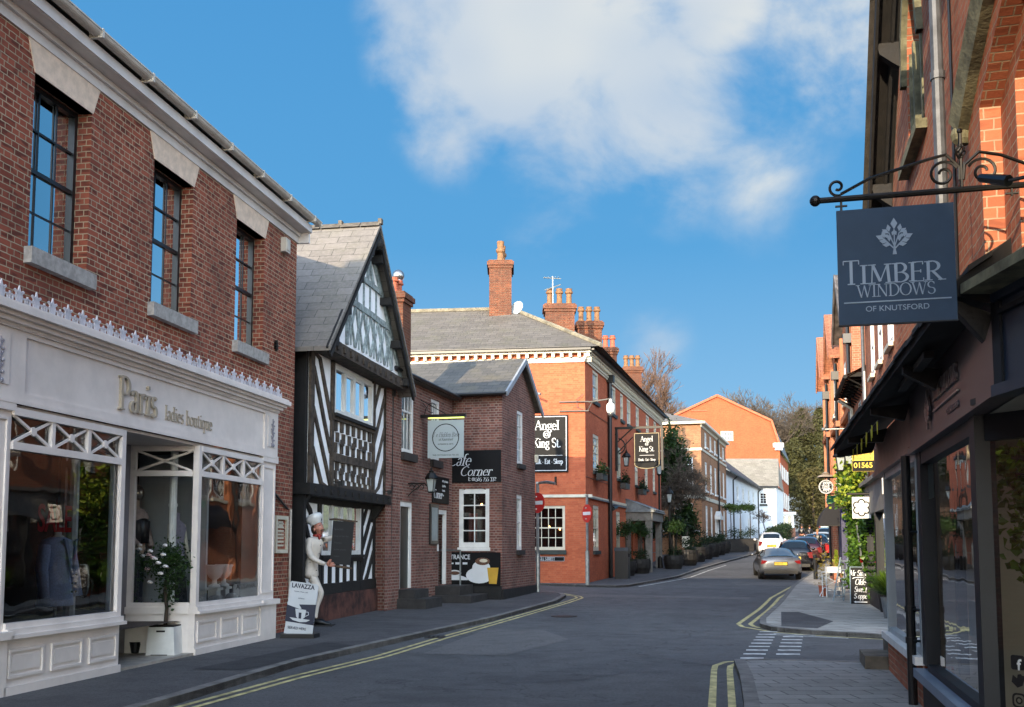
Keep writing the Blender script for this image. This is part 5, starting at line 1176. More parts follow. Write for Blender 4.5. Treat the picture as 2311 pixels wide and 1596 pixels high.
m = MB().tube([(4.75, -.12, 9.1), (4.75, -.1, 3.3), (4.75, -.1, .15)], .09, 8).tube([(4.75, -.2, 3.25), (5.6, -.2, 3.35), (5.6, -.05, 3.35)], .1, 8).box(4.58, 4.92, -.3, 0, 8.7, 9.0); H_.add('downpipe', m, BLACKP)
H_.add('string_course', MB().box(0, 4.6, -.09, -.051, 3.5, 3.56).box(5.0, 9.3, -.08, -.051, 3.42, 3.5), LEAD)
m = MB(); m.quad((9.3, 0, 3.85), (9.3, -1.3, 3.35), (13.2, -1.3, 3.35), (13.2, 0, 3.85)).quad((9.3, 0, 3.85), (9.3, 0, 3.3), (9.3, -1.3, 3.3), (9.3, -1.3, 3.35)).quad((13.2, 0, 3.85), (13.2, -1.3, 3.35), (13.2, -1.3, 3.3), (13.2, 0, 3.3))
for k in range(7): x = 9.3+.65*k; m.box(x-.03, x+.03, -1.32, -1.3, 3.3, 3.4); m.bar((x, 0, 3.87), (x, -1.3, 3.37), .03, 5)
m.box(9.25, 13.25, -1.36, 0, 3.25, 3.299); H_.add('porch_roof', m, LEAD)
m = MB().box(9.35, 13.15, -1.25, 0, 2.85, 3.249).box(9.4, 9.7, -1.2, -.9, .3, 2.85).box(12.8, 13.1, -1.2, -.9, .3, 2.85).box(9.4, 9.6, -.2, 0, .3, 2.85).box(12.9, 13.1, -.2, 0, .3, 2.85); H_.add('porch', m, mat('porch_stone_grey', '6f6c66', .8, var=.15, vs=4))
m = MB()
for z in (6.95, 4.32): m.tube([(.0, -.02, z), (4.7, -.03, z-.02)], .012, 4)
H_.add('cable', m, BLACKP)

hs = Thing('hotel_wall_sign', 'large black wall sign with white letters and gold rim on the sunny hotel wall', 'sign', FHf, (-1.6, 0, 4.5))
hs.add('board', MB().box(-2.30, -.66, -.07, -.002, 4.50, 6.72), CB); GOLD = mat('gilt_edge', 'a08c62', .45, var=.1)
m = MB()
for x0, x1, z0, z1 in ((-2.25, -.72, 4.55, 4.575), (-2.25, -.72, 6.645, 6.67), (-2.25, -2.225, 4.575, 6.645), (-.745, -.72, 4.575, 6.645)): m.box(x0, x1, -.078, -.071, z0, z1)
m.box(-2.08, -.88, -.078, -.071, 5.14, 5.155); hs.add('rim', m, LW)
Q = lambda x, z: ((x, -.072, z), (1, 0, 0), (0, 0, 1))
serif(hs, 'lettering', 'Angel', .37, LW, Q(-1.48, 6.14), align='CENTER', weight=1.05); serif(hs, 'lettering', '@', .3, LW, Q(-1.48, 5.84), align='CENTER'); serif(hs, 'lettering', 'King St.', .36, LW, Q(-1.48, 5.46), align='CENTER', weight=1.1, wscale=.86)
serif(hs, 'lettering', 'Drink - Eat - Sleep', .19, LW, Q(-1.48, 4.82), align='CENTER', weight=1.35, wscale=.80)
ns = Thing('street_name_sign', 'black and white street name plate low on the hotel front wall', 'street sign', FHf, (-1.6, 0, 1.05))
ns.add('plate', MB().box(-2.22, -.82, -.025, -.002, 1.07, 1.25), CB)
m = MB()
for x0, x1, z0, z1 in ((-2.21, -.83, 1.075, 1.085), (-2.21, -.83, 1.235, 1.245), (-2.21, -2.20, 1.085, 1.235), (-.84, -.83, 1.085, 1.235)): m.box(x0, x1, -.029, -.025, z0, z1)
ns.add('rim', m, LW); serif(ns, 'lettering', 'MINSHULL STREET', .115, LW, ((-2.15, -.026, 1.105), (1, 0, 0), (0, 0, 1)), weight=1.3, wscale=.9, ext=.004)
# cctv camera on brackets at the corner
t = Thing('cctv_camera', 'white dome security camera on a steel arm at the hotel corner', 'camera', FHf, (0, -.2, 7.2))
m = MB().box(-1.0, .15, -.10, -.04, 7.20, 7.24).box(-1.0, .15, -.10, -.04, 6.84, 6.88).bar((.15, -.07, 7.2), (1.05, -.3, 7.28), .03).bar((.1, -.07, 6.85), (.3, -.2, 7.2), .02).tube([(-.05, -.12, 7.5), (-.3, -.14, 7.3), (-.3, -.14, 7.0), (-.05, -.12, 6.9)], .015, 5); t.add('bracket', m, mat('dull_bracket', '55504a', .6, var=.2))
m = MB().lathe([(.03, 7.26), (.06, 7.2), (.07, 7.12), (.15, 7.06), (.17, 6.9), (.15, 6.78), (.12, 6.72)], (1.0, -.3, 0), 14); t.add('housing', m, WHITE, smooth=True)
t.add('dome', MB().lathe([(.12, 6.72), (.1, 6.64), (.05, 6.6), (.001, 6.59)], (1.0, -.3, 0), 12), mat('dome_smoke', '4a4a4a', .1, var=0), smooth=True)
t = Thing('wall_spotlight', 'small sunlit floodlight arm on the hotel wall above the sign', 'floodlight', FHf, (-2, -.2, 7.4))
t.add('arm', MB().bar((-2.3, 0, 7.55), (-1.95, -.6, 7.6), .02).bar((-1.9, -.55, 7.55), (-1.65, -.7, 7.45), .05), STEEL)
t = Thing('wall_spotlight', 'small dark uplighter arm on the hotel wall below the sign', 'floodlight', FHf, (-1.2, -.2, 4.1))
t.add('arm', MB().bar((-1.12, 0, 4.0), (-1.12, -.35, 4.15), .02).bar((-1.12, -.35, 4.05), (-1.12, -.35, 4.3), .045), IRON)
# hanging pub sign
FHs = rotated(FH, 6.6, 0, -pi/2)
t = Thing('hanging_sign', 'black hanging hotel sign with white lettering on an iron gallows bracket', 'hanging sign', FHs, (0, 0, 6.2))
m = MB().box(0.02, .12, -.05, .05, 5.0, 6.95).box(0.0, 2.15, -.05, .05, 6.86, 6.96).box(2.05, 2.15, -.04, .04, 5.0, 6.96).bar((.12, 0, 6.3), (.75, 0, 6.86), .03)
m.tube([(.1+.35*cos(a), 0, 6.1+.35*sin(a)) for a in [j*.4-1.4 for j in range(8)]], .03, 6).bar((.1, 0, 5.8), (.8, 0, 6.5), .025).bar((-.9, -.3, 6.95), (.1, 0, 6.6), .03); t.add('bracket', m, IRON)
q = [(.85, 4.98+.25), (.85, 6.68), (2.0, 6.68), (2.0, 5.23)]+[(1.425+.575*cos(pi*k/10), 5.23-.18*sin(pi*k/10)) for k in range(1, 10)]
t.add('board', MB().prism(q, -.035, .035), CB)
m = MB()
q2 = [(1.425+(x-1.425)*.94, 5.86+(z-5.86)*.96) for x, z in q]
for k in range(len(q2)): a, b = q2[k], q2[(k+1) % len(q2)]; m.beam(a[0], a[1], b[0], b[1], .02, -.042, -.036)
t.add('rim', m, GOLD)
Q = lambda z: ((1.425, -.037, z), (1, 0, 0), (0, 0, 1))
serif(t, 'lettering', 'Angel', .24, LW, Q(6.28), align='CENTER', weight=.9, wscale=.9); serif(t, 'lettering', '@', .15, LW, Q(6.1), align='CENTER'); serif(t, 'lettering', 'King St.', .23, LW, Q(5.84), align='CENTER', weight=.9, wscale=.85)
t.add('rule', MB().box(1.1, 1.75, -.04, -.036, 5.66, 5.675), LW); serif(t, 'lettering', 'Drink - Eat - Sleep', .11, LW, Q(5.42), align='CENTER', weight=1.2, wscale=.85)
t = Thing('hanging_lantern', 'glazed hanging lantern with pointed top below the hotel sign bracket', 'lantern', FHs, (.5, 0, 5.2)); lantern_head(t, .5, 0, 5.22, 1.0); t.add('hook', MB().bar((.5, 0, 5.9), (.5, 0, 6.4), .015), IRON)
# window boxes
for k, (x, z, lab) in enumerate(((1.9, 4.4, 'dark planted window box nearest the hotel corner'), (7.5, 4.35, 'planted window box on the middle hotel window by the downpipe'), (12.7, 4.35, 'planted window box above the hotel porch'))):
    t = Thing('window_box', lab, 'window box', FH, (x, -.2, z), group='window boxes on the hotel side')
    t.add('box', MB().box(x-.55, x+.55, -.42, -.16, z-.12, z+.14), BLACKP); rn = random.Random(k)
    t.add('foliage', leaves(MB(), [(x+rn.uniform(-.5, .5), -.3+rn.uniform(-.14, .14), z+.12+abs(rn.gauss(0, .22))) for _ in range(260)], .12, rn), LEAF_BX)
# ivy tree climbing at the far end of the hotel
def bush(name, label, cat, c, r, n, size, mtl, seed, sc=(1, 1, 1), clumps=16, trunk=None, group=None, spread=.5, hollow=.3, kind=None):
    rn = random.Random(seed); t = Thing(name, label, cat, WORLD, (c[0], c[1], zr(c[1])), group=group)
    if trunk: t.add('trunk', MB().tube([(c[0], c[1], zr(c[1])), (c[0]+.05, c[1], c[2]-.2*r), (c[0], c[1], c[2]+.4*r)], [trunk, trunk*.8, trunk*.3], 8), BARK)
    t.add('crown' if trunk else 'foliage', leaves(MB(), crown_pts(rn, c, r, n, clumps, spread, sc, hollow), size, rn), mtl); return t
bush('ivy_clad_tree', 'tall dark ivy covered tree at the far end of the hotel', 'tree', (10.0, 65.5, 6.8), 1.3, 4200, .24, LEAF_D, 21, (.95, .8, 2.1), 30, .18, spread=.45)
bush('evergreen_shrub', 'dark evergreen shrub beside the lit garden wall', 'shrub', (10.8, 65.0, 3.6), 1.0, 1200, .22, LEAF_D, 22, (.8, .8, 1.1), 12)
# street furniture on the hotel side
def no_entry(x, y, h, zs, label, arm, seed):
    t = Thing('no_entry_sign', label, 'road sign', WORLD, (x, y, zr(y)+.08), group='no entry signs at the side street mouth'); z0 = zr(y)+.08
    m = MB().tube([(x, y, z0), (x, y, z0+1.25)], .075, 10).tube([(x, y, z0+1.25), (x, y, h)], .05, 8)
    t.add('pole', m, STEEL)
    if arm: t.add('lamp_arm', MB().tube([(x, y, h-.02), (x+.28, y-.25, h), (x+.55, y-.45, h-.06)], [.04, .05, .05], 8).box(x-.06, x+.06, y-.06, y+.06, h-.04, h+.02), STEEL)
    # the round plate faces the side street, so it is seen half from the side
    a = radians(seed); c, s_ = cos(a), sin(a); R_ = .335
    def P(u, v, o): return (x+u*c-s_*o*-1-0*v, y-.08+u*s_-c*o, zs+v)
    pl = MB(); n = 28; i = len(pl.v)
    for o in (0, .02): pl.v += [P(R_*cos(2*pi*k/n), R_*sin(2*pi*k/n), o) for k in range(n)]
    pl.f += [tuple(range(n)), tuple(reversed(range(n, 2*n)))]+[(k, (k+1) % n, n+(k+1) % n, n+k) for k in range(n)]
    pt = t.add('plate', pl, mat('no_entry_red', 'b0221c', .45, var=.08, vs=4)); b = MB(); b.v = [P(u, v, .025) for u, v in ((-.26, -.06), (.26, -.06), (.26, .06), (-.26, .06))]; b.f = [(0, 1, 2, 3)]
    t.add('bar', b, LW, pt); g = MB()
    for z in (zs-.2, zs+.2): g.box(x-.07, x+.07, y-.075, y+.06, z-.02, z+.02)
    t.add('clip', g, STEEL, pt)
    return t
no_entry(.84, 34.08, 3.72, 3.05, 'no entry sign on a grey pole with lamp arm near the cafe', True, -48)
no_entry(2.78, 38.6, 3.55, 2.85, 'no entry sign on a shorter pole by the hotel corner', False, -62)
def P2(px, py, h=.08):
    """ground point under a place measured in the photograph (for street furniture standing on the pavement)"""
    u = px-CX; v = CY-py; Y = FPX*cos(PIT)-v*sin(PIT); k = u/Y; mm = (FPX*sin(PIT)+v*cos(PIT))/Y; y = 8.
    while y < 250:
        if EYE+mm*y <= zr(y)+h: return (k*y, y)
        y += .02
    return (k*60, 60)
t = Thing('litter_bin', 'tall black litter bin standing by the hotel downpipe', 'bin', FH, (4.4, -.6, .3)); t.add('body', MB().box(4.0, 4.6, -.95, -.4, .28, 1.45), BLACKP); t.add('hood', MB().prism([(3.98, 1.45), (4.62, 1.45), (4.56, 1.6), (4.04, 1.6)], -.97, -.38), BLACKP); t.add('slot', MB().box(4.12, 4.48, -.955, -.949, 1.2, 1.34), DARKIN)
def tub(x, y, s, label, group, seed, tree=0., hedge=True, square=False, wood=None):
    z = zr(y)+.08; t = Thing('planter_tub' if not tree else 'potted_tree', label, 'planter', WORLD, (x, y, z), group=group); rn = random.Random(seed)
    if square: t.add('box', MB().box(x-s, x+s, y-s, y+s, z, z+.75*s*1.5), wood or OAKD)
    else:
        p = t.add('barrel', MB().lathe([(s*.78, 0), (s*.95, s*.5), (s, s*.9), (s*.92, s*1.3), (s*.84, s*1.3), (s*.84, s*1.1)], (x, y, z), 16), wood or OAKD)
        t.add('hoop', MB().lathe([(s*.93, s*.36), (s*.95, s*.42)], (x, y, z), 16).lathe([(s*1.0, s*1.0), (s*.99, s*1.06)], (x, y, z), 16), IRON, p)
    zt_ = z+1.2*s
    if tree:
        t.add('trunk', MB().tube([(x, y, zt_-.1), (x+.03, y, zt_+tree*.5), (x, y, zt_+tree)], [.04, .035, .02], 6), BARK)
        t.add('crown', leaves(MB(), crown_pts(rn, (x, y, zt_+tree), .5, 900, 14, .55, (1.15, 1, .75), .2), .11, rn), LEAF_D)
    if hedge: t.add('foliage', leaves(MB(), crown_pts(rn, (x, y, zt_+.18*s+.1), s*.95, 600, 10, .55, (1.05, 1, .8), .2), .09, rn), LEAF_BX)
    return t
row = [(1412, 1299), (1445, 1294), (1520, 1284), (1550, 1276), (1570, 1268), (1588, 1262), (1604, 1257), (1618, 1253), (1629, 1249)]
lbl = ['barrel planter nearest the hotel porch', 'second barrel planter beside the hotel porch', 'round barrel planter just beyond the porch', 'fourth barrel planter along the hotel kerb', 'fifth barrel planter along the hotel kerb', 'sixth barrel planter before the brown brick house', 'seventh barrel planter before the brown brick house', 'eighth barrel planter before the brown brick house', 'last barrel planter before the white house']
for k, (px, py) in enumerate(row):
    x, y = P2(px, py); tub(x, y, .5 if k < 3 else .62, lbl[k]+' with clipped dark hedge', 'barrel planters along the hotel footway', 30+k, tree=(1.45 if k in (0, 1, 2) else 0))
for k, (px, py) in enumerate(((1650, 1246), (1672, 1244), (1694, 1242))):
    x, y = P2(px, py); tub(x, y, .75, ['left', 'middle', 'right'][k]+' lollipop tree in a square box before the white house', 'boxed lollipop trees by the white house', 50+k, tree=2.1, square=True)
for k, (px, py, hh) in enumerate(((1440, 1290, 2.0), (1470, 1288, 2.1), (1500, 1284, 2.2), (1540, 1275, 2.0), (1575, 1262, 1.7))):
    x, y = P2(px-10, py-8); bush('evergreen_shrub', ['evergreen shrub left of the hotel porch opening', 'evergreen shrub in front of the hotel porch', 'evergreen shrub at the right end of the porch', 'large evergreen shrub between porch and brown brick house', 'low evergreen shrub below the sunlit brown brick house'][k], 'shrub', (x, y+.8, zr(y)+hh), .95, 1500, .16, LEAF_BX, 60+k, (1.0, .8, .8), 14, .07, 'evergreens beside the hotel porch')
def lamp_post(x, y, zl, label):
    t = Thing('lamp_post', label, 'street lamp', WORLD, (x, y, zr(y)), group='glazed lamps on black posts by the hotel'); z = zr(y)+.08
    t.add('post', MB().lathe([(.14, 0), (.12, .5), (.06, .6), (.05, zl-z-.1), (.08, zl-z-.03)], (x, y, z), 10), IRON); lantern_head(t, x, y, zl, 1.15)
x, y = P2(1490, 1282); lamp_post(x, y, 5.25, 'taller black lamp post right of the hanging hotel sign')
x, y = P2(1512, 1278); lamp_post(x, y, 3.9, 'shorter black lamp post beyond the hotel porch')
x, y = P2(1548, 1272); t = Thing('menu_stand', 'small white menu board on a stand among the planters', 'menu stand', WORLD, (x, y, zr(y))); z = zr(y)+.08
t.add('stand', MB().bar((x, y, z), (x, y, z+1.1), .03).box(x-.2, x+.2, y-.15, y+.15, z, z+.05), IRON); t.add('board', MB().box(x-.2, x+.2, y-.05, y-.02, z+.85, z+1.45), CREAM)
x, y = P2(1470, 1280); t = Thing('cafe_table', 'small round metal table outside the hotel porch', 'table', WORLD, (x, y, zr(y))); z = zr(y)+.08
t.add('table_top', MB().lathe([(.4, .72), (.4, .75)], (x, y, z), 16), STEEL); t.add('leg', MB().bar((x, y, z), (x, y, z+.72), .03).lathe([(.25, 0), (.22, .03), (.03, .05)], (x, y, z), 12), IRON)

# ================================================================ brown Georgian house
FGe = Frame(12.4, 68, .317)
G_ = Thing('georgian_house', 'brown brick three storey georgian house with white bands and many sash windows', 'house', FGe, (7, 3, 1))
GL_ = 15.2
cols_ = [(1.9, 3.0), (4.7, 5.8), (7.4, 8.5), (10.1, 11.2), (12.8, 13.9)]
lo = [(a, b, 2.35, 4.4) for i, (a, b) in enumerate(cols_) if i != 2]+[(7.3, 8.5, 1.2, 3.6)]; mi = [(a, b, 5.4, 7.35) for a, b in cols_]; u3 = [(a, b, 8.35, 9.35) for a, b in cols_]
m = MB(); wall(m, 0, GL_, 0, 9.9, lo+mi+u3, 0, .12); m.quad((GL_, 0, 0), (GL_, 8, 0), (GL_, 8, 9.9), (GL_, 0, 9.9)); G_.add('wall', m, BR_G)
m = MB(); gf = [(0.6, 1.75, 3.0, 4.5), (.55, 1.85, 5.75, 7.5), (3.2, 4.5, 5.75, 7.5), (3.3, 4.4, 3.0, 4.5)]
xs = sorted({0, 7, *[q[0] for q in gf], *[q[1] for q in gf]}); zs = sorted({0, 9.9, *[q[2] for q in gf], *[q[3] for q in gf]})
for a, b in zip(xs, xs[1:]):
    for c, d in zip(zs, zs[1:]):
        if any(q[0] < (a+b)/2 < q[1] and q[2] < (c+d)/2 < q[3] for q in gf): continue
        m.quad((0, b, c), (0, a, c), (0, a, d), (0, b, d))
G_.add('front_wall', m, BR_G)
FGff = rotated(FGe, 0, 7, -pi/2); Gs = Thing('tmp', None, None, FGff)
for a, b, c, d in gf: sash(Gs, 7-b, 7-a, c, d, y=.02, cols=4, rows=2, fw=.08, bar=.035, gm=GLASSO, curtain=.7 if d < 5 else 0, sill=.06, sillh=.14, silld=.1, sillm=WHITE)
Gs.add('band_course', MB().box(0, 7.06, -.07, -.001, 4.80, 5.06).box(0, 7.04, -.06, -.001, 7.95, 8.12).box(5.6, 6.0, -.08, -.001, 4.5, 4.8), CREAM)
Gs.add('cornice', MB().box(0, 7.2, -.3, -.001, 9.7, 9.86), CREAM)
for ch in list(bpy.data.objects):
    if ch.parent == Gs.o:
        Mw = Gs.o.matrix_basis @ ch.matrix_basis; ch.parent = G_.o; ch.matrix_basis = G_.o.matrix_basis.inverted() @ Mw
bpy.data.objects.remove(Gs.o)
for a, b, c, d in lo[:-1]+mi+u3: sash(G_, a, b, c, d, y=.02, cols=3, rows=2, fw=.14, bar=.03, gm=GLASSO, curtain=.5, sill=.06, sillh=.12, silld=.12, sillm=WHITE, back=True)
a, b, c, d = lo[-1]; w = G_.add('door', MB().box(a+.1, b-.1, .08, .12, c, d), WHITE); m = MB().box(a-.15, a+.1, -.12, .12, c, d).box(b-.1, b+.15, -.12, .12, c, d).box(a-.3, b+.3, -.4, 0, d, d+.25).prism([(a-.3, d+.25), (b+.3, d+.25), ((a+b)/2, d+.6)], -.35, 0); G_.add('door_surround', m, WHITE, w)
G_.add('band_course', MB().box(0, GL_, -.06, -.001, 4.75, 5.0).box(0, GL_, -.05, -.001, 7.95, 8.1), CREAM); G_.add('cornice', MB().box(-.2, GL_+.1, -.3, -.001, 9.7, 9.86).box(-.05, GL_, -.05, -.001, 9.5, 9.7), CREAM)
G_.add('downpipe', MB().tube([(9.2, -.1, 9.6), (9.2, -.1, 1.2)], .07, 6), BLACKP)
G_.add('roof', MB().quad((-.1, -.1, 9.9), (GL_, -.1, 9.9), (GL_-3, 4, 11.2), (3, 4, 11.2)).quad((-.1, 8, 9.9), (-.1, -.1, 9.9), (3, 4, 11.2)).quad((GL_, -.1, 9.9), (GL_, 8, 9.9), (GL_-3, 4, 11.2)).quad((GL_, 8, 9.9), (-.1, 8, 9.9), (3, 4, 11.2), (GL_-3, 4, 11.2)), SLATE)
chimney(G_, 4, 5.2, 5, 6, 10, 12.6, [(4.4, 5.5), (4.9, 5.5)], BR_C)
bw = Thing('garden_wall', 'low sunlit brick garden wall beside the brown brick house', 'wall', WORLD, (9.5, 66.8, 1)); bw.add('wall', MB().box(7.5, 12.0, 67.0, 67.3, .8, 2.6), BR_G); bw.add('coping', MB().box(7.45, 12.05, 66.95, 67.35, 2.6, 2.7), LIME)

# ================================================================ white houses
FW = Frame(16.9, 82.4, .345)
T1 = Thing('white_house', 'long white rendered house with black slate roof behind the boxed trees', 'house', FW, (10, 3, 1.6)); WL = 25.0
hw = [(7.3, 8.6, 5.7, 6.9), (11.5, 12.8, 5.8, 6.95), (16, 17.3, 5.8, 7.0), (20, 21.3, 5.85, 7.0), (9, 10.4, 2.6, 4.2), (15.5, 17, 2.8, 4.3)]
m = MB(); wall(m, 0, WL, 0, 7.8, hw, 0, .12); m.quad((0, 0, 0), (0, 0, 7.8), (0, 3.2, 10.4), (0, 6.4, 7.8), (0, 6.4, 0)); T1.add('wall', m, RENDER_W)
for a, b, c, d in hw: sash(T1, a, b, c, d, y=.02, cols=2, rows=2, fw=.12, bar=.05, gm=GLASSO, sill=.05, sillh=.1, silld=.08, sillm=WHITE, split=False, back=True)
T1.add('roof', MB().quad((-.2, -.4, 7.65), (WL, -.4, 7.65), (WL, 3.2, 10.5), (-.2, 3.2, 10.5)).quad((WL, 6.8, 7.65), (-.2, 6.8, 7.65), (-.2, 3.2, 10.5), (WL, 3.2, 10.5)).quad((-.2, -.4, 7.5), (-.2, -.4, 7.65), (WL, -.4, 7.65), (WL, -.4, 7.5)), slate_mat('slate_black', (.035, .036, .04), (.055, .055, .06), .5, .3, .1))
T1.add('gutter', MB().tube([(0, -.45, 7.55), (WL, -.45, 7.55)], .07, 6).tube([(4.6, -.4, 7.5), (4.6, -.06, 7.2), (4.6, -.06, 1.7)], .06, 6).tube([(WL-.3, -.4, 7.5), (WL-.3, -.06, 7.2), (WL-.3, -.06, 2.3)], .06, 6), BLACKP)
T2 = Thing('white_house', 'white rendered cottage with brown tiled roof and one small window facing the street', 'house', WORLD, (26, 106, 2.3))
m = MB(); wall(m, 22.9, 26.9, 0, 7.95, [(25.25, 25.95, 6.0, 7.15)], 106, .12)
p0, p1 = Vector((26.9, 106, 0)), Vector((30.2, 116, 0)); m.quad((26.9, 106, 0), (30.2, 116, 0), (30.2, 116, 7.9), (26.9, 106, 7.9)); T2.add('wall', m, RENDER_W)
sash(T2, 25.25, 25.95, 6.0, 7.15, y=106.02, cols=2, rows=2, fw=.08, bar=.04, gm=GLASSO, sill=.05, sillm=DK, sillh=.2, wy=106)
T2.add('roof', MB().quad((22.4, 105.6, 7.75), (27.1, 105.6, 7.75), (28.6, 111.5, 11.1), (22.7, 111.5, 11.1)).quad((27.1, 105.6, 7.75), (30.6, 117, 7.75), (28.6, 111.5, 11.1)).quad((18, 104, 7.75), (22.4, 105.6, 7.75), (22.7, 111.5, 11.1), (18, 110, 11.1)), STONE_T)
T2.add('gutter', MB().bar((22.4, 105.55, 7.75), (27.0, 105.55, 7.75), .07), BLACKP)
T2.add('bay_window', MB().box(29.6, 31.9, 118, 119.5, 2.8, 5.3).box(29.5, 32.1, 117.8, 119.6, 5.3, 5.6), WHITE); T2.add('pane', MB().box(29.8, 30.2, 117.95, 117.99, 3.4, 5.1).box(30.5, 30.9, 117.95, 117.99, 3.4, 5.1).box(31.2, 31.6, 117.95, 117.99, 3.4, 5.1), GLASSO)
T3 = Thing('brick_apartment_building', 'tall orange brick building with a large gambrel gable and grey mansard side', 'building', WORLD, (24, 125, 3))
gp_ = [(15.5, 0), (31.0, 0), (31.0, 12.9), (30.0, 16.2), (23.8, 19.1), (17.6, 16.2), (15.5, 12.9)]
m = MB().prism(gp_, 120, 121); m.quad((31, 121, 0), (37.5, 141, 0), (37.5, 141, 12.9), (31, 121, 12.9)); T3.add('wall', m, BR_O)
mg = MB(); mg.quad((31.05, 120, 12.9), (37.8, 141, 12.9), (36.6, 141, 16.2), (30.05, 120, 16.2)); T3.add('mansard_roof', mg, LEAD)
T3.add('roof', MB().quad((30.1, 119.8, 16.2), (36.6, 141, 16.2), (30.5, 141, 19.2), (23.8, 119.8, 19.25)).quad((23.8, 119.8, 19.25), (30.5, 141, 19.2), (24.5, 141, 16.2), (17.5, 119.8, 16.2)), TILE_R)
T3.add('verge', MB().beam(30.05, 16.25, 23.8, 19.2, .25, 119.75, 119.95).beam(23.8, 19.2, 17.5, 16.25, .25, 119.75, 119.95).beam(31.1, 12.9, 30.05, 16.25, .25, 119.75, 119.95), mat('verge_tile', '9a5a3c', .8, var=.1))
sash(T3, 24.2, 25.6, 13.9, 15.0, y=119.93, cols=4, rows=2, fw=.1, bar=.06, gm=GLASSO, split=False, back=False); T3.add('vent', MB().box(20.8, 22.6, 119.9, 119.98, 17.35, 17.45), TERRA)
T3.add('gutter_box', MB().box(30.2, 31.3, 119.4, 120.0, 13.1, 13.6).box(30.4, 31.2, 119.6, 120.0, 12.8, 13.1), WHITE)
for k in range(5):
    f = (k+.7)/5.6; x, y = 31+6.5*f, 121+20*f
    for z0, z1 in ((9.9, 11.6), (6.4, 8.4)): T3.add('window', MB().prism([(x+.03, y), (x+.5, y+1.5), (x+.6, y+1.5), (x+.13, y)], z0, z1, 'z'), WHITE)
    T3.add('dormer', MB().prism([(x-.5, y+.2), (x-.1, y+1.8), (x-1, y+1.8), (x-1.4, y+.2)], 13.3, 15.6, 'z'), LEAD)
T4 = Thing('white_gabled_house', 'small white gabled house beyond the tall orange building', 'house', WORLD, (41, 150, 3.6))
T4.add('wall', MB().prism([(37, 0), (41.9, 0), (41.9, 8.2), (38.6, 10.2), (37, 9.3)], 150, 158), RENDER_W); T4.add('roof', MB().quad((42.1, 149.8, 8.1), (42.1, 158, 8.1), (38.6, 158, 10.3), (38.6, 149.8, 10.3)).quad((38.6, 149.8, 10.3), (38.6, 158, 10.3), (36.5, 158, 9.2), (36.5, 149.8, 9.2)), SLATE)
T5 = Thing('low_extension_building', 'low lean-to brick extension below the orange gable wall', 'building', WORLD, (20, 118, 3)); T5.add('wall', MB().box(15, 23.3, 117, 120, 0, 11.2), BR_O); T5.add('roof', MB().quad((14.8, 116.7, 11.2), (23.5, 116.7, 11.2), (21.5, 119.9, 13.3), (14.8, 119.9, 13.3)), TILE_R)
# ================================================================ RIGHT: dark corner shop with steep brick gable
FR = Frame(3.94, 10.29, .2535, 'R')
SHOPD = mat('shop_paint_plum', '4a4346', .42, var=.08, vs=3); SHOPD2 = mat('shop_paint_faded', '85655b', .5, var=.12, vs=4); FRB = mat('frame_blue_black', '10161d', .55, var=.15, spec=.3); BLUEP = mat('panel_dark_blue', '1c2a3d', .35, var=.1)
PIPEG = mat('cast_iron_pipe_grey', '55585c', .4, metal=.3, var=.2, vs=8)
R1 = Thing('corner_shop_building', 'tall brick gabled building with pent roof over a dark painted shop front', 'shop building', FR, (3, .1, 0))
gable = lambda s: 5.65+1.08*(s+1.6)
def parch(c, a, z0, n=9):
    r = 1.75*a; out = []
    for k in range(n+1):                                        # left half of a pointed arch, from springing to apex
        x = -a+a*k/n; out.append((c+x, z0+sqrt(max(0, r*r-(x-(r-a))**2))))
    return out+[(2*c-x, z) for x, z in out[::-1][1:]]
big_c, big_a, big_z = 6.25, 2.95, 4.5
def seg(c, a, z0, n=12): return [(c-a+2*a*k/n, z0+.75*a/2.95*(1-((2*k/n)-1)**2)) for k in range(n+1)]
m = MB(); y = .10; top = 11.5
ar = seg(big_c, big_a, big_z)
m.quad((-1.6, y, 0), (-1.6, y, 5.65), (-1.6, 3, 5.65), (-1.6, 3, 0))
sm = [(-.02, 1.12, 5.45, 7.0)]
# small window zone
m.quad((-1.6, y, 2.62), (-.02, y, 2.62), (-.02, y, gable(-.02)), (-1.6, y, 5.65)).quad((-.02, y, 2.62), (1.12, y, 2.62), (1.12, y, 5.45), (-.02, y, 5.45))
sa = parch(.55, .57, 6.3, 5)
for (xa, za), (xb, zb) in zip(sa, sa[1:]): m.quad((xa, y, za), (xb, y, zb), (xb, y, gable(xb)), (xa, y, gable(xa))); m.quad((xa, y, za), (xa, y+.25, za), (xb, y+.25, zb), (xb, y, zb))
for xx in (-.02, 1.12): m.quad((xx, y, 5.45), (xx, y+.25, 5.45), (xx, y+.25, 6.3), (xx, y, 6.3))
m.quad((-.02, y, 5.45), (1.12, y, 5.45), (1.12, y+.25, 5.45), (-.02, y+.25, 5.45))
m.quad((1.12, y, 2.62), (big_c-big_a, y, 2.62), (big_c-big_a, y, top), (1.12, y, gable(1.12)+0)).quad((1.12, y, gable(1.12)), (big_c-big_a, y, top-.01), (big_c-big_a, y, top))
for (xa, za), (xb, zb) in zip(ar, ar[1:]): m.quad((xa, y, za), (xb, y, zb), (xb, y, top), (xa, y, top))
m.quad((big_c+big_a, y, 2.62), (12, y, 2.62), (12, y, top), (big_c+big_a, y, top))
R1.add('wall', m, BR_R)
m = MB()
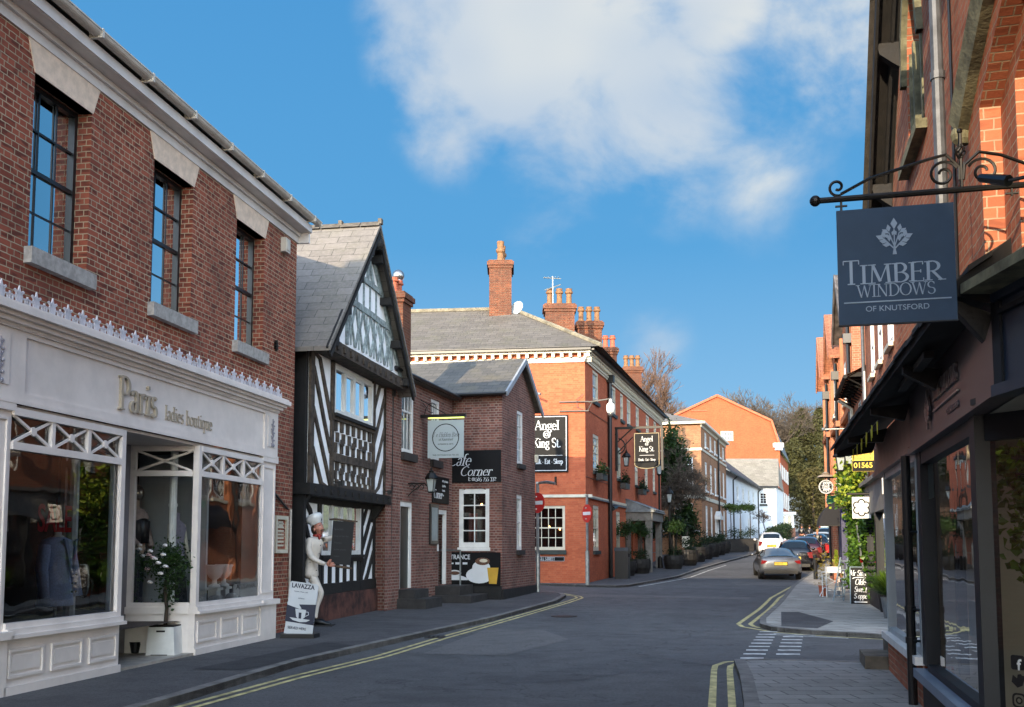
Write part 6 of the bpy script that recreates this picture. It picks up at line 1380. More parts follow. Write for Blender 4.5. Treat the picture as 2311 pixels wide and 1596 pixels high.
for k in range(3):                                              # stepped brick orders of the big arch
    a0, a1 = big_a-.42*k, big_a-.42*(k+1); yk = y+.02-.14*(k) if False else y-.03+.13*k
    o0, o1 = seg(big_c, a0, big_z), seg(big_c, a1, big_z)
    for (p, q), (r, s_) in zip(zip(o0, o0[1:]), zip(o1, o1[1:])):
        m.quad((p[0], yk, p[1]), (r[0], yk, r[1]), (s_[0], yk, s_[1]), (q[0], yk, q[1])); m.quad((r[0], yk, r[1]), (r[0], yk+.13, r[1]), (s_[0], yk+.13, s_[1]), (s_[0], yk, s_[1]))
    for sg in (-1, 1):
        xa, xb = big_c+sg*a0, big_c+sg*a1; m.quad((xa, yk, 2.62), (xb, yk, 2.62), (xb, yk, big_z), (xa, yk, big_z)); m.quad((xb, yk, 2.62), (xb, yk+.13, 2.62), (xb, yk+.13, big_z), (xb, yk, big_z))
        m.quad((xa, yk, 2.62), (xa, yk+.13, 2.62), (xa, yk+.13, big_z), (xa, yk, big_z))
R1.add('arch_orders', m, BR_R)
m = MB(); o0 = [(x, z+.12) for x, z in seg(big_c, big_a+.1, big_z)]; o1 = seg(big_c, big_a, big_z)
for (p, q), (r, s_) in zip(zip(o0, o0[1:]), zip(o1, o1[1:])):
    i = len(m.v); m.v += [(p[0], y-.14, p[1]), (q[0], y-.14, q[1]), (s_[0], y-.10, s_[1]), (r[0], y-.10, r[1]), (p[0], y, p[1]), (q[0], y, q[1]), (s_[0], y, s_[1]), (r[0], y, r[1])]
    m.f += [(i, i+1, i+2, i+3), (i, i+4, i+5, i+1), (i+3, i+2, i+6, i+7)]
m.ball((o0[0][0]+.05, y-.06, big_z), .08, 8, 6)
R1.add('hood_mould', m, MOSS)
R1.add('arch_window', MB().box(big_c-big_a+1.2, big_c+big_a-1.2, y+.34, y+.36, 2.4, 5.3), GLASSO)
m = MB().box(-.15, 1.25, y-.10, y+.2, 5.36, 5.449); hh = parch(.55, .66, 6.3, 5); h2 = parch(.55, .57, 6.3, 5)
for (p, q), (r, s_) in zip(zip(hh, hh[1:]), zip(h2, h2[1:])): m.quad((p[0], y-.06, p[1]), (r[0], y-.06, r[1]), (s_[0], y-.06, s_[1]), (q[0], y-.06, q[1])); m.quad((p[0], y-.06, p[1]), (q[0], y-.06, q[1]), (q[0], y, q[1]), (p[0], y, p[1])); m.quad((r[0], y-.06, r[1]), (r[0], y, r[1]), (s_[0], y, s_[1]), (s_[0], y-.06, s_[1]))
for a in (.0, .28, .8, 1.04): m.box(a-.02, a+.06, y+.02, y+.2, 5.45, 6.6)
lw = R1.add('lancet_window', m, MOSS); R1.add('pane', MB().quad((0, y+.2, 5.45), (1.1, y+.2, 5.45), (1.1, y+.2, 7.2), (0, y+.2, 7.2)), GLASSO, lw)
m = MB()                                                        # verge: two raking boards with a dark soffit between and brackets
s0, s1 = -2.0, 4.2
for (o_, w_, dz) in ((-.12, .17, 0), (.05, .14, .05)):
    m.beam(s0, 5.5+dz, s1, 5.5+dz+1.08*(s1-s0), w_, o_-.03, o_)
m.quad((s0, -.14, 5.66), (s1, -.14, 5.66+1.08*(s1-s0)), (s1, .12, 5.66+1.08*(s1-s0)), (s0, .12, 5.66))
for s_ in (-1.7, -.6, .55, 1.9): z = 5.42+1.08*(s_-s0); m.prism([(-.13, z+.1), (.10, z+.1), (.10, z-.18), (.02, z-.12), (-.1, z-.02)], s_-.06, s_+.06, 'x')
R1.add('bargeboard', m, OAKD)
m = MB().quad((s0-.1, -.2, 5.6), (s1, -.2, 5.72+1.08*(s1-s0)), (s1, 9, 5.72+1.08*(s1-s0)), (s0-.1, 9, 5.6)).quad((s0-.1, -.2, 5.52), (s0-.1, -.2, 5.6), (s0-.1, 9, 5.6), (s0-.1, 9, 5.52)).quad((s1, -.2, 12.4), (12.4, -.2, 4), (12.4, 9, 4), (s1, 9, 12.4)); R1.add('roof', m, mat('stone_slate_dark', '39342e', .9, var=.3, vs=5, bump=.4, bs=30))
R1.add('gutter', MB().bar((-2.2, -.25, 5.48), (-2.2, 6, 5.48), .06, 8).bar((-2.2, -.25, 5.48), (-1.7, -.1, 5.4), .03), BLACKP)
m = MB()                                                        # lower pent roof over the shop, narrowing towards the near end
e0, e1 = -3.55, 4.34
def ev(s_): f = (s_-e0)/(e1-e0); return -.53+.29*f, 2.90+.27*f      # eave line: out from the wall, height
def pq(s_, u, up=0.): o, z = ev(s_); return (s_, o+(.1-o)*u, z+(3.44-z)*u+up)
n = 12
for k in range(n):
    a, b = e0+(e1-e0)*k/n, e0+(e1-e0)*(k+1)/n; m.quad(pq(a, 0), pq(b, 0), pq(b, 1), pq(a, 1)); oa, za = ev(a); ob, zb = ev(b); m.quad((a, oa, za-.06), (a, .1, 3.12), (b, .1, 3.12), (b, ob, zb-.06)); m.quad((a, oa, za-.06), (b, ob, zb-.06), (b, ob, zb), (a, oa, za))
for s_ in (e0, e1): oa, za = ev(s_); m.quad((s_, oa, za-.06), (s_, oa, za), (s_, .1, 3.44), (s_, .1, 3.0))
pr = R1.add('pent_roof', m, mat('pent_roof_dark', '16120f', .9, var=.3, vs=5))
rt = random.Random(5); m = MB(); k = e0
while k < e1-.1:
    w_ = .30; j = rt.uniform(-.012, .012)
    for row in range(3):
        f0, f1 = row/3-.07, (row+1)/3; of = .15*(row % 2); a, b = k+of, min(e1+.03, k+of+w_-.012)
        if a > e1: continue
        i = len(m.v); m.v += [pq(a, f0, .045+j), pq(b, f0, .045+j), pq(b, f1, .02+j), pq(a, f1, .02+j), pq(a, f0, .01+j), pq(b, f0, .01+j), pq(b, f1, -.01+j), pq(a, f1, -.01+j)]
        m.f += [(i, i+1, i+2, i+3), (i, i+4, i+5, i+1), (i+4, i+7, i+6, i+5), (i, i+3, i+7, i+4), (i+1, i+5, i+6, i+2)]
    k += w_
R1.add('stone_slates', m, mat('stone_slate_dark', '39342e', .9, var=.3, vs=5, bump=.4, bs=30), pr)
m = MB()
for s_ in (-3.4, -2.0, .15, 2.2, 4.2): o, z = ev(s_); m.prism([(.0, 3.0), (o+.03, z-.06), (o+.03, z-.12), (-.05, 2.84)], s_-.05, s_+.05, 'x')
m.box(1.2, 2.9, -.22, -.15, 2.98, 3.03); R1.add('bracket', m, OAKD, pr)
m = MB().box(.13, 4.29, .0, .1, 2.56, 3.12).box(.13, 4.29, -.03, .1, 2.50, 2.558); R1.add('fascia', m, SHOPD); R1.add('soffit', MB().box(3.2, 6.2, .1, 1.6, 2.505, 2.55), BLACKP)
m = MB().box(-3.8, .125, .0, .1, 2.58, 3.0).box(-3.8, .125, -.02, .1, 2.53, 2.578).quad((-3.8, .1, 2.53), (.12, .1, 2.53), (.12, 1.2, 2.53), (-3.8, 1.2, 2.53)).quad((-3.8, .1, 2.53), (-3.8, 1.4, 2.53), (-3.8, 1.4, 3.0), (-3.8, .1, 3.0)); R1.add('faded_fascia', m, SHOPD2)
m = MB().box(-2.97, -2.86, .03, .14, .56, 2.53).box(.12, .24, .03, .14, .56, 2.53).box(-2.86, .12, .04, .14, 2.45, 2.53).box(-2.97, -2.9, .14, 1.5, .56, 2.53).box(-2.86, .12, .04, .14, .56, .62); wn = R1.add('window', m, mat('frame_pale_grey', '9aa3a6', .4, var=.06))
R1.add('pane', MB().quad((-2.86, .08, .62), (.12, .08, .62), (.12, .08, 2.45), (-2.86, .08, 2.45)), SHOPG, wn); R1.add('sill', MB().box(-3.02, .26, -.04, .14, .48, .558), WHITE, wn)
R1.add('brick_riser', MB().box(-2.97, .28, .03, .3, -.1, .478).quad((-2.97, .3, -.1), (-2.97, 3, -.1), (-2.97, 3, .5), (-2.97, .3, .5)), BR_R)
m = MB().box(.28, .52, .03, .16, .5, 2.5).box(3.12, 3.32, .03, .16, .42, 2.5).box(.52, 3.12, .04, .16, 2.38, 2.5).box(.52, 3.12, .04, .16, .46, .52).box(1.05, 1.14, .22, .3, .5, 2.4); wn = R1.add('window', m, FRB)
R1.add('pane', MB().quad((.52, .09, .52), (3.12, .09, .52), (3.12, .09, 2.38), (.52, .09, 2.38)), SHOPG, wn); R1.add('sill', MB().box(.27, 3.32, -.06, .16, .38, .459), mat('sill_slate_blue', '6b7a8c', .4, var=.08), wn)
R1.add('window_notice', MB().box(.56, .86, .095, .1, 2.05, 2.37).box(1.2, 1.6, .3, .31, .85, 1.15), mat('notice_pale_green', '7fa6a4', .6, var=.1), wn)
R1.add('stallriser', MB().box(.29, 3.3, .02, .3, -.1, .379), mat('riser_black_brown', '191412', .7, var=.3, vs=4))
MU = FR.w(3.30, .05); FV = Frame(MU.x, MU.y, 0); FV.d = Vector((.517, -.856, 0)).normalized(); FV.ang = atan2(FV.d.y, FV.d.x); FV.n = Vector((-FV.d.y, FV.d.x, 0))
Vs = Thing('tmp', None, None, FV)
m = MB().box(.06, 2.2, .0, .08, 2.32, 2.5).box(.06, 2.2, 0, .08, .38, .46).box(2.2, 2.3, 0, .08, .38, 2.5); wn2 = Vs.add('entrance_window', m, FRB); Vs.add('pane', MB().quad((.06, .04, .46), (2.2, .04, .46), (2.2, .04, 2.32), (.06, .04, 2.32)), SHOPG, wn2)
ICO = mat('sticker_black', '0c0d0f', .5, var=0); SW = mat('sticker_line', '5c605f', .5, var=0)
def rr(x0, x1, z0, z1, r): 
    out = []
    for cx_, cz, a in ((x1-r, z0+r, -90), (x1-r, z1-r, 0), (x0+r, z1-r, 90), (x0+r, z0+r, 180)): out += [(cx_+r*cos(radians(a+k*30)), cz+r*sin(radians(a+k*30))) for k in range(4)]
    return out
m = MB().prism(rr(.16, .255, .80, .895, .015), .034, .037)
m.prism([(.16, .72), (.20, .685), (.235, .70), (.25, .74), (.26, .765), (.235, .765), (.225, .775), (.205, .77), (.2, .745), (.17, .765)], .034, .037)
o_, i_ = rr(.16, .255, .555, .65, .028), rr(.172, .243, .567, .638, .02)
for k in range(len(o_)): l = (k+1) % len(o_); m.prism([o_[k], o_[l], i_[l], i_[k]], .034, .037)
for k in range(12): a, b = 2*pi*k/12, 2*pi*(k+1)/12; m.prism([(.2075+.024*cos(a), .6025+.024*sin(a)), (.2075+.024*cos(b), .6025+.024*sin(b)), (.2075+.014*cos(b), .6025+.014*sin(b)), (.2075+.014*cos(a), .6025+.014*sin(a))], .034, .037)
st = Vs.add('window_sticker', m, ICO, wn2)
sans(Vs, 'lettering', 'f', .1, mat('sticker_white', 'b9bcbb', .5, var=0), ((.205, .032, .80), (1, 0, 0), (0, 0, 1)), wn2, ext=.001, offset=.02)
for z, tx in ((.835, 'TimberWindows'), (.715, '@TimberWindows'), (.59, 'timberwindows')): sans(Vs, 'lettering', tx, .035, SW, ((.33, .036, z), (1, 0, 0), (0, 0, 1)), wn2, ext=.001)
for ch in list(bpy.data.objects):
    if ch.parent == Vs.o:
        Mw = Vs.o.matrix_basis @ ch.matrix_basis; ch.parent = R1.o; ch.matrix_basis = R1.o.matrix_basis.inverted() @ Mw
bpy.data.objects.remove(Vs.o)
# second fascia panel, turned towards the street
c0 = FR.w(4.29, 0); FP = Frame(c0.x, c0.y, 0, 'R'); Ps = Thing('tmp', None, None, FP)
Ps.add('fascia', MB().box(.0, 4, .0, .1, 2.56, 3.12).box(0, 4, -.04, .1, 2.49, 2.558).box(0, 4, -.04, .1, 3.05, 3.121), BLUEP); Ps.add('fascia_frame', MB().box(.0, .10, -.02, -.001, 2.56, 3.05).box(.1, 4, -.03, -.001, 2.97, 3.0), FRB)
Ps.add('cornice', MB().quad((.05, -.22, 3.16), (4, -.22, 3.16), (4, .22, 3.42), (.05, .22, 3.42)).quad((.05, -.22, 3.1), (4, -.22, 3.1), (4, -.22, 3.16), (.05, -.22, 3.16)).quad((.05, -.22, 3.1), (.05, .0, 3.1), (4, 0, 3.1), (4, -.22, 3.1)).quad((.05, -.22, 3.1), (.05, -.22, 3.16), (.05, .22, 3.42), (.05, .22, 3.1)), MOSS)
Ps.add('soffit', MB().box(-.6, 4, .1, 1.6, 2.52, 2.56), BLACKP)
Ps.add('pier', MB().box(3.4, 4.2, .0, .4, 0, 2.5), SHOPD)
for ch in list(bpy.data.objects):
    if ch.parent == Ps.o:
        Mw = Ps.o.matrix_basis @ ch.matrix_basis; ch.parent = R1.o; ch.matrix_basis = R1.o.matrix_basis.inverted() @ Mw
bpy.data.objects.remove(Ps.o)
m = MB().quad((-2.9, 3.2, 0), (9, 3.2, 0), (9, 3.2, 2.6), (-2.9, 3.2, 2.6)); R1.add('shop_back_wall', m, mat('shop_wall_greige', 'a3aba4', .8, var=.05, vs=1))
m = MB().quad((-2.9, .2, .1), (9, .2, .1), (9, 3.2, .1), (-2.9, 3.2, .1)); R1.add('shop_floor', m, mat('shop_floor_dark', '2c2620', .6, var=.2))
m = MB().quad((-2.9, .12, 2.5), (9, .12, 2.5), (9, 3.2, 2.5), (-2.9, 3.2, 2.5)).quad((.2, .2, .1), (.2, 3.2, .1), (.2, 3.2, 2.5), (.2, .2, 2.5)); R1.add('shop_ceiling', m, mat('shop_ceiling', '8a877d', .8, var=.03))
m = MB()
for (s_, yy) in ((2.36, .39), (1.47, .41), (4.2, 1.5)): m.box(s_-.06, s_+.06, yy-.03, yy+.03, 2.485, 2.499)
R1.add('downlight', m, emit_mat('downlight', 'ffd9a0', 6))
for nm_, loc_, pw in (('downlight_lamp', (4.3, 1.3, 2.4), 26), ('downlight_lamp', (2.2, 1.7, 2.4), 10)):
    l_ = bpy.data.lights.new(nm_, 'AREA'); l_.energy = pw*.4; l_.size = .5; l_.color = (1, .95, .88); q_ = bpy.data.objects.new(nm_, l_); COL.objects.link(q_); q_.location = FR.w(*loc_)
m = MB().box(4.4, 5.8, .9, 1.6, .1, .95); R1.add('shop_counter', m, WHITE)
m = MB().tube([(.02, -.04, 2.5), (.02, -.04, .06)], .045, 10)
for z in (.7, 1.0, 1.75): m.tube([(.02, -.04, z-.03), (.02, -.04, z+.03)], .055, 10).bar((.02, -.04, z), (.2, .05, z), .012, 4)
R1.add('downpipe', m, BLACKP)
m = MB().tube([(2.68, -.02, 6.05), (2.68, -.02, 3.25), (2.68, -.1, 3.2)], .045, 10); 
for z in (4.0, 5.2): m.tube([(2.68, -.02, z-.03), (2.68, -.02, z+.03)], .056, 10)
R1.add('upper_downpipe', m, PIPEG); R1.add('hopper', MB().prism([(2.5, 6.3), (2.86, 6.3), (2.78, 6.03), (2.58, 6.03)], -.14, .09), PIPEG)
m = MB().bar((2.82, .06, 6.6), (2.8, .05, 3.3), .012, 5).tube([(2.6, -.1, 6.4), (2.4, -.2, 6.3), (2.35, -.15, 6.1), (2.55, -.05, 5.9)], .008, 4); R1.add('cable', m, BLACKP)
m = MB().box(1.9, 2.5, -.25, .05, 6.45, 6.75).bar((2.1, -.2, 6.6), (2.3, -.5, 6.5), .05).box(1.6, 1.9, -.3, -.1, 6.6, 6.9); R1.add('floodlight_cluster', m, mat('old_floodlight', '4b4a48', .5, var=.3))
R1.add('steps', MB().box(-4.4, -2.98, .1, 1.4, .0, .40).box(-3.9, -2.98, -.25, .1, -.05, .24), mat('old_step_stone', '5d564a', .9, var=.3, vs=5, bump=.4))
bt = Thing('bunting', 'row of little yellow pennants strung under the pent roof eave', 'bunting', FR, (-2, -.2, 2.8))
for k in range(11):
    s_ = -3.4+.34*k; bt.add('pennant', MB().prism([(s_, 2.86), (s_+.13, 2.84), (s_+.06, 2.72)], -.30-.02*(k % 2), -.295-.02*(k % 2)), mat('bunting_yellow', 'd2d23a', .6, var=.05))
bt.add('string', MB().bar((-3.45, -.30, 2.865), (.2, -.30, 2.85), .004, 4), BLACKP)
sl = Thing('shop_fascia_lettering', 'cut metal tree emblem and letters on the plum shop fascia', 'shop sign', FR, (2.2, 0, 2.7))
GREYL = mat('brushed_letters', '8b8a8c', .35, metal=.5, var=.05)
def emblem(mb, cx_, z0, s, y0, y1):
    mb.prism([(cx_-.05*s, z0), (cx_+.05*s, z0), (cx_+.025*s, z0+.14*s), (cx_+.02*s, z0+.3*s), (cx_-.02*s, z0+.3*s), (cx_-.025*s, z0+.14*s)], y0, y1)
    def leaf(x, z, a, l): 
        c, d = cos(radians(a)), sin(radians(a)); w = l*.28
        mb.prism([(cx_+x*s, z0+z*s), (cx_+(x+l*.5*c+w*d)*s, z0+(z+l*.5*d-w*c)*s), (cx_+(x+l*c)*s, z0+(z+l*d)*s), (cx_+(x+l*.5*c-w*d)*s, z0+(z+l*.5*d+w*c)*s)], y0, y1)
    for sx in (-1, 1):
        mb.beam(cx_, z0+.14*s, cx_+sx*.26*s, z0+.42*s, .03*s, y0, y1); mb.beam(cx_, z0+.2*s, cx_+sx*.13*s, z0+.58*s, .025*s, y0, y1)
        for (x, z, a, l) in ((.10, .25, 5, .2), (.18, .33, 15, .2), (.25, .42, 25, .22), (.24, .44, 75, .2), (.12, .34, 85, .17), (.1, .46, 20, .17), (.13, .56, 35, .2), (.12, .6, 80, .2), (.05, .5, 110, .15)):
            leaf(x*sx, z, a if sx > 0 else 180-a, l)
    mb.beam(cx_, z0+.28*s, cx_, z0+.66*s, .025*s, y0, y1); leaf(0, .66, 90, .3)
m = MB(); emblem(m, 1.52, 2.60, .36, -.03, -.012); sl.add('emblem', m, GREYL); Q = lambda x, z: ((x, -.002, z), (1, 0, 0), (0, 0, 1))
serif(sl, 'lettering', 'TIMBER WINDOWS', .13, GREYL, Q(1.78, 2.80), ext=.02, weight=.8, wscale=1.0); sl.add('rule', MB().box(1.8, 3.0, -.02, -.002, 2.715, 2.728), GREYL); sans(sl, 'lettering', 'OF KNUTSFORD', .07, GREYL, Q(2.45, 2.61), ext=.01)

# hanging board on the scrolled iron bracket
rr0 = FR.w(4.95, .1); FB = rotated(FR, 4.5, .21, pi/2)       # local x points into the wall, origin at the wall
t = Thing('hanging_shop_sign', 'large slate blue hanging shop sign with tree emblem on scrolled iron bracket', 'hanging sign', FB, (-.7, 0, 2.9))
# positions are taken along the bracket: tip at x=-1.21
tip = -1.22; z0 = 3.70
m = MB().bar((tip, 0, z0), (.25, 0, z0), .019, 8).ball((tip-.01, 0, z0), .034, 10, 7)
def spiral(cx_, cz, r, a0, turns, n=26, w=.009): m.tube([(cx_+r*(1-.75*k/n)*cos(a0+turns*2*pi*k/n), 0, cz+r*(1-.75*k/n)*sin(a0+turns*2*pi*k/n)) for k in range(n+1)], w, 5)
fx = -.40
m.tube([(tip+.14, 0, z0+.03), (tip+.30, 0, z0+.11), (fx-.18, 0, z0+.20), (fx-.08, 0, z0+.22), (fx-.01, 0, z0+.14), (fx-.01, 0, z0+.06)], .010, 5); spiral(tip+.12, z0+.075, .055, -1.2, -1.15); spiral(fx-.10, z0+.10, .085, .4, 1.4)
m.tube([(fx+.01, 0, z0+.06), (fx+.02, 0, z0+.15), (fx+.10, 0, z0+.22), (fx+.22, 0, z0+.19), (fx+.50, 0, z0+.05)], .010, 5); spiral(fx+.12, z0+.10, .085, 2.7, -1.4); spiral(fx+.52, z0+.07, .045, -2.2, 1.1)
m.tube([(fx+.55, 0, z0+.07), (fx+.80, 0, z0+.24), (.25, 0, z0+.45)], .009, 5)
m.bar((fx, 0, z0), (fx, 0, z0+.34), .011)
for k in range(5): m.tube([(fx+.028*sin(pi*j/6)*cos(k*1.256+j*.5), .028*sin(pi*j/6)*sin(k*1.256+j*.5), z0+.18+.10*j/6) for j in range(7)], .006, 4)
m.ball((fx, 0, z0+.355), .017, 8, 6); m.bar((tip+.14, 0, z0), (tip+.14, 0, z0-.09), .007).bar((fx+.27, 0, z0), (fx+.27, 0, z0-.06), .007)
for x in (tip+.14, fx+.27): m.bar((x-.035, 0, z0-.045), (x+.035, 0, z0-.045), .007)
t.add('bracket', m, IRON)
bx0, bx1, bz0, bz1 = -1.11, -.45, 2.925, 3.625
SB = mat('sign_slate_blue', '243a50', .6, var=.05, vs=6, spec=.25); SL = mat('sign_lettering_pale', '72879c', .45, var=.03)
t.add('board', MB().box(bx0, bx1, -.012, .012, bz0, bz1), SB)
t.add('edge', MB().box(bx0-.004, bx1+.004, -.014, .014, bz0-.008, bz0-.0005), FRB)
cx_ = (bx0+bx1)/2; Q = lambda x, z: ((x, -.0125, z), (1, 0, 0), (0, 0, 1))
m = MB(); emblem(m, cx_-.005, 3.335, .23, -.0165, -.0125); t.add('emblem', m, SL)
serif(t, 'lettering', 'T', .145, SL, Q(cx_-.305, 3.165), weight=.85, ext=.003, wscale=1.05); serif(t, 'lettering', 'IMBER', .115, SL, Q(cx_-.205, 3.165), weight=.9, ext=.003, wscale=1.30)
serif(t, 'lettering', 'WINDOWS', .075, SL, Q(cx_-.225, 3.085), weight=.75, ext=.003, wscale=1.13); t.add('rule', MB().box(cx_-.30, cx_+.30, -.0155, -.0125, 3.052, 3.059), SL)
sans(t, 'lettering', 'OF KNUTSFORD', .046, SL, Q(cx_, 2.998), align='CENTER', ext=.0015, wscale=1.05)
t = Thing('wall_spotlight', 'small black spotlight on the brick wall right of the hanging sign', 'spotlight', FR, (5.2, -.2, 3.55)); t.add('lamp', MB().tube([(5.22, -.22, 3.52), (5.38, -.12, 3.44)], [.022, .03], 8).bar((5.38, -.12, 3.44), (5.5, .1, 3.44), .01), BLACKP)
rn = random.Random(77); t = Thing('hanging_ivy', 'artificial trailing ivy hanging inside the dark shop entrance window', 'hanging plant', FR, (2.0, .6, 2.4))
pts = [(2.0+rn.gauss(0, .13), .6+rn.gauss(0, .1), 2.38-abs(rn.gauss(0, .28))) for _ in range(420)]+[(1.95+.1*sin(q*9)+rn.gauss(0, .04), .6+rn.gauss(0, .05), 2.3-.95*q) for q in [k/160 for k in range(160)]]
t.add('foliage', leaves(MB(), pts, .085, rn, .8), LEAF_I); t.add('basket', MB().lathe([(.05, 2.05), (.12, 2.2), (.13, 2.25)], (2.0, .6, .1), 10).bar((2.0, .6, 2.3), (2.0, .6, 2.5), .008), BLACKP)

# ================================================================ right row beyond the side street
FR2 = Frame(8.0, 21.4, .25, 'R')
R2 = Thing('brick_shop_terrace', 'sunlit red brick building with three white upper windows beyond the side street', 'building', FR2, (-3, 0, 0))
w2 = [(-5.35, -4.55, 5.95, 7.5), (-3.45, -2.6, 5.95, 7.5), (-1.35, -.35, 5.95, 7.5)]
m = MB(); wall(m, -7.1, 1.4, 0, 8.3, w2, 0, .06); m.quad((-7.1, 0, 0), (-7.1, 0, 8.3), (-7.1, 8, 8.3), (-7.1, 8, 0)).quad((1.4, 0, 0), (1.4, 8, 0), (1.4, 8, 8.3), (1.4, 0, 8.3)); R2.add('wall', m, BR_R)
for q in w2: sash(R2, *q, y=-.02, cols=1, rows=1, fw=.12, bar=.03, gm=GLASSD, sill=.05, sillh=.1, silld=.12, sillm=CREAM)
R2.add('roof', MB().quad((-7.2, -.3, 8.25), (1.5, -.3, 8.25), (1.5, 4, 10.5), (-7.2, 4, 10.5)).quad((1.5, 8, 8.25), (-7.2, 8, 8.25), (-7.2, 4, 10.5), (1.5, 4, 10.5)), TILE_R); R2.add('gutter', MB().bar((-7.2, -.35, 8.2), (1.5, -.35, 8.2), .06), BLACKP)
R2.add('downpipe', MB().tube([(-6.65, -.35, 8.2), (-6.65, -.1, 7.7), (-6.65, -.1, .1)], .05, 8), PIPEG)
m = MB().box(-6.9, 1.3, -.18, -.001, 2.45, 3.2).box(-6.9, 1.3, -.3, -.001, 3.2, 3.3); R2.add('fascia', m, mat('stone_fascia_grey', '77746f', .7, var=.15, vs=3))
m = MB().box(-6.9, 1.3, -.12, -.001, .05, .5).box(-6.9, -6.6, -.15, -.001, .5, 2.45).box(-4.3, -4.0, -.15, -.001, .5, 2.45).box(-1.5, -1.2, -.15, -.001, .5, 2.45).box(1.0, 1.3, -.15, -.001, .5, 2.45); R2.add('shop_front', m, FRB); R2.add('pane', MB().box(-6.6, -4.3, -.06, -.002, .5, 2.45).box(-4.0, -1.5, -.06, -.002, .5, 2.45).box(-1.2, 1.0, -.06, -.002, .5, 2.45), GLASSO)
R3 = Thing('brick_cottage_terrace', 'lower brick house with deep bracketed eaves behind the ivy', 'house', FR2, (-9, 0, 0))
m = MB(); wall(m, -11.6, -7.1, 0, 6.6, [(-9.9, -8.9, 4.6, 5.9)], 0, .08); R3.add('wall', m, BR_R); sash(R3, -9.9, -8.9, 4.6, 5.9, y=.0, cols=2, rows=1, gm=GLASSD, sill=.05, sillm=CREAM)
R3.add('roof', MB().quad((-11.7, -.5, 6.35), (-7.1, -.5, 6.35), (-7.1, 4, 8.6), (-11.7, 4, 8.6)).quad((-11.7, -.5, 6.3), (-11.7, .1, 6.6), (-7.1, .1, 6.6), (-7.1, -.5, 6.3)), TILE_R)
m = MB().bar((-11.7, -.55, 6.3), (-7.1, -.55, 6.3), .06, 8)
for k in range(9): x = -11.5+.53*k; m.box(x, x+.08, -.5, 0, 6.3, 6.42); m.bar((x, -.5, 6.28), (x, 0, 6.0), .02, 4)
R3.add('gutter', m, OAKD); R3.add('hopper_pipe', MB().tube([(-11.2, -.5, 6.2), (-11.2, -.1, 5.9), (-11.2, -.1, .2)], .06, 6), CREAM)
tall = [(-15.9, -11.6, 9.0, 'nearest of three tall narrow gabled brick houses on the right'), (-19.5, -15.9, 8.5, 'middle of three tall narrow gabled brick houses on the right'), (-22.6, -19.5, 8.3, 'farthest of three tall narrow gabled brick houses on the right')]
for k, (a, b, h, lab) in enumerate(tall):
    T = Thing('tall_gabled_house', lab, 'house', FR2, ((a+b)/2, 0, 0), group='tall gabled houses in the right row')
    m = MB(); ws = [(a+.5, a+1.4, 6.6, 8.0), (b-1.6, b-.6, 6.6, 8.0), (a+.5, a+1.6, 3.6, 5.4), (b-1.7, b-.6, 3.6, 5.4)]; wall(m, a, b, 0, h, ws, -.15*k-.02, .1); yk = -.15*k-.02
    m.quad((a, yk, h), (b, yk, h), ((a+b)/2, yk, h+1.7)).quad((b, yk, 0), (b, 8, 0), (b, 8, h), (b, yk, h)); T.add('wall', m, BR_R)
    for q in ws: sash(T, *q, y=yk+.0, cols=2, rows=2, fw=.1, gm=GLASSO, sill=.05, silld=.1, sillm=CREAM, wy=yk)
    cx_ = (a+b)/2; m = MB()
    for sg in (-1, 1):
        xe = cx_+sg*((b-a)/2+.12); m.quad((cx_, yk-.35, h+1.85), (xe, yk-.35, h-.05), (xe, 8, h-.05), (cx_, 8, h+1.85)); m.quad((cx_, yk-.35, h+1.75), (xe, yk-.35, h-.15), (xe, 8, h-.15), (cx_, 8, h+1.75)); m.quad((xe, yk-.35, h-.15), (xe, yk-.35, h-.05), (xe, 8, h-.05), (xe, 8, h-.15))
        m.beam(cx_, h+1.75, xe, h-.15, .25, yk-.37, yk-.32)
    T.add('roof', m, TILE_R if k else mat('peeling_grey_paint', '5b5654', .8, var=.4, vs=3)); T.add('downpipe', MB().tube([(b-.2, yk-.1, h-.3), (b-.2, yk-.1, .5)], .06, 6).box(b-.35, b-.05, yk-.25, yk, h-.9, h-.6), BLACKP)
    T.add('bay_timber', MB().box(a+.2, a+.35, yk-.12, yk, 3, h).box(b-.4, b-.3, yk-.12, yk, 3, h).box(a, b, yk-.15, yk, 5.9, 6.1), mat('timber_orange_stain', 'a0603a', .6, var=.15))
R5 = Thing('far_terrace', 'far brick terrace continuing along the curve behind parked cars', 'building', WORLD, (20, 60, 1)); m = MB().quad((14.95, 46.5, 0), (36, 86, 0), (36, 86, 9.5), (14.95, 46.5, 8.5)).quad((14.95, 46.5, 0), (14.95, 46.5, 8.5), (22, 44, 8.5), (22, 44, 0)); R5.add('wall', m, BR_R); R5.add('roof', MB().quad((14.8, 46.2, 8.4), (36, 86, 9.4), (41, 83, 11.5), (20, 43.5, 10.8)), TILE_R)
rn = random.Random(9)                                           # ivy on the wall
t = Thing('wall_ivy', 'thick green ivy with yellow upper leaves covering the wall beyond the shop', 'climbing plant', FR2, (-10, 0, .1))
pts, pty = [], []
for k in range(7600):
    s_ = -6.4-6.4*rn.random(); zt_ = 4.15+.28*sin(s_*1.9)+.2*sin(s_*4.3); z = .25+(zt_-.25)*rn.random()**.8; o = abs(rn.gauss(0, .11))+.03+.2*max(0, noise.noise((s_*.9, z*.9, 3)))+(.4 if z > 2.9 else 0)*rn.random()
    (pty if (z > 2.6 and rn.random() < .5) else pts).append((s_, -o, z))
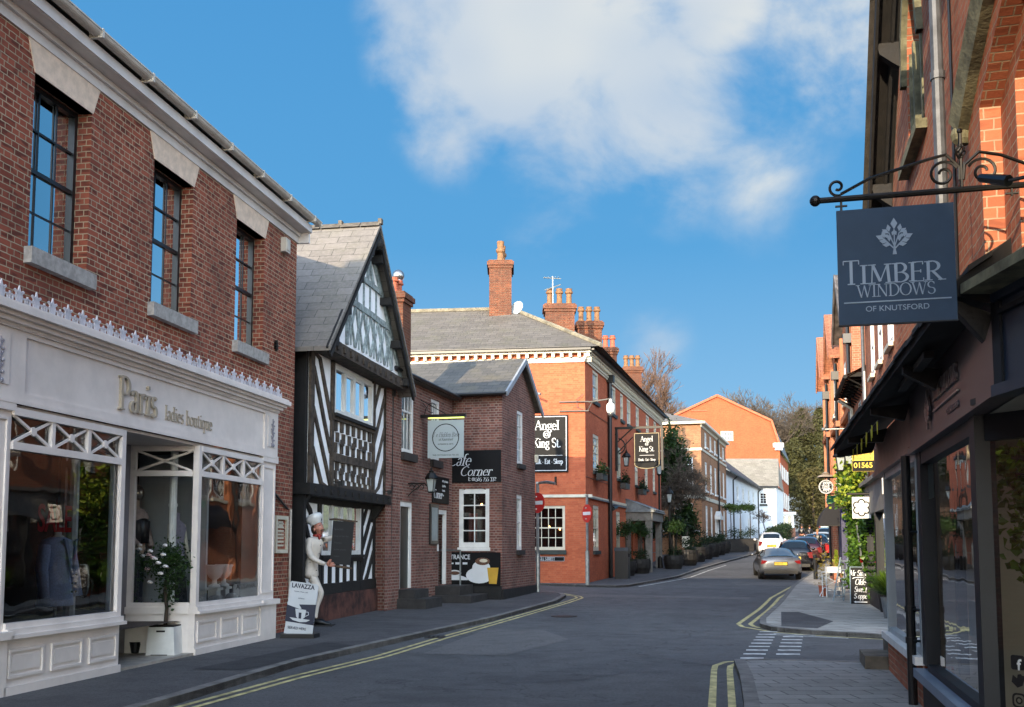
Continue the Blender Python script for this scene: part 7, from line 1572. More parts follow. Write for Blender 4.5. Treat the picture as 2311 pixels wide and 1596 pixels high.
t.add('foliage', leaves(MB(), pts, .12, rn, .85), LEAF_I); t.add('yellow_foliage', leaves(MB(), pty, .12, rn, .85), LEAF_Y)  # yellow leaves mixed into the upper part only
t.add('stem', MB().tube([(-7.5, -.08, .1), (-7.8, -.08, 1.5), (-8.2, -.08, 3.2)], .05, 6).tube([(-11, -.08, .1), (-11.2, -.08, 2), (-12, -.08, 3.6)], .05, 6), BARK)
# small hanging signs along the right row, each on its own arm square to the wall
def FRX(s): 
    return rotated(FR2, s, 0, pi/2)
def fit(fr, px, py, y=0.):
    """local x, z on the plane y of a frame, for a spot measured in the photograph"""
    u = px-CX; v = CY-py; Y = FPX*cos(PIT)-v*sin(PIT); D_ = Vector((u, Y, FPX*sin(PIT)+v*cos(PIT))); O = Vector((0, 0, EYE)); n = fr.n; p0 = fr.o+n*y
    k = (p0-O).dot(n)/D_.dot(n); P = O+D_*k; return (P-fr.o).dot(fr.d), P.z
def board(fr, c, name, label, cat, mtl, arm=True, th=.03):
    """c = four pixel corners left, top, right, bottom"""
    x0, z1 = fit(fr, c[0], c[1]); x1, z0_ = fit(fr, c[2], c[3]); t = Thing(name, label, cat, fr, ((x0+x1)/2, 0, z0_)); t.add('board', MB().box(x0, x1, -th/2, th/2, z0_, z1), mtl); return t, x0, x1, z0_, z1
f1 = FRX(-1.0); t, x0, x1, za, zb = board(f1, (1922, 1010, 2004, 1063), 'estate_agent_sign', 'yellow and black estate agent board with phone number under the pent roof', 'sign', mat('sign_yellow', 'c9a92c', .5, var=.05))
h = zb-za; t.add('black_panel', MB().box(x0+.005, x1-.005, -.019, -.015, za+.005, za+h*.44), CB); Q = lambda x, z: ((x, -.0195, z), (1, 0, 0), (0, 0, 1)); YL_ = mat('sign_yellow_text', 'd6b52f', .5, var=0); DG = mat('sign_olive_text', '6f5d22', .5, var=0)
sans(t, 'lettering', '01565 2', h*.30, YL_, Q(x0+.03, za+h*.15), wscale=1.0, offset=.02, ext=.002); sans(t, 'lettering', 'Suite 5 - 6', h*.17, DG, Q(x0+.03, za+h*.50), ext=.002); sans(t, 'lettering', 'Suite 2 - 4', h*.17, DG, Q(x0+.03, za+h*.66), ext=.002); sans(t, 'lettering', 'with parking', h*.16, DG, Q(x0+.1, za+h*.84), ext=.002)
t.add('post', MB().bar((x1-.1, .03, za-.5), (x1-.1, .03, zb+.3), .03), WHITE)
f2 = FRX(-2.9); t, x0, x1, za, zb = board(f2, (1932, 952, 1978, 1000), 'estate_agent_sign', 'grey estate agent board with white letters above the yellow board', 'sign', mat('sign_grey_plum', '4c464c', .5, var=.05)); h = zb-za; Q = lambda x, z: ((x, -.016, z), (1, 0, 0), (0, 0, 1))
sans(t, 'lettering', 'Willia', h*.36, LW, Q(x0+.02, za+h*.58), ext=.002, offset=.01); sans(t, 'lettering', 'Sillit', h*.36, LW, Q(x0+.02, za+h*.24), ext=.002, offset=.01); t.add('post', MB().bar(((x0+x1)/2, .03, za-.3), ((x0+x1)/2, .03, zb+1.2), .02), WHITE)
f3 = FRX(-5.2); t, x0, x1, za, zb = board(f3, (1922.5, 1122, 1966, 1170), 'hanging_sign', 'white square hanging sign with a six petal flower outline', 'hanging sign', WHITE)
cx_, cz, h = (x0+x1)/2, (za+zb)/2, zb-za; m = MB()
for k in range(6):
    a = pi/6+k*pi/3; ox, oz = cx_+.24*h*cos(a), cz+.24*h*sin(a)
    for j in range(10):
        b0, b1 = a-1.7+3.4*j/10, a-1.7+3.4*(j+1)/10; r0, r1 = .175*h, .115*h
        m.prism([(ox+r0*cos(b0), oz+r0*sin(b0)), (ox+r0*cos(b1), oz+r0*sin(b1)), (ox+r1*cos(b1), oz+r1*sin(b1)), (ox+r1*cos(b0), oz+r1*sin(b0))], -.02, -.016)
t.add('flower_outline', m, CB); sans(t, 'lettering', 'Sweet Home', h*.11, MC['sign_grey_plum'], ((cx_, -.017, cz-.02), (1, 0, 0), (0, 0, 1)), align='CENTER', ext=.001)
xa, z_ = fit(f3, 1911, 1115); xb, _ = fit(f3, 1974, 1115); t.add('bracket', MB().bar((xa, 0, z_), (0, 0, z_), .03).bar((x0+.1, 0, z_), (x0+.1, 0, zb), .01).bar((x1-.1, 0, z_), (x1-.1, 0, zb), .01), IRON)
f4 = FRX(-14.5); cx_, cz = fit(f4, 1864, 1099); rx, _ = fit(f4, 1881, 1099); r = rx-cx_
t = Thing('round_hanging_sign', 'round black and white pizza restaurant sign hanging from an arm', 'hanging sign', f4, (cx_, 0, cz-r)); t.add('disc', MB().prism([(cx_+r*cos(k*pi/14), cz+r*sin(k*pi/14)) for k in range(28)], -.03, .03), CB); m = MB()
for (ra, rb_) in ((.97, .90), (.84, .80)):
    for k in range(28): a, b = k*pi/14, (k+1)*pi/14; m.prism([(cx_+r*ra*cos(a), cz+r*ra*sin(a)), (cx_+r*ra*cos(b), cz+r*ra*sin(b)), (cx_+r*rb_*cos(b), cz+r*rb_*sin(b)), (cx_+r*rb_*cos(a), cz+r*rb_*sin(a))], -.036, -.031)
for sg in (-1, 1):
    for k in range(3): m.tube([(cx_+(.28-.3*k+.13)*r*1+.14*r*cos(a), -.034, cz+sg*.5*r*(1-.12*abs(k-1))+.14*r*sin(a)) for a in [j*.8 for j in range(7)]], .02, 4)
m.beam(cx_-.6*r, cz+.22*r, cx_+.6*r, cz+.22*r, .035*r, -.036, -.031).beam(cx_-.6*r, cz-.22*r, cx_+.6*r, cz-.22*r, .035*r, -.036, -.031)
t.add('ring_ornament', m, LW); sans(t, 'lettering', 'PIZZA', r*.34, LW, ((cx_, -.032, cz+.0*r), (1, 0, 0), (0, 0, 1)), align='CENTER', ext=.002, offset=.02); sans(t, 'lettering', 'EXPRESS', r*.26, LW, ((cx_, -.032, cz-.17*r), (1, 0, 0), (0, 0, 1)), align='CENTER', ext=.002, offset=.01)
t.add('bracket', MB().bar((cx_-r, 0, cz+r*1.3), (0, 0, cz+r*1.3), .03).bar((cx_, 0, cz+r), (cx_, 0, cz+r*1.3), .02), IRON); t.add('lamp_cap', MB().lathe([(.3, r*1.35), (.22, r*1.6), (.1, r*1.75), (.14, r*1.85), (.02, r*2.1)], (cx_, 0, cz), 10), mat('copper_lamp_cap', '9a8a78', .5, var=.1))
f5 = FRX(-15.5); t, x0, x1, za, zb = board(f5, (1866, 1119, 1889, 1137), 'green_hanging_sign', 'small green hanging shop sign below the round sign', 'hanging sign', mat('sign_green', '1c6b45', .5, var=.1)); t.add('bracket', MB().bar((x0, 0, zb+.06), (0, 0, zb+.06), .025), IRON)
f6 = FRX(-6.6)
for k, (px, py, lab) in enumerate(((1897, 1062, 'left of two pale glass street lanterns beside the ivy top'), (1916, 1048, 'right of two pale glass street lanterns beside the ivy top'))):
    f = FRX(-8.4 if k == 0 else -6.9); x, z = fit(f, px, py); t = Thing('wall_lantern', lab, 'lantern', f, (x, 0, z), group='lanterns beside the ivy'); lantern_head(t, x, 0, z, 1.0 if k == 0 else 1.15); t.add('bracket', MB().bar((x, 0, z+.3), (0, 0, z+.5), .02).bar((x, 0, z), (0, 0, z-.25), .02), IRON)
f7 = FRX(-12.5); x, z = fit(f7, 1858, 969); t = Thing('flag_arm', 'thin metal sign arm with round end high on the right row', 'bracket', f7, (x, 0, z)); t.add('arm', MB().bar((x, 0, z), (0, 0, z), .025).ball((x, 0, z), .06, 8, 6), STEEL)
f8 = FRX(-16.5); t = Thing('shop_awning', 'dark domed shop awning half way along the right row', 'awning', f8, (-.7, 0, 2.3)); x, z = fit(f8, 1886, 1185); m = MB()
for k in range(6):
    a0, a1 = pi/2+k*pi/12, pi/2+(k+1)*pi/12; y = 1.3
    m.quad((1.0*cos(a0), -y, 2.35+.95*sin(a0)), (1.0*cos(a1), -y, 2.35+.95*sin(a1)), (1.0*cos(a1), y, 2.35+.95*sin(a1)), (1.0*cos(a0), y, 2.35+.95*sin(a0))); m.quad((0, -y, 2.35), (1.0*cos(a0), -y, 2.35+.95*sin(a0)), (1.0*cos(a1), -y, 2.35+.95*sin(a1)))
t.add('canopy', m, mat('awning_black', '131318', .8, var=.1)); t.add('arm', MB().bar((0, -1.3, 2.35), (-1, -1.3, 2.35), .02), IRON)
t = Thing('blue_shopfront_panel', 'deep blue painted shop panel behind the ladder', 'shop front', FR2, (-16, -.3, 1)); t.add('panel', MB().box(-16.0, -14.6, -.3, -.1, .25, 2.9), mat('royal_blue_paint', '0c1548', .4, var=.1))
t = Thing('dark_bollard', 'slim dark post standing at the edge of the right pavement', 'bollard', WORLD, (12.6, 43.5, .3)); t.add('post', MB().lathe([(.09, 0), (.08, .9), (.1, .93), (.06, 1.0), (.001, 1.05)], (12.55, 43.3, .28), 10), BLACKP)
# ================================================================ vehicles
TYRE = mat('tyre_rubber', '141415', .85, var=.1); RIM = mat('alloy_rim', '84878a', .35, metal=.8, var=.05); CGL = mat('car_glass', '10161a', .04, var=0, spec=1.0); REDL = mat('tail_light_red', '6a080c', .2, var=0, coat=1.); PLATE = mat('number_plate_yellow', 'c0a020', .5, var=0); PLB = mat('plate_black', '0c0c0c', .5, var=0)
COUPE = [(0,.46,.70,.74,.62,.62,.45),(.05,.34,.86,.90,.82,.80,.60),(.16,.26,.95,1.00,.87,.82,.62),(.34,.22,.96,1.02,.90,.83,.60),(1.2,.19,.95,1.27,.91,.84,.52),(1.8,.19,.93,1.32,.91,.84,.54),(2.5,.19,.90,1.25,.90,.83,.53),(3.15,.2,.86,.90,.90,.80,.62),(3.9,.24,.74,.79,.87,.76,.62),(4.25,.32,.60,.64,.76,.68,.5),(4.32,.4,.52,.55,.6,.55,.4)]
HATCH = [(0,.42,.78,.82,.70,.70,.52),(.06,.30,.92,.98,.82,.80,.60),(.16,.24,.98,1.08,.85,.81,.62),(.55,.2,.98,1.42,.87,.82,.57),(1.2,.2,.96,1.49,.87,.82,.58),(2.0,.2,.94,1.48,.87,.82,.58),(2.6,.2,.93,1.40,.87,.81,.56),(3.2,.2,.92,1.02,.86,.79,.6),(3.75,.25,.80,.86,.83,.74,.6),(3.98,.34,.66,.70,.70,.62,.5),(4.03,.42,.56,.6,.55,.5,.4)]
SUV = [(x, b, c+.12, d+.2 if d > 1.05 else d+.12, e*1.04, f*1.04, g*1.12) for x, b, c, d, e, f, g in HATCH]
def car(label, x, y, head, paint, prof, group, plate=None, lab_t=None, glass=(3, 7), rearg=(2, 3), roof=None, name='parked_car', slope=.035):
    a = atan(head); f = Frame(x, y, head); t = Thing(name, label, 'car', f, (0, 0, 0), group=group); z0 = zr(y)
    t.o.location.z = z0; t.o.rotation_euler = (0, -atan((zr(y+4)-zr(y))/4), f.ang)
    # local: x forward, y to the left
    m = MB(); n = len(prof); R_ = 12
    def sec(p):
        X, zb, zl, zt, w, wb, wr = p
        h = [(0, zb), (w*.86, zb), (w*.97, zb+.06), (w, zb+(zl-zb)*.35), (w*.995, zb+(zl-zb)*.7), (wb, zl), (wr, zt-.03), (wr*.55, zt)]
        pts = [(X, yy, zz) for yy, zz in h]+[(X, 0, zt)]+[(X, -yy, zz) for yy, zz in h[::-1][:-1]]
        return pts
    S_ = [sec(p) for p in prof]; k = len(S_[0])
    for s in S_: m.v += s
    for i in range(n-1):
        for j in range(k): l = (j+1) % k; m.f.append((i*k+j, i*k+l, (i+1)*k+l, (i+1)*k+j))
    m.f.append(tuple(range(k))[::-1]); m.f.append(tuple((n-1)*k+j for j in range(k)))
    bd = t.add('body', m, paint)
    md = bd.modifiers.new('s', 'SUBSURF'); md.levels = 2; md.render_levels = 2; bd.data.polygons.foreach_set('use_smooth', [True]*len(bd.data.polygons))
    def pt(i, j, o=.012): 
        v = Vector(S_[i][j]); c = Vector((v.x, 0, .8)); d = Vector((0, v.y, v.z-.8)); d.normalize(); return v+d*o
    g0, g1 = glass
    for sg, js in ((1, (5, 6)), (-1, (k-5, k-6))):
        m = MB()
        for i in range(g0, g1):
            a_, b_, c_, d_ = pt(i, js[0]), pt(i+1, js[0]), pt(i+1, js[1]), pt(i, js[1]); u0 = .14; q = [a_.lerp(d_, .12), b_.lerp(c_, .12), c_.lerp(b_, .16), d_.lerp(a_, .16)]
            sh = .05 if i > g0 else .12; q[0] = q[0].lerp(q[1], .05); q[3] = q[3].lerp(q[2], .05)
            m.quad(*[tuple(v+Vector((0, .006*sg, 0))) for v in q])
        t.add('side_window', m, CGL)
    for nm, (i0, i1) in (('rear_window', rearg), ('windscreen', (g1-1, g1))):
        m = MB(); L = []
        for i in (i0, i1):
            e = .86; L.append([Vector((S_[i][j][0], S_[i][j][1]*e, S_[i][j][2]+.015)) for j in (6, 7, 8, 9, 10)])
        L0 = [p.lerp(q, .10) for p, q in zip(*L)]; L1 = [q.lerp(p, .10) for p, q in zip(*L)]
        for q in range(4): m.quad(L0[q], L0[q+1], L1[q+1], L1[q])
        t.add(nm, m, CGL, smooth=True)
    W2 = prof[3][4]
    for X in (.78, prof[-1][0]-.82):
        for sg in (-1, 1):
            yy = sg*(W2-.11); m = MB().lathe([(.2, -.1), (.30, -.1), (.325, -.07), (.325, .07), (.30, .1), (.2, .1)], (0, 0, 0), 20); m.xf(Matrix.Translation((X, yy, .325)) @ Matrix.Rotation(pi/2, 4, 'X')); w = t.add('wheel', m, TYRE)
            m = MB().lathe([(.001, .05), (.06, .08), (.19, .07), (.21, .09)], (0, 0, 0), 10); m.xf(Matrix.Translation((X, yy, .325)) @ Matrix.Rotation(-sg*pi/2, 4, 'X')); t.add('rim', m, RIM, w)
            m = MB().lathe([(.36, -.08), (.36, .10)], (0, 0, 0), 18); m.xf(Matrix.Translation((X, yy-sg*.02, .34)) @ Matrix.Rotation(pi/2, 4, 'X')); t.add('wheel_arch', m, PLB, w)
    zl = prof[1][2]; wl = prof[1][4]
    for sg in (-1, 1):
        zt_ = zl-.02 if prof is COUPE else zl+.02; h_ = .16 if prof is COUPE else .3
        t.add('tail_light', MB().prism([(sg*(wl-.27), zt_-.03), (sg*(wl-.03), zt_), (sg*(wl+.0), zt_-h_), (sg*(wl-.16), zt_-h_+.02)], .005, .10, 'x'), REDL)
        m = MB().ball((2.7 if prof is COUPE else 2.55, sg*(W2+.09), .98), .1, 8, 6, (.7, 1, .7)); t.add('wing_mirror', m, paint, smooth=True)
    zp = prof[0][1]+.17
    p = t.add('number_plate', MB().box(-.012, .03, -.26, .26, zp, zp+.115), PLATE); t.add('plate_surround', MB().box(-.006, .04, -.29, .29, zp-.03, zp+.145), PLB, p)
    if plate: sans(t, 'lettering', plate, .115, PLB, ((-.0135, .24, zp+.018), (0, -1, 0), (0, 0, 1)), p, ext=.001, wscale=.72)
    t.add('bumper', MB().box(.02, .25, -wl*.84, wl*.84, prof[1][1]-.08, prof[1][1]+.07), PLB)
    t.add('aerial', MB().bar((1.3, 0, prof[4][3]), (1.15, 0, prof[4][3]+.22), .008, 4), PLB)
    return t
SILV = mat('car_paint_silver', '62656a', .28, metal=.6, var=.03, coat=.6); P_BLK = mat('car_paint_black', '10131a', .2, metal=.2, var=.03, coat=1); P_RED = mat('car_paint_dark_red', '3c0f12', .25, metal=.3, var=.03, coat=1); P_WHT = mat('car_paint_white', 'cfd0cf', .3, var=.03, coat=.8); P_BLU = mat('car_paint_pale_blue', '6f8796', .28, metal=.5, var=.03, coat=.8); P_DK = mat('car_paint_dark_brown', '241c1b', .25, metal=.3, var=.03, coat=1)
cg = 'cars parked along the right kerb'
car('silver coupe with yellow number plate, nearest car in the parked row', 11.38, 44.3, .16, SILV, COUPE, cg, 'FN04 AZJ')
car('dark blue hatchback parked right in front of the silver coupe', 13.7, 50.6, .24, P_BLK, HATCH, cg, 'YD57 KLM')
car('dark red hatchback with pale roof, third car in the parked row', 15.8, 56.2, .27, P_RED, HATCH, cg)
car('dark brown hatchback, fourth car in the parked row beside the woman', 18.1, 62.6, .34, P_DK, HATCH, cg)
car('white hatchback, fifth car in the parked row', 20.2, 68.4, .34, P_WHT, HATCH, cg)
car('pale blue tall car, sixth car in the parked row', 22.5, 74.6, .34, P_BLU, SUV, cg)
car('small red car, seventh car in the parked row', 24.8, 81.0, .34, P_RED, HATCH, cg)
car('white hatchback driving away in the left lane beside the parked row', 16.55, 66.6, .20, P_WHT, HATCH, None, 'PJ12 XRT', name='moving_car')
car('silver people carrier far away at the foot of the dark trees', 47.5, 170, .2, SILV, SUV, None, name='distant_car')
car('dark teal car with red lamps just before the distant silver one', 40.3, 134, .3, mat('car_paint_teal', '1f3c40', .3, metal=.3, var=0, coat=1), SUV, None, name='distant_car')

# ================================================================ people
def skin(T, name, chains, mtl, lvl=2, parent=None):
    """chains: list of lists of (x,y,z,r) whose first point may repeat an earlier point to join"""
    V, E_, R_ = [], [], []
    def idx(p):
        for i, v in enumerate(V):
            if (Vector(v)-Vector(p[:3])).length < 1e-5: return i
        V.append(tuple(p[:3])); R_.append(p[3]); return len(V)-1
    for c in chains:
        ids = [idx(p) for p in c]; E_ += [(a, b) for a, b in zip(ids, ids[1:]) if a != b]
    me = bpy.data.meshes.new(name); me.from_pydata([tuple(Vector(v)-T.off) for v in V], E_, []); ob = bpy.data.objects.new(name, me); COL.objects.link(ob)
    md = ob.modifiers.new('k', 'SKIN'); md.use_smooth_shade = True
    sv = me.skin_vertices[0].data
    for i, r in enumerate(R_): sv[i].radius = (r, r) if not isinstance(r, tuple) else r
    sv[0].use_root = True; s = ob.modifiers.new('s', 'SUBSURF'); s.levels = s.render_levels = lvl
    dg = bpy.context.evaluated_depsgraph_get(); dg.update(); m2 = bpy.data.meshes.new_from_object(ob.evaluated_get(dg)); bpy.data.objects.remove(ob)
    m2.name = name; m2.materials.clear(); m2.materials.append(mtl); o = bpy.data.objects.new(name, m2); COL.objects.link(o); o.parent = parent or T.o; return o
SKIN = mat('skin_tone', 'b07a62', .55, var=.05)
def hand(T, w, d, up, s, mtl, curl=.5, thumb=1, parent=None, name='hand'):
    """palm with four fingers of different length and a side thumb; w wrist, d pointing direction, up = back of hand"""
    w, d, up = Vector(w), Vector(d).normalized(), Vector(up).normalized(); sd = d.cross(up).normalized(); up = sd.cross(d); ch = []
    root = tuple(w)+(.028*s,); mid = tuple(w+d*.05*s)+(.036*s,); ch.append([root, mid])
    for k, (l, o) in enumerate(((.075, .032), (.088, .011), (.082, -.011), (.062, -.031))):
        p0 = w+d*.085*s+sd*o*s; d1 = (d-up*curl*.6).normalized(); p1 = p0+d1*l*.5*s; d2 = (d-up*curl*2).normalized(); p2 = p1+d2*l*.5*s
        ch.append([mid, tuple(p0)+(.0125*s,), tuple(p1)+(.010*s,), tuple(p2)+(.008*s,)])
    q0 = w+d*.03*s+sd*.035*s*thumb; q1 = q0+(d*.5+sd*thumb*.8).normalized()*.035*s; q2 = q1+(d*.7+sd*thumb*.6).normalized()*.03*s
    ch.append([mid, tuple(q0)+(.015*s,), tuple(q1)+(.012*s,), tuple(q2)+(.009*s,)]); return skin(T, name, ch, mtl, 1, parent)
def walker(label, x, y, face, h, top, legs, hair, bag=None, lean=0., arm=0., topname='coat', longcoat=False):
    s = h/1.75; z = zr(y)+.08 if x > 0 else zr(y); f = Frame(x, y, 0); f.ang = face; f.d = Vector((cos(face), sin(face), 0)); f.n = Vector((-f.d.y, f.d.x, 0)); t = Thing('person', label, 'person', f, (0, 0, 0)); t.o.location.z = z
    # body faces local +x
    P = lambda a, b, c: (a*s, b*s, c*s)
    pel = P(0, 0, .95)+(.12*s,); ch = P(.01, 0, 1.28)+(.135*s,); nk = P(.01, 0, 1.50)+(.055*s,); hd = P(.03, 0, 1.60)+(.075*s,); hd2 = P(.03, 0, 1.68)+(.085*s,)
    C = [[pel, ch, nk, hd, hd2]]
    for sg in (-1, 1):
        st_ = .14*sg; C.append([ch, P(0, .17*sg, 1.42)+(.06*s,), P(-.02+arm*.1, .23*sg, 1.14)+(.045*s,), P(.08+arm*.2, .22*sg, .90)+(.035*s,)])
        C.append([pel, P(0, .09*sg, .88)+(.09*s,), P(st_*.6+.03, .10*sg, .50)+(.06*s,), P(st_-.02, .10*sg, .09)+(.045*s,), P(st_+.12, .11*sg, .04)+(.04*s,)])
    skin(t, 'body', C, SKIN, 1)
    C2 = [[P(0, 0, .62 if longcoat else .90)+(.17*s,), P(0, 0, 1.08)+(.15*s,), P(.01, 0, 1.3)+(.165*s,), P(.01, 0, 1.46)+(.09*s,)]]
    for sg in (-1, 1): C2.append([P(.01, 0, 1.3)+(.165*s,), P(0, .18*sg, 1.41)+(.078*s,), P(-.02+arm*.1, .235*sg, 1.14)+(.062*s,), P(.07+arm*.18, .225*sg, .95)+(.05*s,)])
    skin(t, topname, C2, top, 1)
    skin(t, 'trousers', [[P(0, 0, .95)+(.145*s,), P(0, .09*sg, .85)+(.11*s,), P(.14*sg*.6+.03, .10*sg, .50)+(.08*s,), P(.14*sg-.02, .10*sg, .12)+(.065*s,)] for sg in (-1, 1)], legs, 1)
    m = MB().ball(P(-.005, 0, 1.69), .105*s, 12, 8, (1, .9, 1.1)); t.add('hair', m, hair, smooth=True)
    m = MB().ball(P(.115, 0, 1.64), .016*s, 6, 4).ball(P(.1, .035, 1.665), .01*s, 5, 4).ball(P(.1, -.035, 1.665), .01*s, 5, 4); t.add('face', m, SKIN, smooth=True)
    for sg in (-1, 1): hand(t, P(.08+arm*.2, .22*sg, .90), (.15, 0, -1), (0, sg, 0), s, SKIN, .3, 1)
    for sg in (-1, 1): t.add('shoe', MB().ball(P(.14*sg+.06, .105*sg, .045), .06*s, 8, 6, (2.1, .8, .8)), BLACKP, smooth=True)
    return t
HB = mat('hair_brown', '3a281c', .7, var=.2, vs=30); HBl = mat('hair_blonde', '8c6c45', .7, var=.2, vs=30)
walker('woman in dark coat and pink scarf walking beside the parked cars', 17.9, 61.2, -2.0, 1.68, BLACKP, BLACKP, HBl, longcoat=True, topname='coat')
t = Thing('red_bag', 'red shopping bag carried by the man in the pale blue shirt', 'bag', WORLD, (18.65, 61.2, 1.5)); t.add('bag', MB().prism([(18.35, 1.3), (18.8, 1.3), (18.85, 1.75), (18.3, 1.75)], 61.0, 61.2), mat('bag_red', 'a8121c', .5, var=.1)); t.add('handle', MB().tube([(18.4, 61.1, 1.75), (18.57, 61.1, 1.95), (18.75, 61.1, 1.75)], .015, 5), BLACKP)
walker('man in pale blue shirt and dark trousers carrying a red bag', 18.95, 61.6, 1.9, 1.75, mat('pale_blue_shirt', '93a5c4', .8, var=.05), BLACKP, HB, topname='shirt', arm=-.3)
walker('left of two people in dark clothes far up the road', 23.6, 85, 1.2, 1.7, BLACKP, BLACKP, HB)
walker('right of two people in dark clothes far up the road', 24.35, 85.4, 1.4, 1.62, BLACKP, BLACKP, HB)

# ================================================================ chef figure with a menu scroll, coffee board
K = .001833; CHX, CHY, CHZ = -3.83, 20.45, .08
t = Thing('chef_statue', 'life size painted chef statue in white holding up a black menu scroll', 'statue', WORLD, (CHX, CHY, CHZ))
def q(px, py, y=0., r=None): 
    v = (CHX+(px-500)*K, CHY+y, CHZ+(1425-py)*K); return v+(r,) if r is not None else v
CO = mat('statue_coat_cream', 'c2bab0', .5, var=.08, vs=6); FLESH = mat('statue_flesh_paint', 'a8705c', .45, var=.12, vs=12)
chest, waist, hips = q(495, 560, 0, .135), q(468, 690, 0, .118), q(445, 800, 0, .15)
skin(t, 'body', [[q(445, 830, 0, .10), q(468, 690, 0, .09), q(495, 560, 0, .10), q(512, 485, 0, .055), q(515, 440, 0, .08)],
                 [q(445, 830, 0, .10), q(480, 930, -.06, .08), q(572, 1075, -.06, .055), q(515, 1240, -.05, .045), q(510, 1350, -.05, .038)],
                 [q(445, 830, 0, .10), q(480, 930, .07, .08), q(560, 1090, .08, .055), q(500, 1240, .08, .045), q(480, 1345, .08, .038)]], CO, 2)
coat = skin(t, 'coat', [[q(445, 935, 0, .185), q(440, 860, 0, .175), q(452, 770, 0, .14), q(470, 680, 0, .125), q(492, 570, 0, .145), q(505, 500, 0, .105), q(512, 478, 0, .07)],
                 [q(492, 570, 0, .145), q(440, 530, -.14, .078), q(432, 620, -.17, .072), q(470, 705, -.18, .06), q(560, 752, -.19, .048), q(622, 775, -.19, .042)],
                 [q(492, 570, 0, .145), q(572, 508, .12, .07), q(630, 500, .15, .058), q(690, 470, .17, .05), q(745, 400, .16, .042)]], CO, 2)
skin(t, 'trousers', [[q(470, 900, -.06, .10), q(492, 960, -.06, .092), q(570, 1070, -.06, .066), q(520, 1210, -.05, .056), q(505, 1320, -.05, .052), q(508, 1345, -.05, .06)],
                     [q(470, 900, .07, .10), q(485, 960, .07, .09), q(556, 1085, .08, .064), q(505, 1230, .08, .054), q(485, 1335, .08, .05)]], CO, 2)
# head turned to the right and tipped back
hd = MB(); n_, m_ = 20, 16; hc = Vector(q(515, 395)); tilt = Matrix.Rotation(radians(-12), 3, 'Y') @ Matrix.Rotation(radians(-30), 3, 'Z')
def headp(u, v_):
    # u around, v_ up; face points along local +x before rotation
    x, y, z = cos(u)*sin(v_), sin(u)*sin(v_), -cos(v_)
    r = Vector((.115*x, .098*y, .150*z))
    if z < -.1: r.x *= 1-.10*(-z); r.y *= 1+.26*z
    f = max(0, x)
    r.x += .045*math.exp(-((y/.16)**2+((z+.12)/.16)**2))*f+.012*math.exp(-(((abs(y)-.42)/.2)**2+((z+.28)/.2)**2))*f-.018*math.exp(-(((abs(y)-.34)/.14)**2+((z-.10)/.10)**2))*f+.016*math.exp(-((y/.5)**2+((z-.26)/.09)**2))*f+.028*math.exp(-((y/.3)**2+((z+.86)/.16)**2))*f
    return hc+tilt @ r
for j in range(m_+1):
    for i in range(n_): hd.v.append(tuple(headp(2*pi*i/n_, pi*j/m_)))
for j in range(m_):
    for i in range(n_): l = (i+1) % n_; hd.f.append((j*n_+i, j*n_+l, (j+1)*n_+l, (j+1)*n_+i))
for sg in (-1, 1): p = hc+tilt @ Vector((-.01, sg*.098, -.01)); hd.ball(tuple(p), .032, 8, 6, (.8, .5, 1.2))
head = t.add('head', hd, FLESH, smooth=True)
F_ = lambda x, y, z: tuple(hc+tilt @ Vector((x, y, z)))
m = MB()
for sg in (-1, 1): m.ball(F_(.093, sg*.034, .018), .014, 8, 6)
t.add('eye', m, WHITE, head, smooth=True); m = MB()
for sg in (-1, 1): m.ball(F_(.105, sg*.035, .018), .006, 6, 5); m.tube([F_(.10, sg*.015, .045), F_(.104, sg*.035, .055), F_(.088, sg*.06, .045)], .006, 5)
m.tube([F_(.10, -.062, -.058), F_(.122, -.035, -.048), F_(.128, 0, -.054), F_(.122, .035, -.048), F_(.10, .062, -.058)], [.005, .011, .009, .011, .005], 6)
t.add('moustache', m, HB, head, smooth=True); t.add('mouth', MB().tube([F_(.105, -.03, -.078), F_(.115, 0, -.088), F_(.105, .03, -.078)], .006, 6), mat('lip_red', '7a2c28', .5, var=0), head)
m = MB().ball(F_(-.035, 0, .0), .112, 14, 10, (1, .95, 1.15)); t.add('hair', m, HB, head, smooth=True)
m = MB(); hb = hc+tilt @ Vector((-.02, 0, .085))
m.lathe([(.115, 0), (.12, .055), (.155, .085), (.175, .13), (.16, .18), (.10, .215), (.001, .225)], (0, 0, 0), 20)
for i, v in enumerate(m.v):
    a = atan2(v[1], v[0]); rr_ = 1+.06*sin(a*5+v[2]*9); m.v[i] = (v[0]*rr_, v[1]*rr_, v[2])
m.xf(Matrix.Translation(hb) @ (Matrix.Rotation(radians(-26), 4, 'Y'))); t.add('chef_hat', m, WHITE, smooth=True)
m = MB().lathe([(.075, -.03), (.095, 0), (.08, .03)], q(510, 470), 14).ball(q(540, 492, -.08), .028, 8, 6, (1, .8, 1.6)); t.add('neckerchief', m, mat('neckerchief_red', '8a2a24', .7, var=.15, vs=20), smooth=True)
m = MB()
for k in range(4):
    for dx in (0, 70): m.ball(q(478+dx-14*k+(12 if dx else 0), 575+88*k-(0 if dx else 0), -.135+.004*k), .011, 6, 5)
t.add('button', m, BLACKP, smooth=True)
hand(t, q(628, 778, -.19), (1, .1, .06), (.1, -1, .2), 1.15, FLESH, .9, -1); m = MB().tube([q(662, 775, -.20), q(672, 750, -.21), q(680, 722, -.21)], [.018, .016, .012], 7); t.add('thumb', m, FLESH, smooth=True)
hand(t, q(752, 390, .16), (.35, -.4, 1), (0, 1, .3), 1.15, FLESH, 1.1, -1)
sc = MB(); bp = [q(682, 312, -.05), q(905, 325, -.05), q(872, 785, -.05), q(655, 772, -.05)]
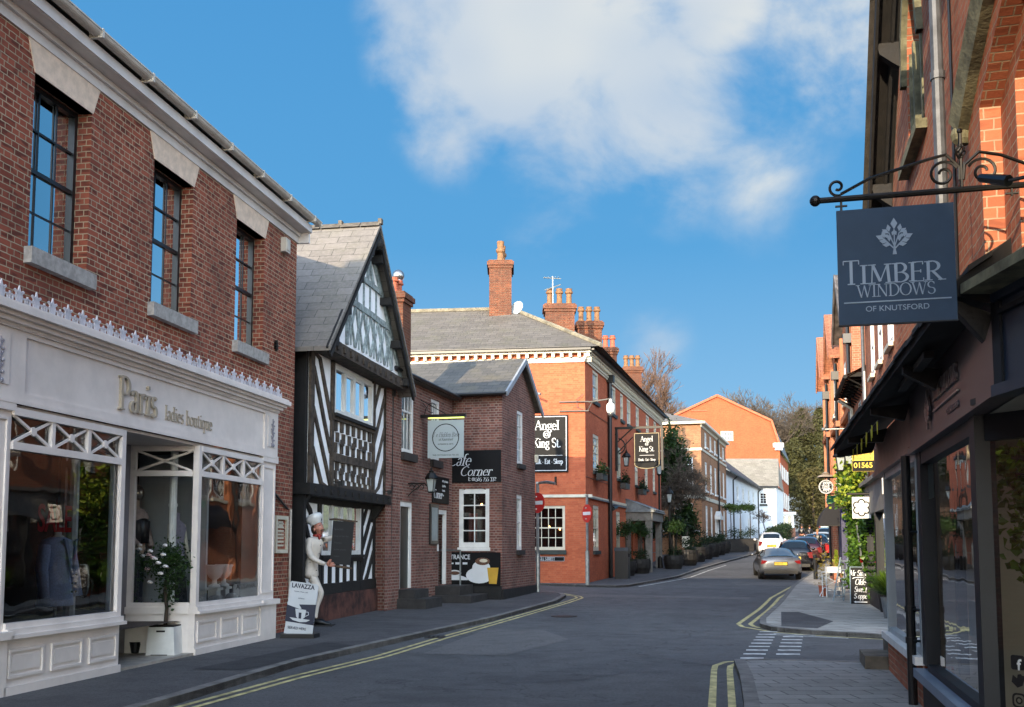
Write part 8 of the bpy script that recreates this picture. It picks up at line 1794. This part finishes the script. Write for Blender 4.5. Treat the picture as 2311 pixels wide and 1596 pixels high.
sc.prism([(bp[k][0], bp[k][2]) for k in range(4)], CHY-.065, CHY-.035)
t2 = Thing('menu_scroll', 'tall black chalk menu scroll held up by the chef statue', 'menu board', WORLD, (CHX+.5, CHY, CHZ+1.2)); t2.add('board', sc, mat('chalkboard_black', '0d0f12', .75, var=.15, vs=8))
t2.add('scroll_roll', MB().tube([q(640, 300, -.05), q(700, 296, -.05), q(780, 305, -.06), q(880, 318, -.05), q(942, 322, -.05)], [.016, .024, .020, .024, .014], 9), mat('scroll_bark_brown', '4b3c2e', .8, var=.3, vs=20), smooth=True); t2.add('scroll_roll', MB().tube([q(690, 790, -.05), q(760, 800, -.05), q(840, 812, -.05), q(892, 822, -.05)], [.02, .026, .024, .02], 9), mat('scroll_bark_brown', '4b3c2e', .8, var=.3, vs=20), smooth=True)
for k, w_ in enumerate(('Specials', 'Soup of the day', 'Toasties', 'Jacket potato', 'Cakes')): sans(t2, 'lettering', w_, .045 if k else .06, mat('chalk_dim', '3c3f42', .9, var=0), ((CHX+.355, CHY-.067, CHZ+1.86-.13*k), (1, 0, -.04), (0, 0, 1)), ext=.001)
m = MB()
for px, yy in ((500, -.05), (478, .08)):
    i0 = len(m.v); m.ball((0, 0, 0), 1, 14, 8); m.v[i0:] = [(CHX+(px-500)*K+.13+x_*.20, CHY+yy+y_*.065, CHZ+.06+max(-.04, z_*.055+(-.02 if x_ > .3 else .03*(1-x_)*.5))) for x_, y_, z_ in m.v[i0:]]
t.add('shoe', m, BLACKP, smooth=True); t.add('base', MB().box(CHX-.15, CHX+.36, CHY-.18, CHY+.2, CHZ, CHZ+.025), mat('statue_base', '232120', .8, var=.2))

t = Thing('coffee_sign', 'white and navy coffee board with a cup picture leaning by the chef statue', 'sign', WORLD, (-3.63, 17.75, .08))
FL = Frame(-3.86, 17.80, 0); FL.ang = -.12; FL.d = Vector((cos(-.12), sin(-.12), 0)); FL.n = Vector((-FL.d.y, FL.d.x, 0)); bpy.data.objects.remove(t.o)
t = Thing('coffee_sign', 'white and navy coffee board with a cup picture leaning by the chef statue', 'sign', FL, (0, 0, .08))
K2 = .00162                                                      # metres per unit of the measured board drawing
def g(px, py): return ((px-130)*K2+.0, (1490-py)*K2+.10)
out = [g(130, 1455), g(435, 1490), g(447, 1375), g(495, 970), g(480, 950), g(205, 915), g(190, 930), g(150, 1330)]
NAVY = mat('sign_navy', '0f1a33', .45, var=.08); WB = mat('sign_white_board', 'b4bac0', .5, var=.05)
L_ = lambda pts, y0, y1: MB().prism(pts, y0, y1)
t.add('board', L_(out, .0, .02), WB); t.add('navy_panel', L_([g(163, 1155), g(474, 1160), g(449, 1373), g(140, 1330)], -.003, -.0005), NAVY)
t.add('milk_swirl', L_([g(288, 1135), g(320, 1130), g(470, 1158), g(470, 1120), g(300, 1100), g(165, 1128), g(166, 1158), g(300, 1205), g(318, 1200), g(295, 1165)], -.0045, -.003), WB)
t.add('coffee_cup', L_([g(252, 1200), g(368, 1215), g(355, 1290), g(330, 1310), g(285, 1305), g(262, 1285)], -.006, -.003), WB); t.add('saucer', L_([g(190, 1290), g(412, 1318), g(370, 1338), g(300, 1340), g(225, 1318)], -.0055, -.003), WB)
m = MB().tube([(g(366, 1235)[0], -.005, g(366, 1235)[1]), (g(392, 1238)[0], -.005, g(392, 1238)[1]), (g(395, 1265)[0], -.005, g(395, 1265)[1]), (g(360, 1280)[0], -.005, g(360, 1280)[1])], .006, 5); t.add('cup_handle', m, WB)
t.add('cup_mark', L_([g(290, 1240), g(320, 1243), g(316, 1305), g(287, 1302)], -.007, -.006), NAVY)
sl_ = (1, 0, -.11); G_t = lambda px, py: (g(px, py)[0], -.001, g(px, py)[1])
sans(t, 'lettering', 'LAVAZZA', .105, NAVY, (G_t(208, 978), sl_, (.06, 0, 1)), offset=.03, wscale=.86, ext=.003); sans(t, 'lettering', "TORINO, ITALIA, 1895", .028, NAVY, (G_t(232, 1025), sl_, (.06, 0, 1)), ext=.001, wscale=.9); sans(t, 'lettering', 'ESPRESSO', .026, NAVY, (G_t(280, 1098), sl_, (.06, 0, 1)), ext=.001)
sans(t, 'lettering', 'SERVED HERE', .062, NAVY, (G_t(170, 1405), sl_, (.06, 0, 1)), offset=.015, ext=.002, wscale=.86)
t.add('sign_base', MB().box(-.02, .56, -.12, .22, .08, .15), BLACKP); t.add('stay', MB().bar((.3, .02, .7), (.3, .3, .1), .012), BLACKP)

# ================================================================ right pavement clutter
AL = mat('aluminium_ladder', '8fa0a8', .45, metal=.5, var=.1)
lx, ly, lz = 9.15, 29.6, .11
t = Thing('step_ladder', 'aluminium step ladder with small pots standing on its treads', 'ladder', WORLD, (lx, ly, lz)); m = MB()
for sx in (0, .26): m.bar((lx-.12+sx*1.1, ly-.1, lz), (lx+.22+sx*.8, ly+.25, lz+1.2), .022, 6)
for sx in (0, .26): m.bar((lx+.42+sx*.9, ly+.75, lz), (lx+.24+sx*.8, ly+.27, lz+1.2), .018, 6)
t.add('frame', m, AL)
for k in range(5):
    f = (k+.6)/5; x0 = lx-.12+.34*f; t.add('tread', MB().box(x0, x0+.27, ly-.1+.35*f-.05, ly-.1+.35*f+.05, lz+1.2*f-.012, lz+1.2*f+.012), AL)
for k in range(4):
    f = (k+.6)/5; x0 = lx-.12+.34*f; p = Thing('small_pot', ['small pot on the lowest ladder tread', 'small pot on the second ladder tread', 'buff pot on the third ladder tread', 'small pot on the fourth ladder tread'][k], 'flowerpot', WORLD, (x0+.13, ly-.1+.35*f, lz+1.2*f+.012), group='pots on the ladder treads')
    p.add('pot', MB().lathe([(.035, .012), (.05, .12), (.055, .13), (.045, .13), (.04, .05)], (x0+.13, ly-.1+.35*f, lz+1.2*f), 12), POTY if k == 2 else LEAD)
# white plant stand with a yellow conifer
x, y, z = 9.55, 31.2, .13; t = Thing('white_plant_table', 'white wicker plant table behind the step ladder', 'table', WORLD, (x, y, z)); m = MB().box(x-.28, x+.28, y-.22, y+.22, z+.72, z+.75)
for sx in (-1, 1):
    for sy in (-1, 1): m.bar((x+sx*.25, y+sy*.2, z), (x+sx*.25, y+sy*.2, z+.72), .02, 6)
m.bar((x-.25, y-.2, z+.2), (x+.25, y-.2, z+.2), .012).bar((x-.25, y-.2, z+.35), (x+.25, y-.2, z+.6), .012).bar((x-.25, y-.2, z+.6), (x+.25, y-.2, z+.35), .012).tube([(x-.5, y-.3, z+.02), (x-.35, y-.3, z+.3), (x-.15, y-.3, z+.25), (x+.2, y-.3, z+.05)], .014, 5); t.add('table', m, WHITE)
rn = random.Random(12)
t = Thing('potted_conifer', 'little yellow green conifer in a box on the white table', 'potted plant', WORLD, (x+.1, y, z+.75)); t.add('planter', MB().box(x-.2, x+.22, y-.1, y+.1, z+.75, z+.9), WHITE); pts = [(x+.12+rn.gauss(0, .055*(1-q_)), y+rn.gauss(0, .055*(1-q_)), z+.88+.5*q_) for q_ in [rn.random() for _ in range(420)]]
t.add('foliage', leaves(MB(), pts, .055, rn, .5), LEAF_Y)
t = Thing('potted_shrub', 'brownish potted grass standing behind the yellow conifer', 'potted plant', WORLD, (x-.1, y+.6, z)); t.add('pot', MB().lathe([(.1, 0), (.14, .3), (.15, .32)], (x-.12, y+.6, z), 12), TERRA); t.add('foliage', leaves(MB(), [(x-.12+rn.gauss(0, .1), y+.6+rn.gauss(0, .1), z+.3+rn.random()*1.0) for _ in range(200)], .16, rn, .15), leaf_mat('dry_grass', '7c6a2c', 'a8963f'))
# A-board
x, y, z = 9.05, 28.05, .105; t = Thing('pavement_sign', 'black A frame sweet shop sign with white lettering beside the potted palm', 'A board', WORLD, (x, y, z))
FA_ = Frame(x, y, 0); FA_.ang = -.35; FA_.d = Vector((cos(-.35), sin(-.35), 0)); FA_.n = Vector((-FA_.d.y, FA_.d.x, 0)); bpy.data.objects.remove(t.o)
t = Thing('pavement_sign', 'black A frame sweet shop sign with white lettering beside the potted palm', 'A board', FA_, (0, 0, z))
def tb_(u, v, o=0.): return (u, .24*v/.95+o-.1, z+v)          # leaning front board
m = MB(); i = len(m.v); m.v += [tb_(0, 0), tb_(.50, 0), tb_(.50, .95), tb_(0, .95), tb_(0, 0, .02), tb_(.5, 0, .02), tb_(.5, .95, .02), tb_(0, .95, .02)]; m.f += [(0,1,2,3), (4,7,6,5), (0,4,5,1), (3,2,6,7), (0,3,7,4), (1,5,6,2)]
t.add('board', m, CB); m = MB().bar(tb_(0, 0), tb_(0, .97), .014, 5).bar(tb_(.5, 0), tb_(.5, .97), .014, 5).bar(tb_(0, .97), tb_(.5, .97), .016, 5).bar((0, .38, z), tb_(0, .95), .012).bar((.5, .38, z), tb_(.5, .95), .012); t.add('frame', m, AL)
up_ = (0, .245, .97)
for w_, v, sz in (('Mr Simms', .74, .15), ('Olde', .50, .16), ('Sweet', .31, .15), ('Shoppe', .14, .14)): serif(t, 'lettering', w_.replace('h', 'h'), sz, LW, (tb_(.25, v, -.004), (1, 0, 0), up_), align='CENTER', shear=.25, weight=1.1, wscale=.8, ext=.003)
m = MB(); m.v = [tb_(a, b, -.003) for a, b in ((.08, .05), (.14, .08), (.14, .062), (.42, .062), (.42, .038), (.14, .038), (.14, .02))]; m.f = [tuple(range(7))]; t.add('arrow', m, LW)
m = MB()
for k in range(8): a, b = pi*k/8, pi*(k+1)/8; i = len(m.v); m.v += [tb_(.25+.2*cos(a), .66+.05*sin(a), -.003), tb_(.25+.2*cos(b), .66+.05*sin(b), -.003), tb_(.25+.17*cos(b), .66+.03*sin(b), -.003), tb_(.25+.17*cos(a), .66+.03*sin(a), -.003)]; m.f.append((i, i+1, i+2, i+3))
t.add('scroll_line', m, LW)
def pot_plant(x, y, s, h, label, seed, n=260, spiky=True, potm=None, lm=None, cat='potted plant'):
    z = zr(y)+.08; rn = random.Random(seed); t = Thing('potted_plant', label, cat, WORLD, (x, y, z), group='potted plants along the right shop fronts'); t.add('pot', MB().lathe([(s*.7, 0), (s, h*.9), (s*1.06, h), (s*.9, h), (s*.85, h*.8)], (x, y, z), 14), potm or BLACKP)
    m = MB()
    for k in range(n):
        a = rn.uniform(0, 2*pi); el = rn.uniform(.25, 1.45); l = rn.uniform(.35, .75); c = Vector((x, y, z+h)); d = Vector((cos(a)*cos(el), sin(a)*cos(el), sin(el))); sd = d.cross(Vector((0, 0, 1))).normalized()*.012
        p1 = c+d*l*.6; p2 = c+d*l-Vector((0, 0, .16*l)); i = len(m.v); m.v += [tuple(c+d*.05-sd), tuple(c+d*.05+sd), tuple(p1+sd*1.4), tuple(p1-sd*1.4), tuple(p2)]; m.f += [(i, i+1, i+2, i+3), (i+3, i+2, i+4)]
    t.add('foliage', m, lm or LEAF_M); return t
pot_plant(8.75, 24.6, .17, .42, 'spiky green palm in a tall black pot beside the sweet shop sign', 1, 420); pot_plant(8.15, 22.6, .2, .45, 'nearest spiky potted palm by the corner shop window', 2, 420, potm=LEAD)
bush('potted_ivy', 'dark green bushy ivy plant low beside the sweet shop sign', 'potted plant', (9.6, 29.4, .75), .35, 700, .1, LEAF_I, 91, (1, 1, 1.6), 10)
t = Thing('parasol_pole', 'folded pole with red band leaning by the ivy wall', 'pole', WORLD, (9.45, 28.0, .1)); t.add('pole', MB().bar((9.5, 28.0, .1), (9.25, 28.0, 2.2), .025), STEEL); t.add('red_band', MB().bar((9.36, 28.0, 1.2), (9.345, 28.0, 1.35), .04), REDL)

# ================================================================ hedges and trees
def bare_tree(label, x, y, z, h, seed, spread=.55, r0=.22, levels=6, group='bare winter trees behind the houses', tw=.022, kids=(2, 4), mtl=None, name='bare_tree', lf=.36):
    rn = random.Random(seed); t = Thing(name, label, 'tree', WORLD, (x, y, z), group=group); tr, cr = MB(), MB()
    def grow(p, d, l, r, lv):
        n = 2 if lv < 3 else 1; q_ = [p]; rr_ = [r]
        for k in range(2):
            d = (d+Vector((rn.gauss(0, .12), rn.gauss(0, .12), rn.gauss(0, .08)+.03))).normalized(); p = p+d*l/2; q_.append(p); rr_.append(max(tw*.6, r*(1-.2*(k+1))))
        (tr if lv <= 1 else cr).tube(q_, rr_, 6 if lv <= 1 else 3, cap=False)
        if lv >= levels: return
        ph = rn.uniform(0, 6.3)
        for k in range(rn.randint(*kids)+(1 if lv > 2 else 0)):
            o1 = d.orthogonal().normalized(); o2 = d.cross(o1); an = ph+k*2.4+rn.uniform(-.5, .5); ax = o1*cos(an)+o2*sin(an); nd = (d+ax*rn.uniform(.4, 1.0)*spread*1.4+Vector((0, 0, .22 if lv < 4 else .08))).normalized()
            grow(q_[rn.choice((1, 2, 2))] if lv > 0 else p, nd, l*rn.uniform(.55, .85), max(tw, r*.58), lv+1)
    grow(Vector((x, y, z)), Vector((0, 0, 1)), h*lf, r0, 0)
    t.add('trunk', tr, mtl or BARKT); t.add('crown', cr, mtl or BARKT); return t
BARKT = mat('winter_bark', '4e453b', .95, var=.2, vs=2); BARKR = mat('reddish_twigs', '604a3c', .95, var=.15, vs=2)
bare_tree('fine twigged reddish tree rising behind the hotel chimneys', 13.0, 92, 2.2, 13.0, 12, .34, .2, 7, tw=.02, mtl=BARKR)
bare_tree('bushy bare tree between the hotel and the orange gable', 13.6, 84, 1.4, 9.8, 13, .5, .16, 7, tw=.018, mtl=BARKR)
bare_tree('bare tree whose branches cross the sunlit brown brick house', 10.9, 65.8, 1.0, 6.6, 6, .7, .11, 7, tw=.011, lf=.3)
px = [(1470, 175), (1530, 182), (1585, 190), (1640, 175), (1675, 168), (1700, 176), (1730, 170), (1755, 182), (1560, 168), (1790, 188), (1820, 196), (1850, 186), (1610, 196)]
base = bare_tree('tall bare wood tree on the hillside behind the houses', (px[0][0]-CX)/FPX*px[0][1], px[0][1], hz(0, px[0][1])+1, 19, 31, .6, .36, 7, tw=.03)
b2 = bare_tree('broad bare wood tree above the orange gable on the hillside', (px[3][0]-CX)/FPX*px[3][1], px[3][1], hz(0, px[3][1])+1, 19.5, 32, .65, .36, 7, tw=.03)
places = ['behind the hotel chimneys', 'over the tall bare shrubs', 'left of the gable peak', '', 'right of the gable peak', 'above the gambrel slope', 'above the mansard roof', 'left of the conifers', 'far left in the bare wood', 'behind the tallest conifer', 'between the two conifers', 'right edge beside the tall brick houses', 'directly behind the gable peak']
rn = random.Random(4)
for k, (x_, y_) in enumerate(px):
    if k in (0, 3): continue
    copy_thing((base if k % 2 else b2).o, 'bare hillside wood tree '+places[k], ((x_-CX)/FPX*y_, y_, hz(0, y_)+1), rn.uniform(0, 6), (1, 1, rn.uniform(.9, 1.15)))
CONF = leaf_mat('conifer_needles', '33351d', '5d5c33', .7)
def conifer(label, x, y, z, h, r, seed, n=5200, col=None, mode='cone', size=.55):
    rn = random.Random(seed); t = Thing('conifer_tree', label, 'tree', WORLD, (x, y, z), group='evergreens at the end of the street'); t.add('trunk', MB().tube([(x, y, z-1), (x, y, z+h*.9)], [.3, .06], 6), BARK)
    m = MB(); pts = []
    for k in range(n):
        q_ = rn.random()**.8; a = rn.uniform(0, 2*pi); lay = .78+.22*sin(q_*46+a*2+seed); rr_ = r*(1-q_)**.52*lay*sqrt(rn.uniform(.35, 1))*(1+.22*sin(a*3+seed*2+q_*9)) if mode == 'cone' else r*lay*sqrt(max(0, 1-(2*q_-1)**2))*sqrt(rn.uniform(.4, 1))
        pts.append((x+rr_*cos(a), y+rr_*sin(a), z+h*.06+h*.94*q_-.12*rr_))
    t.add('crown', leaves(m, pts, size, rn, .42, .5), col or CONF); return t
def cx(px_, Y): return (px_-CX)/FPX*Y
conifer('tallest pointed conifer in the middle of the evergreens', cx(1815, 165), 165, 3.6, 20.0, 5.2, 1, 8000); conifer('broad dark evergreen left of the tallest conifer', cx(1793, 158), 158, 3.6, 14.5, 4.6, 2, 5600); conifer('broad evergreen right of the tallest conifer', cx(1855, 160), 160, 3.6, 19.5, 4.4, 3, 6500); conifer('low rounded evergreen bush at the foot of the conifers', cx(1835, 148), 148, 3.4, 9.5, 4.2, 4, 4200, leaf_mat('brown_green_scrub', '3f3a20', '6a6336', .8), 'ball'); conifer('right hand evergreen beside the tall brick houses', cx(1880, 150), 150, 3.4, 17, 4.0, 5, 5000)
conifer('dull brown green scrub left of the conifers', cx(1775, 172), 172, 4.0, 12, 4, 7, 3500, MC['brown_green_scrub'], 'ball'); 
def hedge(label, x0, y0, x1, y1, h, w, seed, col=None):
    rn = random.Random(seed); L_ = hypot(x1-x0, y1-y0); t = Thing('hedge', label, 'hedge', WORLD, (x0, y0, zr(y0))); n = int(L_*230); pts = []
    for k in range(n): f = rn.random(); z = rn.random(); pts.append((x0+(x1-x0)*f+rn.uniform(-w, w)*.5, y0+(y1-y0)*f+rn.uniform(-w, w)*.5, zr(y0+(y1-y0)*f)+z*h*(1+.1*sin(f*L_*2))))
    t.add('foliage', leaves(MB(), pts, .2, rn), col or LEAF_BX); return t
hedge('clipped dark hedge along the left kerb beyond the white car', 20.8, 84, 24.5, 96, 1.4, 1.0, 5); hedge('hedge before the white bay windows', 25.5, 99, 30, 114, 1.5, 1.2, 6)
bare_tree('small bare shrub against the white house wall', 22.5, 92, 2.0, 3.2, 44, .8, .05, 5, group=None, tw=.014, name='bare_shrub')
bw = Thing('brick_garden_wall', 'low red brick garden wall in front of the white bay windows', 'wall', WORLD, (27, 100, 2.2)); bw.add('wall', MB().quad((25.8, 101, 2.0), (31.5, 116, 2.5), (31.5, 116, 3.8), (25.8, 101, 3.2)), BR_R)
# unseen left terrace behind camera, shaped to shade the street; shows in shop windows
Z_ = Thing('unseen_shade_terrace', 'unseen tall brick terrace behind the camera shaped to shade the street', 'building', FA, (-30, .35, 0)); m = MB(); zw_ = [(-22-3.2*k, -20.9-3.2*k, z, z+2) for k in range(9) for z in (4.9, 8.4)]
wall(m, -70, -20.05, 0, 14.5, zw_, .35, .15); m.quad((-20.05, .35, 0), (-20.05, 5.8, 0), (-20.05, 5.8, 14.5), (-20.05, .35, 14.5)).quad((-20.05, 5.8, 0), (-70, 5.8, 0), (-70, 5.8, 14.5), (-20.05, 5.8, 14.5)).quad((-70, .35, 14.5), (-20.05, .35, 14.5), (-20.05, 5.8, 14.5), (-70, 5.8, 14.5)); Z_.add('wall', m, BR_A)
for a, b, c, d in zw_: sash(Z_, a, b, c, d, y=.5, cols=2, rows=2, gm=GLASSO, sill=.05, back=False)
bpy.context.view_layer.update()
